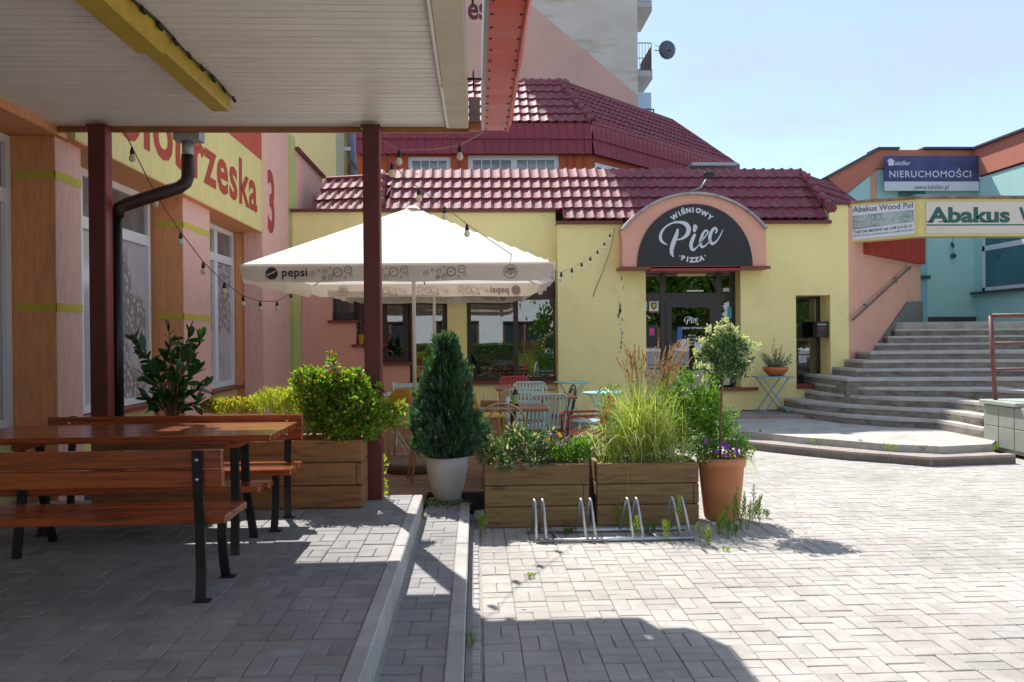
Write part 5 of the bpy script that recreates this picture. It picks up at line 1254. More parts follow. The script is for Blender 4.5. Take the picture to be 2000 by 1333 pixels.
# ================================================================== BENCHES AND TABLE ON THE TERRACE
BX0, BX1 = -3.17, -1.30
def bench(yf, back, label, name='park_bench'):
    """yf = y of the seat's back edge side; back = +1 backrest on the far side, -1 near side"""
    yc = yf
    t = thing(name, (-2.23, yc, ZT), label, 'bench', 'slatted park benches on the terrace')
    zs = ZT + .43
    for i in range(3):
        y0 = yc - .20 + i*.137
        MB().box(BX0, BX1, y0, y0+.126, zs-.042, zs, bev=.006).build('seat_plank', M['varnish'], t)
    yb = yc + back*.24
    for i in range(2):
        z0 = ZT + .585 + i*.100; sh = back*.012*i
        MB().box(BX0, BX1, yb-.02+sh-back*.02, yb+.02+sh-back*.02, z0, z0+.093, bev=.006).build('back_plank', M['varnish'], t)
    for x in (BX0+.16, BX1-.12):
        b = back
        l1 = MB()
        pts = [(x, yc+b*.235, ZT), (x, yc+b*.222, ZT+.16), (x, yc+b*.228, ZT+.40), (x, yc+b*.254, ZT+.57), (x, yc+b*.272, ZT+.775)]
        for p, q in zip(pts, pts[1:]):
            dd_ = (Vector(q)-Vector(p)).normalized()*.006
            l1.bar(Vector(p)-dd_, Vector(q)+dd_, .048, .022, up=(0, 1, 0))
        l1.build('back_leg', M['black'], t)
        l2 = MB(); pts = [(x, yc-b*.205, ZT), (x, yc-b*.165, ZT+.10), (x, yc-b*.135, ZT+.24), (x, yc-b*.14, ZT+.385)]
        for p, q in zip(pts, pts[1:]):
            dd_ = (Vector(q)-Vector(p)).normalized()*.006
            l2.bar(Vector(p)-dd_, Vector(q)+dd_, .048, .022, up=(0, 1, 0))
        l2.bar((x, yc-b*.16, ZT+.376), (x, yc+b*.19, ZT+.376), .044, .018)
        l2.build('front_leg', M['black'], t)
        MB().bar((x-.03, yc-b*.205, ZT+.004), (x+.05, yc-b*.205, ZT+.004), .06, .008).bar((x-.03, yc+b*.235, ZT+.004), (x+.05, yc+b*.235, ZT+.004), .06, .008).build('foot_plate', M['black'], t, kind='stuff')
        bl_ = MB()
        for i in range(2):
            z = ZT+.632+i*.10; y = yb + (b*.012 if b > 0 else 0)
            yy = (yc-.281-.004*i) if b < 0 else (yb-.0475+.012*i)
            bl_.lathe((0, 0, 0), [(.0, -.004), (.008, -.003), (.010, .003)], 8)
            bl_.v[-24:] = [(x+p[0], yy+p[2], z+p[1]) for p in bl_.v[-24:]]
        bl_.build('bolt', M['steel'], t, kind='stuff')
    return t
bench(4.56, -1, 'varnished pine bench nearest the camera with its back turned to us')
bench(6.08, +1, 'varnished pine bench behind the picnic table in front of the planter')
tt = thing('picnic_table', (-2.27, 5.65, ZT), 'long varnished pine table between the two benches', 'table')
ZTT = 1.045
for i in range(7):
    y0 = 5.255 + i*.1145
    MB().box(-3.27, -1.285, y0, y0+.107, ZTT-.042, ZTT, bev=.005).build('top_plank', M['varnish'], tt)
for x in (-2.86, -1.53):
    MB().box(x-.03, x+.03, 5.30, 6.00, ZTT-.085, ZTT-.043).build('cross_batten', M['varnish'], tt)
    for y0, y1 in ((5.25, 5.38), (5.70, 5.62)):
        MB().bar((x+.02, y0, ZT), (x-.01, y1, ZT+.36), .05, .026, up=(0, 1, 0)).bar((x-.01, y1, ZT+.35), (x-.01, y1-.02, ZTT-.08), .05, .026, up=(0, 1, 0)).build('leg', M['black'], tt)
for i in range(2): MB().box(-3.15, -1.395+i*.03, 5.39+i*.13, 5.51+i*.13, ZT+.36, ZT+.40, bev=.005).build('shelf_plank', M['varnish'], tt)

# ================================================================== PLANTERS
def planter(x0, x1, yf, z0, h, depth, label, m, gap=0):
    t = thing('wooden_planter', ((x0+x1)/2, yf+depth/2, z0), label, 'planter', 'long wooden plank planters')
    ph = h/3
    for i in range(3):
        e = .05 if i == 1 else .0
        za, zb_ = z0+i*ph+.003, z0+(i+1)*ph-.003
        MB().box(x0 + (.0 if i != 1 else .0), x1-e, yf, yf+.045, za, zb_, bev=.007).build('plank', m, t)
        MB().box(x0, x1-e, yf+depth-.045, yf+depth, za, zb_, bev=.007).build('plank', m, t)
        for xs in (x0, x1-.045):
            MB().box(xs+(.002 if xs == x0 else -.0), xs+.045, yf+.046, yf+depth-.046, za, zb_, bev=.007).build('plank', m, t)
        if i == 1: MB().box(x1-e+.002, x1, yf, yf+.045, za, zb_, bev=.006).build('plank', m, t)
    MB().box(x0+.045, x1-.045, yf+.045, yf+depth-.045, z0+.03, z0+h-.05).build('soil', M['soil'], t)
    return t
planter(-1.86, -.905, 6.62, ZT, .545, .48, 'warm brown planter holding the bright leafy shrub left of the near post', M['planterw'])
planter(-3.00, -1.87, 6.62, ZT, .545, .48, 'warm brown planter in the shade behind the far bench', M['planterw'])
planter(.065, .965, 7.14, 0, .545, .50, 'wooden planter with pansies behind the left half of the bike rack', M['planter'])
planter(1.035, 1.925, 7.14, 0, .545, .50, 'wooden planter with feathery grass behind the right half of the bike rack', M['planter'])
MB().box(-.86, -.70, 6.9, 7.1, ZT-.01, ZT+.0035).build('post_footing', M['soil'], kind='structure') if False else None

# ================================================================== FOLIAGE
def rv3(r=random):
    while True:
        v = Vector((r.uniform(-1, 1), r.uniform(-1, 1), r.uniform(-1, 1)))
        if .05 < v.length < 1: return v.normalized()
def leaf(mb, p, d, L_, w_, fold=.25, rnd=random, up=None, curl=.0):
    d = d.normalized(); a = up if up is not None else rv3(rnd)
    r = d.cross(a)
    if r.length < 1e-3: r = d.cross(Vector((1, 0, 0)))
    r.normalize(); n = r.cross(d).normalized()
    b = len(mb.v); m_ = p + d*L_*.5 - n*w_*fold
    t_ = p + d*L_ - n*L_*curl
    mb.v += [tuple(p), tuple(m_ + r*w_/2 + n*w_*fold*1.4), tuple(t_), tuple(m_ - r*w_/2 + n*w_*fold*1.4), tuple(m_)]
    mb.f += [[b, b+1, b+4], [b+1, b+2, b+4], [b+4, b+2, b+3], [b, b+4, b+3]] if fold else [[b, b+1, b+2, b+3]]
    mb.sm += [False]*(4 if fold else 1)
def leafq(mb, p, d, L_, w_, rnd=random, up=None):
    leaf(mb, p, d, L_, w_, 0, rnd, up)
def bush(mb, blobs, n, L_, w_, out=.6, upb=.4, rnd=None, fold=.2, jit=.4):
    rnd = rnd or random
    vol = [b[3]*b[4]*b[5] for b in blobs]; tot = sum(vol)
    for b, v in zip(blobs, vol):
        k = int(n*v/tot)
        for _ in range(k):
            d = rv3(rnd); rr = rnd.uniform(.3, 1)**.5*rnd.uniform(.8, 1.08)*(1 if rnd.random() > .12 else 1.28)
            p = Vector((b[0]+d.x*b[3]*rr, b[1]+d.y*b[4]*rr, b[2]+d.z*b[5]*rr))
            dd_ = (d*out + Vector((0, 0, upb)) + rv3(rnd)*jit); s = rnd.uniform(.65, 1.25)
            leaf(mb, p, dd_, L_*s, w_*s, fold, rnd)
def stems(mb, base, tips, r=.006, n=5):
    for t_ in tips:
        b = Vector(base) + Vector((random.uniform(-.03, .03), random.uniform(-.03, .03), 0)); t_ = Vector(t_)
        m_ = b.lerp(t_, .5) + Vector((random.uniform(-.03, .03), random.uniform(-.03, .03), .02)); mb.tube([b, m_, t_], [r, r*.8, r*.5], n)

# bright leafy shrub in the left planter
t = thing('leafy_shrub', (-1.15, 6.88, ZT+.5), 'bright green leafy shrub spilling round the near canopy post from the planter', 'shrub')
blobs = []
def blob_px(x, y, Y, r, rz=None, ry=None):
    p = P(x, y, Y=Y); k = Y/FPX; return (p.x, p.y, p.z, r*k, (ry or r)*k, (rz or r)*k)
for x, y, r, Y in ((598, 738, 22, 6.8), (622, 748, 24, 6.85), (640, 765, 34, 6.85), (684, 748, 24, 6.85), (700, 762, 26, 6.8), (650, 802, 42, 6.85), (700, 800, 40, 6.75), (618, 795, 30, 6.8), (647, 716, 12, 6.85), (651, 698, 9, 6.85), (735, 805, 28, 6.70), (765, 812, 22, 6.75), (588, 765, 20, 6.9), (745, 762, 9, 6.9), (672, 828, 36, 6.72), (782, 800, 14, 6.8), (725, 835, 24, 6.7), (700, 735, 11, 6.8), (672, 735, 10, 6.85), (580, 742, 9, 6.8), (620, 828, 22, 6.75)):
    blobs.append(blob_px(x, y, Y, r))
mb = MB(); bush(mb, blobs, 7200, .046, .031, fold=.15, jit=.7); mb.build('foliage', LEAF['bright'], t, kind='stuff')
mb = MB()
for i in range(260):
    b = random.choice(blobs); p = Vector(b[:3]) + rv3()*b[3]*.9; leaf(mb, p, rv3()+Vector((0, 0, .3)), .045, .03, .1)
mb.build('older_foliage', LEAF['red'], t, kind='stuff')
mb = MB(); stems(mb, (-1.15, 6.88, ZT+.48), [b[:3] for b in blobs], .007); mb.build('stem', M['bark'], t, kind='stuff')
# low yellow green and reddish shrubs
t = thing('spirea_shrub', (-1.75, 6.9, ZT+.5), 'yellow green spiky shrub in the left planter behind the bench', 'shrub')
mb = MB(); bl2 = [blob_px(x, y, 6.95, r, r*.7) for x, y, r in ((540, 780, 30), (575, 775, 26), (505, 790, 26), (560, 800, 32), (520, 768, 14))]
bush(mb, bl2, 2600, .030, .011, out=.4, upb=1.0, fold=.1); mb.build('foliage', LEAF['lime'], t, kind='stuff')
t = thing('reddish_shrub', (-2.1, 6.9, ZT+.5), 'low reddish green shrub between the laurel and the yellow green shrub', 'shrub')
mb = MB(); bl2 = [blob_px(x, y, 6.9, r, r*.6) for x, y, r in ((430, 795, 28), (465, 792, 24), (485, 797, 20), (405, 800, 16))]
bush(mb, bl2, 1500, .026, .012, out=.4, upb=.9, fold=.1); mb.build('foliage', LEAF['lime'], t, kind='stuff')
mb = MB(); bush(mb, bl2, 700, .024, .012, out=.5, upb=.8, fold=.1); mb.build('red_foliage', LEAF['red'], t, kind='stuff')
# cherry laurel: every leaf its own piece
t = thing('cherry_laurel', (-2.5, 6.9, ZT+.45), 'glossy dark green laurel with large leaves right of the left canopy post', 'shrub')
tips = [(262, 665), (275, 675), (330, 645), (300, 720), (370, 655), (395, 660), (350, 690), (320, 700), (285, 735), (380, 730), (400, 755), (340, 740), (360, 770), (310, 765), (395, 790), (290, 780), (330, 780), (375, 700), (345, 800), (300, 800)]
mb = MB(); base = P(335, 828, Y=6.9)
tw3 = []
for x, y in tips:
    q = P(x, y, Y=6.9 + random.uniform(-.18, .18)); m_ = base.lerp(q, .55) + Vector(((q.x-base.x)*-.15, 0, .05)); mb.tube([base, m_, q], [.009, .007, .004], 5); tw3.append((m_, q))
mb.build('stem', M['bark'], t, kind='stuff')
lm = MB(); vs = []
for i, (yy, ww) in enumerate(((0, .004), (.022, .014), (.05, .020), (.078, .016), (.10, .001))): vs += [(-ww, yy, .004+.05*ww - .25*yy*yy*4), (0, yy, -.25*yy*yy*4), (ww, yy, .004+.05*ww-.25*yy*yy*4)]
lm.add(vs, [(3*i+j, 3*i+j+1, 3*i+3+j+1, 3*i+3+j) for i in range(4) for j in range(2)], True)
lproto = lm.build('leaf', LEAF['laurel'], t, glob=False); used_ = False
b0 = wloc(t)
for m_, q in tw3:
    for k in range(13):
        f = 1 - (k/13)**1.2*.95; p = m_.lerp(q, f); d = (q-m_).normalized()
        dd_ = (d*(1.2 if k < 3 else .5) + rv3()*.9 + Vector((0, 0, .35))).normalized()
        u = dd_.cross(rv3()).normalized(); n2 = u.cross(dd_).normalized()
        if n2.z < 0: u, n2 = -u, -n2
        s = random.uniform(.85, 1.4)
        mx_ = Matrix((u*s, dd_*s, n2*s)).transposed().to_4x4(); mx_.translation = p - b0
        o = lproto if not used_ else inst(lproto, t, (0, 0, 0)); used_ = True; o.matrix_local = mx_

# conifer in its grey pot on the path
cx_, cy_ = P(873, 900, Y=7.78).x, 7.78
t = thing('grey_plant_pot', (cx_, cy_, ZP), 'tall pale grey round pot at the end of the path holding the conifer', 'plant pot')
mb = MB().lathe((cx_, cy_, ZP), [(.0, .0), (.105, .0), (.125, .02), (.165, .16), (.192, .30), (.198, .405), (.188, .41), (.18, .38), (.0, .37)], 32); mb.build('pot', M['potgrey'], t)
MB().lathe((cx_, cy_, ZP), [(.178, .375), (.0, .392)], 20).build('soil', M['soil'], t)
t = thing('potted_conifer', (cx_, cy_, ZP+.39), 'dense dark green upright conifer in the pale grey pot', 'conifer')
mb = MB(); rnd = random.Random(5)
H = P(873, 668, Y=cy_).z - ZP - .38
leads = [(.01, 0, H*1.05), (-.07, 0, H*.97), (.085, .02, H*.93), (-.13, 0, H*.83), (.15, 0, H*.76)] + [(rnd.uniform(-.2, .2), rnd.uniform(-.15, .13), H*rnd.uniform(.55, .85)) for _ in range(12)]
def crad(h): # radius envelope
    f = h/H
    return .29*min(1, f/.12+.40)*(1-max(0, f-.22)/.88)**.80
for i in range(2700):
    f = rnd.random()**1.15; h = .02 + f*H; a = rnd.uniform(0, 2*PI); lump = 1+.22*math.sin(a*3+h*9)+.17*math.sin(a*6-h*17)
    r_ = crad(h)*lump*rnd.uniform(.55, 1.08)
    p = Vector((cx_+r_*math.cos(a), cy_+r_*math.sin(a)*.9, ZP+.37+h))
    d = Vector((math.cos(a)*.55, math.sin(a)*.55, 1.0)) + rv3(rnd)*.45
    d.normalize(); side = d.cross(Vector((-math.sin(a), math.cos(a), 0))+rv3(rnd)*.5).normalized()
    L_ = rnd.uniform(.06, .12)
    for k in range(4):
        q = p + d*L_*k/4
        for sg_ in (-1, 1): leafq(mb, q, d*.8+side*sg_*.75, L_*.50*(1-k*.15), .017, rnd, up=d.cross(side))
    leafq(mb, p, d, L_*1.15, .014, rnd)
for lx, ly, lh in leads:
    for k in range(90):
        f = k/90; z = lh-.34+f*.36; w_ = .050*(1-f)+.006; a = rnd.uniform(0, 2*PI)
        p = Vector((cx_+lx+w_*math.cos(a), cy_+ly+w_*math.sin(a), ZP+.37+z)); d = Vector((math.cos(a)*.5, math.sin(a)*.5, 1))
        leafq(mb, p, d, .050, .018, rnd)
mb.build('foliage', LEAF['conifer'], t, kind='stuff')
MB().tube([(cx_, cy_, ZP+.37), (cx_, cy_, ZP+H*.8)], [.02, .008], 8).build('trunk', M['bark'], t)

# plants in the pansy planter
t = thing('hellebore_clump', (.35, 7.4, .5), 'low clump of pale edged leaves with peach buds at the left of the pansy planter', 'plant')
bl2 = [blob_px(x, y, 7.30, r, r*.8) for x, y, r in ((985, 880, 32), (1030, 870, 32), (960, 890, 26), (1060, 885, 22), (1005, 845, 18), (1040, 895, 24), (1075, 850, 14), (955, 862, 12))] + [blob_px(x, y, 7.13, r, r*.7) for x, y, r in ((985, 905, 17), (1010, 912, 12), (1045, 906, 14), (960, 903, 12))]
mb = MB(); bush(mb, bl2, 1500, .055, .020, out=.8, upb=.4, fold=.2); mb.build('foliage', LEAF['var'], t, kind='stuff')
mb = MB(); bush(mb, bl2, 330, .050, .018, out=.8, upb=.6, fold=.2); mb.build('pale_foliage', LEAF['pale'], t, kind='stuff')
mb = MB()
for i in range(60):
    b = random.choice(bl2); d = rv3(); d.z = abs(d.z); p = Vector(b[:3]) + d*b[3]*1.05
    for k in range(5): leaf(mb, p, rv3()+Vector((0, -.3, .5)), .02, .014, .2)
mb.build('buds', FLOWER['peach'], t, kind='stuff')
t = thing('pansy_clump', (.75, 7.4, .5), 'pansies with purple and yellow flowers among fresh leaves at the right of the left planter', 'flowers')
bl2 = [blob_px(x, y, 7.35, r, r*.8) for x, y, r in ((1085, 885, 22), (1110, 885, 24), (1135, 885, 24), (1150, 868, 16), (1120, 870, 16))]
mb = MB(); bush(mb, bl2, 1100, .050, .018, out=.5, upb=.9, fold=.2); mb.build('foliage', LEAF['fresh'], t, kind='stuff')
def flowers(par, pts, m, s=.018, Y=7.28, nm='flowers'):
    mb = MB()
    for x, y in pts:
        p = P(x, y, Y=Y)
        for k in range(5):
            a = 2*PI*k/5+.3; d = Vector((math.cos(a), -.35, math.sin(a))); leaf(mb, p, d, s, s*.9, .1, up=Vector((0, -1, 0)))
    mb.build(nm, m, par, kind='stuff')
flowers(t, [(1110, 860), (1116, 865), (1104, 863), (1063, 872), (1098, 872)], FLOWER['purple']); flowers(t, [(1070, 858), (1068, 862), (1092, 848), (1095, 852)], FLOWER['yellow'])
flowers(t, [(1060, 874), (1090, 866), (1097, 870), (1067, 876)], FLOWER['lilac'])
# feather grass
t = thing('feather_reed_grass', (1.45, 7.4, .5), 'tall feathery grass with brown plumes in the right planter', 'ornamental grass')
gx, gy = P(1255, 900, Y=7.4).x, 7.4
mb = MB(); rnd = random.Random(11)
def blade(mb, b, tip, w_, sag, n=5):
    pts = []
    for i in range(n+1):
        f = i/n; p = b.lerp(tip, f) + Vector((0, 0, sag*math.sin(f*PI)*1.0)); pts.append(p)
    side = Vector((tip.y-b.y, -(tip.x-b.x), 0)) + rv3(rnd)*.2; side.normalize(); k = len(mb.v)
    for i, p in enumerate(pts):
        ww = w_*(1-(i/n)**2)*.5+.0004; mb.v += [tuple(p+side*ww), tuple(p-side*ww)]
    for i in range(n): mb.f.append([k+2*i, k+2*i+1, k+2*i+3, k+2*i+2]); mb.sm.append(True)
for i in range(1350):
    b = Vector((gx+rnd.gauss(0, .13), gy+rnd.gauss(0, .08), .50)); a = rnd.uniform(0, 2*PI); rr = rnd.uniform(.05, .46); hh = rnd.uniform(.30, .86)
    if rnd.random() < .3: rr *= 1.25; hh *= .45
    blade(mb, b, b+Vector((rr*math.cos(a), rr*math.sin(a)*.8, hh*(1-rr*.5))), rnd.uniform(.004, .009), .07+rr*.25)
mb.build('blades', LEAF['grass'], t, kind='stuff')
mb = MB(); pm = MB()
tipsg = [(1195+rnd.uniform(0, 60), 668+rnd.uniform(0, 40)) for _ in range(20)] + [(1280+rnd.uniform(0, 75), 655+rnd.uniform(0, 60)) for _ in range(34)] + [(1225+rnd.uniform(0, 80), 690+rnd.uniform(0, 40)) for _ in range(14)]
for x, y in tipsg:
    tp = P(x, y, Y=7.4+rnd.uniform(-.15, .15)); b = Vector((gx+rnd.gauss(.02, .10), gy+rnd.gauss(0, .06), .55)); pts = [b.lerp(tp, f) + Vector(((1-f)*f*(gx-tp.x)*.35, 0, .04*math.sin(f*PI))) for f in (0, .3, .6, .8, 1)]
    mb.tube(pts, [.0022, .002, .0017, .0014, .001], 3, cap=False)
    for k in range(46):
        f = rnd.uniform(0, 1); p = pts[3].lerp(pts[4], f) if f > .25 else pts[2].lerp(pts[3], .5+f*2)
        ww = .011*(1-abs(f-.4))
        leafq(pm, p+rv3(rnd)*ww*.4, (tp-pts[3]).normalized()*1.3+rv3(rnd)*.35, .026, .0075, rnd)
mb.build('stalks', LEAF['grass'], t, kind='stuff'); pm.build('plumes', LEAF['plume'], t, kind='stuff')
t = thing('flowering_greenery', (1.2, 7.4, .5), 'pale flowering greenery left of the feathery grass stalks', 'plant')
bl2 = [blob_px(x, y, 7.45, r, r*1.1) for x, y, r in ((1185, 800, 20), (1195, 840, 28), (1180, 870, 24), (1200, 765, 16), (1210, 880, 26), (1178, 770, 12))]
mb = MB(); bush(mb, bl2, 1700, .030, .010, out=.4, upb=1.0, fold=.1); mb.build('foliage', LEAF['fresh'], t, kind='stuff')
mb = MB(); bush(mb, bl2, 420, .016, .010, out=.6, upb=.6, fold=.1); mb.build('flowers', FLOWER['white'], t, kind='stuff')
mb = MB(); bush(mb, [blob_px(1180, 835, 7.38, 10, 32)], 130, .03, .012, fold=.1); mb.build('reddish_leaves', LEAF['red'], t, kind='stuff')
t = thing('low_white_flowers', (1.75, 7.3, .5), 'low pale silvery flowers over the front rim of the right planter', 'flowers')
bl2 = [blob_px(x, y, 7.22, r, r*.8) for x, y, r in ((1330, 885, 28), (1300, 893, 22), (1345, 865, 18), (1270, 897, 16), (1225, 898, 16), (1375, 895, 14), (1390, 905, 8))]
mb = MB(); bush(mb, bl2, 900, .022, .011, fold=.1); mb.build('foliage', LEAF['pale'], t, kind='stuff')
mb = MB(); bush(mb, bl2, 500, .024, .010, fold=.1); mb.build('green_foliage', LEAF['fresh'], t, kind='stuff')
t = thing('climbing_pea', (1.9, 7.5, .5), 'fresh green leafy climber between the grass and the topiary stem', 'plant')
bl2 = [blob_px(x, y, 7.55, r, r*1.2) for x, y, r in ((1330, 735, 16), (1310, 765, 22), (1385, 755, 18), (1345, 770, 26), (1370, 800, 36), (1330, 815, 28), (1390, 790, 20), (1360, 850, 40), (1320, 850, 26), (1400, 835, 30), (1352, 735, 12), (1428, 810, 13), (1425, 845, 18), (1310, 790, 14))]
mb = MB(); bush(mb, bl2, 3900, .042, .026, out=.5, upb=.5, fold=.15); mb.build('foliage', LEAF['fresh'], t, kind='stuff')
# terracotta pot with standard tree
tx, ty = P(1409, 960, Y=7.38).x, 7.38
t = thing('terracotta_pot', (tx, ty, 0), 'tall pale terracotta pot at the right end of the planters', 'plant pot')
mb = MB().lathe((tx, ty, 0), [(0, 0), (.145, 0), (.155, .02), (.185, .30), (.20, .47), (.214, .475), (.217, .555), (.205, .56), (.195, .53), (0, .52)], 36); mb.build('pot', M['terracotta'], t)
MB().lathe((tx, ty, 0), [(.195, .525), (0, .54)], 20).build('soil', M['soil'], t)
t = thing('topiary_tree', (tx, ty, .53), 'small standard tree with pale variegated ball crown on a bare stem in the terracotta pot', 'tree')
pc = P(1416, 690, Y=ty); MB().tube([(tx-.01, ty, .5), (tx+.0, ty+.01, .85), (pc.x-.03, ty, 1.15), (pc.x, ty, pc.z)], [.013, .012, .011, .006], 8).build('trunk', M['canestem'], t)
k_ = ty/FPX; rnd = random.Random(3); mb = MB(); mv = MB()
bl3 = [(pc.x, ty, pc.z-.03, .21, .20, .22), (pc.x-.14, ty, pc.z-.07, .12, .12, .12), (pc.x+.13, ty, pc.z-.03, .13, .13, .14), (pc.x+.02, ty, pc.z+.12, .13, .12, .12), (pc.x-.08, ty-.05, pc.z+.05, .14, .12, .13), (pc.x+.10, ty-.04, pc.z-.16, .11, .1, .1)]
bush(mb, bl3, 3600, .034, .019, out=.5, upb=.5, rnd=rnd, fold=.1); mb.build('crown', LEAF['var'], t, kind='stuff')
mb = MB(); crd = [(1360,690),(1372,668),(1385,645),(1400,655),(1418,628),(1420,640),(1440,655),(1455,665),(1475,675),(1470,685),(1390,680),(1405,670),(1430,670),(1375,705),(1385,720),(1365,715),(1445,690),(1462,725),(1400,700),(1420,655),(1378,740),(1405,640),(1435,645),(1450,700)]
for x, y in crd:
    q = P(x, y, Y=ty+rnd.uniform(-.16, .02))
    for k in range(46):
        d = rv3(rnd)+Vector((0, 0, .6)); leaf(mb, q+rv3(rnd)*.045*rnd.random()**.5, d, .030, .016, .1, rnd)
bush(mb, bl3, 380, .026, .012, rnd=rnd, fold=.1)
mb.build('pale_shoots', LEAF['pale'], t, kind='stuff')
t = thing('pot_violas', (tx+.03, ty-.1, .54), 'purple violas and trailing leaves round the foot of the topiary stem', 'flowers')
bl2 = [blob_px(x, y, 7.25, r, r*.8) for x, y, r in ((1385, 880, 22), (1410, 882, 24), (1440, 875, 24), (1460, 880, 14), (1375, 895, 14), (1450, 860, 14))]
mb = MB(); bush(mb, bl2, 1100, .030, .016, fold=.1); mb.build('foliage', LEAF['mid'], t, kind='stuff')
flowers(t, [(1408+rnd.uniform(-9, 16), 872+rnd.uniform(-8, 18)) for _ in range(11)] + [(1381, 860), (1379, 864), (1437, 878), (1440, 885)], FLOWER['purple'], .022, 7.10)
mb = MB()
for i in range(26):
    b = Vector((tx+.17, ty-.08+rnd.uniform(-.1, .1), .54)); blade(mb, b, b+Vector((rnd.uniform(.04, .16), rnd.uniform(-.1, .1), rnd.uniform(-.25, .02))), .006, .10)
for i in range(9):
    b = Vector((1.30+i*.03, 7.13, .53)); blade(mb, b, b+Vector((rnd.uniform(-.02, .03), -.03, rnd.uniform(-.5, -.2))), .004, .0) if i % 3 == 0 else None
mb.build('trailing_blades', LEAF['grass'], t, kind='stuff')
# rosemary bowl
bt = thing('blue_folding_table', (pX(1506, 15.0), 14.85, ZS+.05), 'small pale blue folding table against the yellow wall by the steps', 'table')
bx, by = pX(1506, 14.9), 14.85; zt = pZ(735, by, 1506)
MB().box(bx-.31, bx+.31, by-.26, by+.26, zt-.022, zt, bev=.006).build('tabletop', M['blueenamel'], bt)
for y in (by-.20, by+.20):
    MB().bar((bx-.24, y, ZS+.05), (bx+.24, y+.03, zt-.02), .028, .014).build('leg', M['blueenamel'], bt); MB().bar((bx+.24, y+.02, ZS+.05), (bx-.24, y+.0, zt-.02), .028, .014).build('leg', M['blueenamel'], bt)
MB().bar((bx-.22, by-.2, ZS+.10), (bx-.22, by+.2, ZS+.10), .02).bar((bx+.22, by-.2, ZS+.12), (bx+.22, by+.2, ZS+.12), .02).build('stretcher', M['blueenamel'], bt, kind='stuff')
ob = thing('orange_bowl', (bx+.08, by, zt), 'shallow orange glazed bowl on the pale blue table', 'bowl')
MB().lathe((bx+.06, by, zt+.001), [(0, 0), (.10, .0), (.13, .01), (.21, .09), (.225, .16), (.215, .165), (.19, .13), (0, .12)], 26).build('bowl', M['orangebowl'], ob)
rm_ = thing('rosemary', (bx+.06, by, zt+.13), 'bushy rosemary growing in the shallow orange bowl', 'herb')
mb = MB(); rnd = random.Random(8)
for i in range(42):
    a = rnd.uniform(0, 2*PI); r0_ = rnd.uniform(0, .12); b = Vector((bx+.06+r0_*math.cos(a), by+r0_*math.sin(a), zt+.12)); lean = rnd.uniform(.05, .30); hh = rnd.uniform(.16, .50)*(1-.3*lean/.3)
    if i == 0: hh = .60; lean = .02
    tp = b + Vector((lean*math.cos(a), lean*math.sin(a)*.8, hh))
    for k in range(46):
        p = b.lerp(tp, rnd.uniform(.1, 1)); leafq(mb, p, (tp-b).normalized()+rv3(rnd)*.9, .045, .007, rnd)
mb.build('foliage', LEAF['rosemary'], rm_, kind='stuff')

# weeds
def weed(x, y, z, h, n, name, label, group='weeds growing from the joints', lean=0, m='weed', Lf=.045):
    p = P(x, y, z=z) if isinstance(z, float) or z == 0 else Vector(z); rnd = random.Random(int(x*7+y))
    t = thing('weed', (p.x, p.y, p.z), label, 'weed', group)
    mb = MB(); s_ = MB()
    for k in range(n):
        a = rnd.uniform(0, 2*PI); l_ = rnd.uniform(.0, .25)*h; b = p + Vector((rnd.uniform(-.02, .02)*n*.5, rnd.uniform(-.015, .015)*n*.4, 0)); tp = b + Vector((l_*math.cos(a)+lean*h, l_*math.sin(a), h*rnd.uniform(.6, 1)))
        s_.tube([b, b.lerp(tp, .5), tp], .0025, 4, cap=False)
        q = int(10+h*70)
        for i in range(q):
            f = i/q; pp_ = b.lerp(tp, .12+.88*f); ang = i*2.4; L_ = Lf*(.55+.6*math.sin(f*PI))
            leaf(mb, pp_, Vector((math.cos(ang), math.sin(ang), .7+f)), L_, L_*.22, .15, rnd)
    mb.build('leaves', LEAF[m], t, kind='stuff'); s_.build('stem', LEAF[m], t, kind='stuff')
weed(1170, 1010, 0, .0, 0, '', '') if False else None
W_ = [(945, 1050, .0, .30, 2, 'upright weed left of the bike rack beside the path kerb'), (1215, 1030, .0, .24, 2, 'dark leafy weed behind the third hoop of the bike rack'), (1240, 1056, .0, .22, 2, 'weed rising between the third pair of hoops of the rack'),
      (1304, 1058, .0, .20, 2, 'bushy upright weed inside the rack left of its last hoops'), (1325, 1050, .0, .36, 2, 'tallest weed rising through the last hoops of the rack'), (1374, 1068, .0, .18, 4, 'bright low weed just right of the bike rack'),
      (1412, 1040, .0, .26, 3, 'pale weed in front of the terracotta pot'), (1440, 1035, .0, .40, 3, 'leggy weed leaning on the right side of the terracotta pot'), (1465, 1020, .0, .34, 3, 'spreading weed right of the terracotta pot'), (1402, 1045, .0, .20, 3, 'weed at the left foot of the terracotta pot')]
for i, w_ in enumerate(W_): weed(*w_[:5], 'weed', w_[5], lean=.25 if i == 8 else .05)
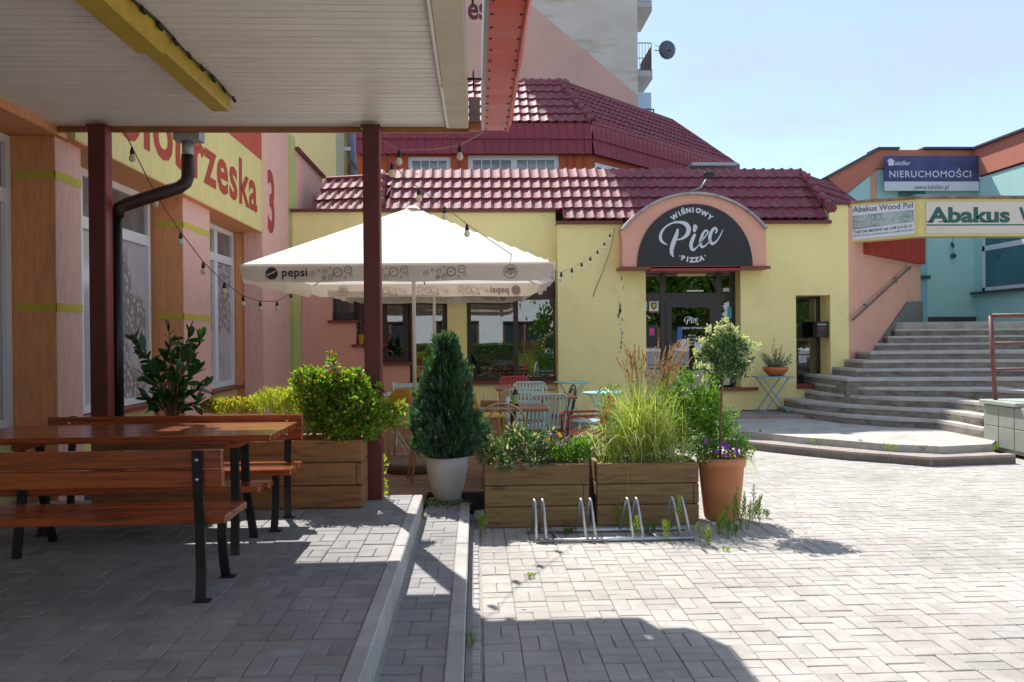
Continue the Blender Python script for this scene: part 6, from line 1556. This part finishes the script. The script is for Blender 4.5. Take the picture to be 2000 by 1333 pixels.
for x, y, z, h, n, l in ((1485, 852, .115, .14, 3, 'thin weed at the left end of the kerb before the blue table'), (1590, 866, .115, .07, 4, 'low weed tuft on the brown kerb before the steps'), (1680, 871, .115, .10, 4, 'small weed tuft in the kerb joint below the steps'),
                         (1738, 881, .115, .10, 7, 'largest weed clump along the kerb joint'), (1800, 880, .115, .08, 5, 'weed tuft right of the largest clump on the kerb'), (1757, 903, .0, .10, 5, 'weed at the foot of the kerb bend'), (1617, 886, .0, .05, 3, 'tiny weed at the foot of the kerb'), (1946, 880, .115, .10, 4, 'weed at the foot of the grey green wall'), (1965, 900, .0, .10, 3, 'weed at the right end of the kerb'),
                         (828, 1015, .13, .06, 3, 'tiny weed at the far end of the terrace kerb'), (912, 1265, .0, .08, 4, 'small weed in the gutter beside the near end of the path kerb'), (1041, 1130, .0, .03, 3, 'tiny weed in a paving joint before the rack'), (1420, 1078, .0, .03, 3, 'tiny tuft in the paving right of the rack'), (745, 968, .30, .10, 5, 'weed at the foot of the near canopy post'), (640, 988, .30, .05, 4, 'low weed at the base of the leafy planter')):
    weed(x, y, float(z), h, n, 'weed', l, Lf=.03)
for x, y, h, n, l in ((1452, 1036, .34, 4, 'tall thin weeds against the right flank of the terracotta pot'), (1478, 1026, .22, 4, 'spreading weeds at the edge of the topiary shadow'), (1425, 1050, .16, 5, 'low weeds below the front of the terracotta pot'), (1490, 1012, .10, 4, 'outermost low weed right of the terracotta pot'), (1270, 1045, .10, 5, 'low weed mat along the foot of the right planter'), (1110, 1044, .05, 5, 'low moss and weed along the foot of the left planter')):
    weed(x, y, 0., h, n, 'weed', l, m='mid' if h < .17 else 'weed', Lf=.04)
t = thing('ground_ivy', (-.62, 7.15, ZT), 'yellow green ivy trailing beside the near canopy post', 'plant')
mb = MB(); bl2 = [blob_px(x, y, 7.1, r, rz) for x, y, r, rz in ((748, 935, 5, 30), (750, 905, 4, 14), (742, 965, 9, 8))]; bush(mb, bl2, 120, .035, .026, fold=.1); mb.build('foliage', LEAF['lime'], t, kind='stuff')
t = thing('pot_foot_weeds', (cx_, 7.55, ZP), 'weeds spreading round the foot of the pale grey pot', 'weed')
mb = MB(); bl2 = [blob_px(x, y, 7.5, r, r*.3) for x, y, r in ((845, 985, 16), (880, 992, 18), (905, 985, 12), (825, 990, 8))]; bush(mb, bl2, 260, .04, .014, fold=.1); mb.build('foliage', LEAF['mid'], t, kind='stuff')

# ================================================================== BIKE RACK
br = thing('bike_rack', (1.1, 6.75, 0), 'low galvanised tube bicycle rack on the paving in front of the planters', 'bicycle rack')
yf, yb_ = 6.60, 6.93
MB().tube([(pX(1043, yf), yf, .018), (pX(1352, yf), yf, .018)], .016, 10).build('front_bar', M['steel'], br)
MB().tube([(pX(1026, yb_), yb_, .018), (pX(1335, yb_), yb_, .018)], .016, 10).build('back_bar', M['steel'], br)
MB().tube([(pX(1075, 6.9), yb_, .018), (pX(1090, 6.6), yf, .018)], .012, 8).tube([(pX(1263, 6.9), yb_, .018), (pX(1283, 6.6), yf, .018)], .012, 8).build('cross_bar', M['steel'], br, kind='stuff')
for b, tp in ((1045, 1041), (1064, 1057), (1142, 1132), (1161, 1150), (1235, 1222), (1254, 1240), (1328, 1310), (1347, 1328)):
    xf = pX(b, yf); xt = pX(tp, 6.76); xb = xt - (xf-xt)*1.2
    MB().tube([(xf, yf, .02), (xt+.004, 6.735, .29), (xt, 6.75, .312), (xt-.002, 6.775, .312), (xt-.004, 6.79, .29), (xb, yb_, .02)], .0115, 10).build('hoop', M['steel'], br)

# ================================================================== UMBRELLAS
def umbrella(cx, cy, hs, ze, zpk, zfoot, vh, label, prints, rz=0):
    t = thing('market_umbrella', (cx, cy, zfoot), label, 'parasol', 'off white square parasols over the deck', rz)
    n = 16; mb = MB(); vs = []
    def surf(u, v):
        m_ = max(abs(u), abs(v)); z = ze + (zpk-ze)*(1-m_)
        dg_ = 1-abs(abs(u)-abs(v))/max(m_, .001)
        z -= .045*math.sin(m_*PI)*(1-dg_)
        return (u*hs, v*hs, z - zfoot)
    N_ = 24
    for j in range(N_+1):
        for i in range(N_+1): vs.append(surf(-1+2*i/N_, -1+2*j/N_))
    mb.add(vs, [(j*(N_+1)+i, j*(N_+1)+i+1, (j+1)*(N_+1)+i+1, (j+1)*(N_+1)+i) for j in range(N_) for i in range(N_)], True)
    mb.build('canopy_cloth', M['cloth'], t, glob=False)
    z0 = ze-zfoot
    for s in range(4):
        m_ = Matrix.Rotation(PI/2*s, 3, 'Z'); vm = MB(); vs = []; K = 22
        for i in range(K+1):
            f = -1+2*i/K
            e = max(0, abs(f)-.93)/.07
            for j, zz in enumerate((0, -.5, -1)):
                out = hs + .012 + .010*math.sin(i*1.1+s)*(-zz) - e*.03*(-zz)
                x = f*(hs+.010)*(1-.012*(-zz)*(abs(f) > .95)); vs.append(tuple(m_ @ Vector((x, -out, z0 + .004 + zz*vh*(1-.25*e*e) + .006*math.sin(i*.9+s)*(-zz)))))
        vm.add(vs, [(3*i+j, 3*i+j+1, 3*i+3+j+1, 3*i+3+j) for i in range(K) for j in range(2)], True)
        vo = vm.build('valance', M['clothv'], t, glob=False)
        # printing
        pr = MB(); sd = random.Random(4+s)
        def put(mb_, dx, dz):
            for p in mb_.v: pr.v.append(tuple(m_ @ Vector((dx+p[0]*sc, -(hs+.0255), z0+dz+p[1]*sc))))
            b = len(pr.v)-len(mb_.v)
            for f in mb_.f: pr.f.append([b+i for i in f]); pr.sm.append(False)
        sc = hs/1.5
        lg = MB(); disc(lg, 0, 0, .058, 24); 
        put(lg, -.80*hs, -vh*.50)
        tx_ = text_mb('pepsi', .115, .0022, space=1.05); put(tx_, -.745*hs+.01, -vh*.50-.032)
        bub = MB()
        for c0_ in (-.42, -.07, .29):
            for (bx_, bz_, r_) in ((-.17, -.005, .026), (-.11, .03, .014), (-.05, .018, .024), (-.06, -.045, .018), (.0, -.04, .026), (.035, -.01, .008), (.0, .055, .012), (.07, .01, .046), (.17, .035, .038), (.14, -.045, .014), (.20, -.02, .013)):
                d_ = MB(); disc(d_, 0, 0, r_, 16, r_*.86 if r_ > .02 else r_*.72); put(d_, c0_*hs*1.02+bx_*sc, -vh*.52+bz_*.9*sc)
                if r_ > .015:
                    l_ = MB(); ribbon(l_, [(-r_*.7, -.1*r_), (0, .12*r_), (r_*.75, .6*r_)], [.003, .005, .002], 2); put(l_, c0_*hs*1.02+bx_*sc, -vh*.52+bz_*.9*sc)
        d_ = MB(); disc(d_, 0, 0, .066, 26, .061); put(d_, .72*hs, -vh*.48)
        t1 = text_mb('100%', .042, .001, 'CENTER'); put(t1, .72*hs, -vh*.48+.008); t1 = text_mb('RECYKLING', .020, .0006, 'CENTER'); put(t1, .72*hs, -vh*.48-.016); t1 = text_mb('PET', .018, .0006, 'CENTER'); put(t1, .72*hs, -vh*.48-.036)
        pr.build('print', M['ink'] if s in (0,) and prints else M['inkpale'], vo, kind='stuff', glob=False)
        if s == 2:
            p2 = MB(); p2.f = pr.f; p2.sm = pr.sm; mi = m_.inverted()
            for p in pr.v:
                q = mi @ Vector(p); q.y = -(hs-.004); p2.v.append(tuple(m_ @ q))
            p2.build('print', M['inkpale'], vo, kind='stuff', glob=False)
        # white wave through the round logo
        wv_ = MB(); ribbon(wv_, [(-.052, -.018), (-.01, -.002), (.025, .016), (.05, .030)], [.018, .012, .014, .006], 4); pr = MB(); 
        for p in wv_.v: pr.v.append(tuple(m_ @ Vector((-.80*hs+p[0], -(hs+.0268), z0-vh*.50+p[1]))))
        pr.f = wv_.f; pr.sm = wv_.sm; pr.build('print', M['clothv'], vo, kind='stuff', glob=False)
    MB().tube([(0, 0, 0), (0, 0, zpk-zfoot-.03)], .024, 12).build('pole', M['creampole'], t, glob=False)
    for k in range(8):
        a = PI/4*k + 0; r_ = hs*(math.sqrt(2) if k % 2 else 1)*.97
        dx, dy = math.cos(a), math.sin(a)
        MB().tube([(dx*.03, dy*.03, zpk-zfoot-.10), (dx*r_, dy*r_, z0-.02)], .011, 5).tube([(dx*.03, dy*.03, zpk-zfoot-.62), (dx*r_*.5, dy*r_*.5, (zpk-zfoot-.06+z0)/2-.04)], .009, 5).build('rib', M['creampole'], t, glob=False)
    MB().lathe((0, 0, zpk-zfoot-.03), [(0, .05), (.04, .04), (.10, .0)], 10).build('finial', M['clothv'], t, glob=False)
    return t
uy = 10.55
umb = umbrella(P(814, 700, Y=uy).x-.03, uy, 1.66, 2.435, pZ(404, uy, 815), ZD+.02, .193, 'nearer off white square parasol with dark brand print on its valance', True, R(-1.5))
u2 = umbrella(P(849, 700, Y=13.9).x, 13.9, 1.52, 2.47, pZ(470, 13.9, 815), ZD+.02, .19, 'farther off white square parasol behind the first', False, R(1))
# hanging corner flap of the nearer parasol
cf = MB(); 
q = [P(1076, 505, Y=8.92), P(1060, 540, Y=8.90), P(1067, 556, Y=8.84), P(1090, 547, Y=9.05), P(1080, 520, Y=9.0)]
cf.add(q, [(0, 1, 4), (1, 2, 3, 4)], True); cf.build('corner_flap', M['cloth'], umb).name = 'corner_flap'
bs = thing('parasol_base', (P(805, 900, Y=9.3).x, 9.3, ZD), 'flat round brown disc base standing on the deck behind the pale pot', 'parasol base')
MB().lathe((P(805, 900, Y=9.3).x, 9.3, ZD), [(.29, 0), (.31, .015), (.31, .09), (.295, .105), (0, .11)], 36).build('base_disc', mat('brown_base', (.13,.085,.055), .7, var=.25, vscale=8), bs)
bs2 = thing('parasol_base', (wloc(u2).x, 13.9, ZD), 'round parasol base under the farther parasol', 'parasol base')
MB().lathe((wloc(u2).x, 13.9, ZD), [(.28, 0), (.30, .012), (.30, .085), (.285, .10), (.08, .105), (0, .12)], 28).build('base_disc', MATS['brown_base'], bs2)

# ================================================================== CAFE FURNITURE
def cafe_table(px, py, Y, w_, d_, label, m='tabletop', leg='anth'):
    p = P(px, py, Y=Y); zt = ZD+.735; t = thing('cafe_table', (p.x, Y, ZD), label, 'table', 'wooden cafe tables on the deck')
    n_ = 3
    for i in range(n_): MB().box(p.x-w_/2, p.x+w_/2, Y-d_/2+i*d_/n_+.001, Y-d_/2+(i+1)*d_/n_-.001, zt-.032, zt, bev=.004).build('top_board', M[m], t)
    MB().bar((p.x, Y, ZD+.02), (p.x, Y, zt-.033), .06, .06).build('pedestal', M[leg], t)
    MB().bar((p.x-.25, Y, ZD+.012), (p.x+.25, Y, ZD+.012), .06, .022).bar((p.x, Y-.25, ZD+.012), (p.x, Y+.25, ZD+.012), .058, .020).build('foot', M[leg], t)
    return t
T1 = cafe_table(1002, 800, 8.9, .72, .68, 'nearest wooden table with bottle and cutlery box right of the conifer')
T2 = cafe_table(1060, 780, 10.5, .80, .68, 'middle wooden table behind the mint slatted chairs')
T3 = cafe_table(1025, 765, 12.2, .85, .70, 'farthest wooden table beneath the big window')
def slat_chair(x, y, rz, m, label, arms=True, seat_m=None):
    t = thing('slatted_chair', (x, y, ZD), label, 'chair', 'tube and slat cafe chairs on the deck', rz)
    w_, zs = .46, .45; F = M[m]
    # local: back at +y, front -y
    MB().tube([(-w_/2, -.22, 0), (-w_/2, -.21, zs), (-w_/2+.03, -.19, zs+.01), (w_/2-.03, -.19, zs+.01), (w_/2, -.21, zs), (w_/2, -.22, 0)], .012, 8).build('front_frame', F, t, glob=False)
    pts = [(-w_/2, .24, 0), (-w_/2, .20, zs), (-w_/2, .27, .76), (-w_/2+.02, .285, .82), (-w_/2+.06, .29, .845), (w_/2-.06, .29, .845), (w_/2-.02, .285, .82), (w_/2, .27, .76), (w_/2, .20, zs), (w_/2, .24, 0)]
    MB().tube(pts, .012, 8).build('back_frame', F, t, glob=False)
    for i in range(9):
        xx = -w_/2+.045+i*(w_-.09)/8
        MB().bar((xx, .21, zs+.03), (xx, .287, .835), .026, .006, up=(0, 1, .2)).build('back_slat', F, t, glob=False)
    for i in range(9):
        xx = -w_/2+.03+i*(w_-.06)/8
        MB().bar((xx, -.20, zs+.012), (xx, .20, zs+.012), .034, .006).build('seat_slat', M[seat_m] if seat_m else F, t, glob=False)
    if arms:
        for s in (-1, 1): MB().tube([(s*w_/2, -.21, zs), (s*(w_/2+.02), -.20, .62), (s*(w_/2+.02), -.17, .655), (s*(w_/2+.02), .20, .66), (s*w_/2, .255, .68)], .012, 8).build('armrest', F, t, glob=False)
    return t
def hoop_chair(x, y, rz, m, label, seat_m=None, grp='bent tube cafe chairs'):
    """round backed bent tube chair"""
    t = thing('hoop_chair', (x, y, ZD), label, 'chair', grp, rz); F = M[m]; zs = .455
    def hoop(w0, top, y0, dy, r_):
        pts = [(-w0, y0, zs)]
        for k in range(13):
            a = PI*k/12; pts.append((-math.cos(a)*w0*1.04, y0+dy*(.6+.4*math.sin(a)), zs+(top-zs)*(.55+.45*math.sin(a))))
        pts.append((w0, y0, zs)); return MB().tube(pts, r_, 8)
    hoop(.215, .83, .17, .08, .012).build('back_hoop', F, t, glob=False)
    hoop(.13, .78, .18, .06, .010).build('inner_hoop', F, t, glob=False)
    MB().lathe((0, 0, zs-.02), [(0, .018), (.17, .022), (.205, .018), (.21, .0), (.19, -.012), (0, -.012)], 24, sx=1.02, sy=1.0).build('seat', M[seat_m] if seat_m else F, t, glob=False)
    for sx_1, sy_1 in ((-1, -1), (1, -1), (-1, 1), (1, 1)):
        MB().tube([(sx_1*.15, sy_1*.15, zs-.02), (sx_1*.19, sy_1*.20, 0)], .012, 8).build('leg', F, t, glob=False)
    MB().tube([(.165*math.cos(2*PI*k/16), .165*math.sin(2*PI*k/16), .22) for k in range(17)], .007, 6).build('stretcher_ring', F, t, glob=False)
    return t
xx = lambda px, Y: P(px, 780, Y=Y).x
slat_chair(xx(1028, 9.75), 9.75, R(0), 'mint', 'mint slatted armchair behind the nearest wooden table')
slat_chair(xx(1040, 11.2), 11.25, R(3), 'mint', 'mint slatted chair beyond the middle wooden table', arms=False)
slat_chair(xx(1006, 12.95), 12.95, R(0), 'redenamel', 'red slatted chair under the big window', arms=False)
slat_chair(xx(1050, 9.3), 9.30, R(200), 'mint', 'pale slatted chair at the right end of the nearest wooden table', arms=False)
hoop_chair(xx(935, 9.0), 9.0, R(95), 'blonde', 'second blonde bent tube chair half behind the conifer')
c = slat_chair(xx(1137, 8.9), 8.75, R(-88), 'redenamel', 'red armchair at the deck edge beside the flowering greenery')
hoop_chair(xx(978, 8.35), 8.30, R(180), 'blonde', 'blonde bent tube chair at the nearest wooden table')
hoop_chair(xx(1143, 10.2), 10.1, R(-75), 'mint', 'pale mint round backed chair with grey blue seat right of the tables', seat_m='bluesteel')
hoop_chair(xx(1085, 11.0), 11.0, R(-85), 'anth', 'dark grey chair at the right end of the middle table')
hoop_chair(xx(955, 10.9), 10.9, R(80), 'yelenamel', 'mustard chair at the left end of the middle table')
# round bistro table
bx2, by2 = xx(1117, 13.6), 13.6; t = thing('bistro_table', (bx2, by2, ZD), 'turquoise round folding bistro table before the right part of the big window', 'table'); zt = ZD+.735
MB().lathe((bx2, by2, zt-.022), [(0, 0), (.29, 0), (.30, .006), (.30, .020), (.29, .022), (0, .022)], 32).build('tabletop', M['tealenamel'], t)
for y in (-.15, .15):
    for s in (-1, 1): MB().bar((bx2-s*.24, by2+y+s*.01, ZD), (bx2+s*.20, by2+y+s*.01, zt-.022), .026, .012).build('leg', M['tealenamel'], t)
bx3, by3 = xx(1172, 12.2), 12.0; t = thing('bistro_table', (bx3, by3, ZD), 'second turquoise folding table half hidden behind the flowering greenery', 'table')
MB().lathe((bx3, by3, zt-.09), [(0, 0), (.27, 0), (.28, .006), (.28, .020), (.27, .022), (0, .022)], 28).build('tabletop', M['tealenamel'], t)
for y in (-.15, .15):
    for s in (-1, 1): MB().bar((bx3-s*.22, by3+y+s*.01, ZD), (bx3+s*.19, by3+y+s*.01, zt-.09), .026, .012).build('leg', M['tealenamel'], t)
# left group: mint folding chair, mint table, mustard chair, blonde legged chair
x_, y_ = xx(797, 11.6), 11.7; t = thing('folding_chair', (x_, y_, ZD), 'mint slatted folding chair left of the nearer parasol pole', 'chair', None, R(10))
for i, z in enumerate((.70, .80)): MB().box(-.21, .21, .20+.03*i, .212+.03*i, z-.03, z+.03).build('back_slat', M['mint'], t, glob=False)
for i in range(5): MB().box(-.21, .21, -.20+i*.075, -.14+i*.075, .435, .447).build('seat_slat', M['mint'], t, glob=False)
for s in (-1, 1):
    MB().bar((s*.19, -.22, 0), (s*.19, .24, .85), .022, .010).build('leg', M['mint'], t, glob=False); MB().bar((s*.17, .24, 0), (s*.17, -.18, .44), .022, .010).build('leg', M['mint'], t, glob=False)
x_, y_ = xx(757, 10.9), 10.9; t = thing('folding_table', (x_, y_, ZD), 'small mint folding table left of the mint folding chair', 'table'); zt = pZ(769, y_, 757)
MB().box(x_-.33, x_+.20, y_-.25, y_+.25, zt-.02, zt, bev=.005).build('tabletop', M['mint'], t)
for y in (-.2, .2):
    MB().bar((x_-.25, y_+y, ZD), (x_+.18, y_+y, zt-.02), .024, .012).build('leg', M['mint'], t); MB().bar((x_+.25, y_+y+.015, ZD), (x_-.2, y_+y+.015, zt-.02), .024, .012).build('leg', M['mint'], t)
def wood_chair(x, y, rz, m, label):
    t = thing('wooden_chair', (x, y, ZD), label, 'chair', 'wooden cafe chairs left of the parasol pole', rz)
    vs = []; n = 10
    mb = MB()
    for j in range(6):
        for i in range(n+1):
            f = -1+2*i/n; h_ = j/5; ww = .20*math.sin(PI*(.18+.64*h_)); vs.append((f*ww, .20+.05*h_-.05*f*f, .60+.26*h_))
    mb.add(vs, [(j*(n+1)+i, j*(n+1)+i+1, (j+1)*(n+1)+i+1, (j+1)*(n+1)+i) for j in range(5) for i in range(n)], True)
    mb.add([(a, b+.012, c) for a, b, c in vs], [(j*(n+1)+i, (j+1)*(n+1)+i, (j+1)*(n+1)+i+1, j*(n+1)+i+1) for j in range(5) for i in range(n)], True)
    mb.build('backrest', M[m], t, glob=False)
    MB().prism([(-.20, -.20), (.20, -.20), (.21, .12), (.15, .20), (-.15, .20), (-.21, .12)], .435, .455).build('seat', M[m], t, glob=False)
    for s, q in ((-1, -1), (1, -1)): MB().tube([(s*.17, -.17, .44), (s*.20, -.22, 0)], [.018, .012], 8).build('leg', M['blonde'], t, glob=False)
    for s in (-1, 1): MB().tube([(s*.15, .20, .62), (s*.155, .17, .44), (s*.19, .24, 0)], [.012, .018, .012], 8).build('leg', M['blonde'], t, glob=False)
    return t
wood_chair(xx(790, 9.6)-.02, 10.15, R(175), 'yelenamel', 'mustard backed chair with wooden legs left of the nearer parasol pole')
wood_chair(xx(845, 8.7), 8.60, R(100), 'blonde', 'blonde wooden chair partly hidden behind the conifer')
# things on the tables
zt = ZD+.735
p = P(1007, 800, Y=8.85); t = thing('sauce_bottle', (p.x, 8.85, zt), 'green labelled dark bottle standing on the nearest wooden table', 'bottle')
MB().lathe((p.x, 8.85, zt), [(0, 0), (.033, 0), (.035, .01), (.035, .13), (.028, .155), (.013, .18), (.012, .205), (0, .205)], 16).build('glass_body', mat('dark_bottle', (.02,.03,.02), .15), t)
MB().lathe((p.x, 8.85, zt), [(.0355, .03), (.0362, .035), (.0362, .12), (.0355, .125)], 16).build('label_band', mat('green_label', (.32,.45,.16), .6), t)
MB().lathe((p.x, 8.85, zt), [(.0135, .185), (.0145, .188), (.0145, .212), (0, .214)], 12).build('cap', M['yelenamel'], t)
p = P(991, 800, Y=8.72); t = thing('white_shaker', (p.x, 8.72, zt), 'small white shaker beside the green labelled bottle', 'shaker')
MB().lathe((p.x, 8.72, zt), [(0, 0), (.022, 0), (.022, .09), (.016, .105), (.010, .108), (0, .11)], 14).build('body', M['white'], t); MB().lathe((p.x, 8.72, zt), [(.0165, .104), (.0165, .12), (0, .124)], 12).build('cap', M['greymetal'], t)
p = P(985, 800, Y=9.0); t = thing('wicker_napkin_holder', (p.x, 9.0, zt), 'beige napkin holder leaning behind the shaker', 'napkin holder')
MB().prism([(p.x-.06, zt), (p.x+.055, zt), (p.x+.06, zt+.15), (p.x+.03, zt+.185), (p.x-.02, zt+.16), (p.x-.055, zt+.05)], 8.98, 9.03, 'y').build('napkins', M['blonde'], t); MB().box(p.x-.07, p.x+.07, 8.965, 8.978, zt, zt+.04).box(p.x-.07, p.x+.07, 9.032, 9.045, zt, zt+.04).build('holder', M['anth'], t, kind='stuff')
p = P(955, 800, Y=8.95); t = thing('wooden_cutlery_box', (p.x, 8.95, zt), 'reddish cutlery box left on the nearest wooden table', 'box')
MB().box(p.x-.09, p.x+.09, 8.90, 9.00, zt+.001, zt+.06, bev=.006).build('box', M['tabletop'], t)
for i in range(4): MB().bar((p.x-.06+i*.04, 8.95, zt+.061), (p.x-.05+i*.045, 8.95, zt+.12), .012, .006).build('cutlery', M['steel'], t)

# ================================================================== STRING LIGHTS
def festoon(label, pts, bulbs, m='wire', r=.005, hang=.0, name='string_lights', sz=.9):
    """pts: wire points; bulbs: indices/positions"""
    p0 = pts[0]; t = thing(name, tuple(p0), label, 'string lights', 'festoon light strings')
    MB().tube(pts, r, 5, cap=False).build('wire', M[m], t)
    for b in bulbs:
        b = Vector(b)
        so = MB().tube([b+Vector((0, 0, .0)), b-Vector((0, 0, .035*sz))], [.010*sz, .019*sz], 8).tube([b-Vector((0, 0, .034*sz)), b-Vector((0, 0, .068*sz))], .021*sz, 8).build('socket', M['plastic'], t)
        MB().lathe(b-Vector((0, 0, .068*sz)), [(.017*sz, .0), (.026*sz, -.018*sz), (.031*sz, -.038*sz), (.026*sz, -.058*sz), (.012*sz, -.068*sz), (0, -.070*sz)], 12).build('bulb', M['bulb'], so)
    return t
def seg(pl, sag=0, n=1):
    return pl
yy_ = lambda lst: [P(x, y, Y=Y) for x, y, Y in lst]
L1 = yy_([(238, 248, 7.0), (258, 288, 7.15), (303, 378, 7.5), (353, 454, 7.9), (397, 512, 8.3), (438, 552, 8.9), (475, 578, 9.6), (508, 589, 10.3), (541, 589, 11.0), (568, 574, 11.7), (590, 556, 12.4)])
festoon('string of clear bulbs sagging from the left canopy post towards the parasols', L1, L1[1:-1])
L2 = yy_([(945, 258, 7.0), (898, 284, 7.0), (850, 292, 7.0), (779, 294, 7.0), (752, 278, 7.0), (735, 268, 7.0)])
festoon('two frosted bulbs on a pale wire between the near post and the red fascia', L2, [L2[1], L2[3]], 'wirelight', .004, sz=.92)
L3 = yy_([(738, 292, 7.1), (765, 318, 7.2), (790, 345, 7.4), (818, 368, 7.6), (868, 404, 7.9), (912, 438, 8.2), (958, 470, 8.6), (1010, 505, 9.2), (1060, 530, 10), (1096, 532, 10.8), (1117, 524, 11.5), (1136, 513, 12.2), (1153, 502, 12.9), (1167, 489, 13.5), (1180, 473, 14.1), (1191, 457, 14.7), (1201, 446, 15.2)])
festoon('string of bulbs running from the near post over the parasol to the arch corner', L3, [L3[1], L3[3], L3[4], L3[5], L3[9], L3[10], L3[11], L3[12], L3[13], L3[14], L3[15]], 'wire', .004, sz=.92)
cbl = thing('hanging_cable', (pX(1201, 15.2), 15.2, 3.4), 'thin dark cable hanging down the yellow wall from the arch corner to the window', 'cable')
MB().tube(yy_([(1201, 448, 15.22), (1192, 490, 15.2), (1178, 530, 15.25), (1165, 560, 15.28), (1158, 580, 15.3)]), .006, 5).build('cable', M['wire'], cbl)

# stains and fallen bits on the paving
# ================================================================== THE STREET BEHIND THE CAMERA (seen only as reflections)
rbld = thing('office_building', (4, -17, 0), 'white building with brown framed windows across the street reflected in the glass', 'building')
w_ops = [(-14+i*3.9, -14+i*3.9+2.5, .9+2.9*j, 2.6+2.9*j) for i in range(10) for j in range(4)]
w = MB(); holes(w, -16, 26, 0, 13, -17, -16.7, w_ops); w.build('wall', M['signwhite'], rbld)
MB().box(-16, 26, -16.69, -16.64, 0, .75).build('base', mat('blue_grey_base', (.28,.33,.42), .8), rbld)
for o_ in w_ops:
    fo = MB(); a, b, c, d = o_; fo.box(a, b, -16.9, -16.82, c, c+.1).box(a, b, -16.9, -16.82, d-.1, d).box(a, a+.1, -16.9, -16.82, c+.1, d-.1).box(b-.1, b, -16.9, -16.82, c+.1, d-.1).box((a+b)/2-.06, (a+b)/2+.06, -16.9, -16.82, c+.1, d-.1)
    f_ = fo.build('window', mat('brown_street_frame', (.25,.10,.04), .5), rbld); MB().box(a+.1, b-.1, -16.88, -16.86, c+.1, d-.1).build('pane', mat('dark_glass', (.03,.045,.06), .06), f_)
MB().box(-16, 26, -22, -17.01, 0, 12.8).build('body', M['dim'], rbld)
rnd = random.Random(21)
for i, (x, y, h) in enumerate(((10.4, -8.5, 6.0), (16.0, -9.5, 6.5), (-9.0, -10.5, 6.0), (4.9, -10.5, 3.2))):
    t = thing('street_tree', (x, y, 0), 'leafy street tree across the square, number %d of four by eye from the left' % (i+1) if False else ['tall leafy tree reflected in the entrance door', 'leafy tree reflected at the narrow doorway', 'leafy tree beyond the left end of the square', 'small slender tree reflected in the middle of the big window'][i], 'tree', 'trees across the street')
    MB().tube([(x, y, 0), (x+.1, y, h*.45), (x, y+.1, h*.8)], [.16, .11, .04], 8).build('trunk', M['bark'], t)
    mb = MB(); bls = [(x+rnd.uniform(-1.3, 1.3), y+rnd.uniform(-1, 1), h*rnd.uniform(.25, .85), rnd.uniform(.7, 1.2), rnd.uniform(.7, 1.1), rnd.uniform(.6, 1.0)) for _ in range(13)]
    bush(mb, bls, 15000 if h > 5 else 3000, .24, .17, rnd=rnd, fold=0); mb.build('crown', LEAF['tree'], t, kind='stuff')
hd = thing('clipped_hedge', (-2.5, -9, 0), 'clipped green hedge across the square', 'hedge'); mb = MB()
for i in range(5000):
    x = rnd.uniform(-4.0, 3.2); y = -9+rnd.choice((-.4, .4))*rnd.uniform(.8, 1); z = rnd.uniform(.05, 1.3)
    if rnd.random() < .3: z = 1.3; y = -9+rnd.uniform(-.4, .4)
    leaf(mb, Vector((x, y, z)), rv3(rnd)+Vector((0, .6, .3)), .10, .07, .1, rnd)
mb.build('foliage', LEAF['tree'], hd, kind='stuff')
MB().box(-3.9, 3.1, -9.33, -8.67, 0, 1.25).build('inner_growth', mat('hedge_core', (.02,.04,.012), .9), hd)

ll = thing('leaf_litter', (1.1, 6.8, 0), 'dry leaf crumbs and blossom bits scattered round the bike rack and planters', 'leaf litter')
rnd = random.Random(77); mb = MB()
for i in range(620):
    if i < 380: x, y, z = rnd.uniform(.0, 2.9), 7.1-abs(rnd.gauss(0, .32)), .004
    elif i < 480: x, y, z = rnd.uniform(-3.2, -.6), 6.6-abs(rnd.gauss(0, .3)), ZT+.004
    elif i < 560: x, y, z = rnd.uniform(.03, 5), rnd.uniform(3.8, 9), .004
    else: x, y, z = rnd.uniform(-3, -.6), rnd.uniform(3.4, 6.5), ZT+.004
    leafq(mb, Vector((x, y, z+.002)), Vector((rnd.uniform(-1, 1), rnd.uniform(-1, 1), rnd.uniform(0, .35))), rnd.uniform(.008, .024), rnd.uniform(.005, .011), rnd, up=Vector((0, 0, 1)))
lo_ = mb.build('crumbs', leafmat('dry_leaf', (.09,.05,.02), (.34,.26,.12), .8, .1, c3=(.6,.55,.45)), ll, kind='stuff')
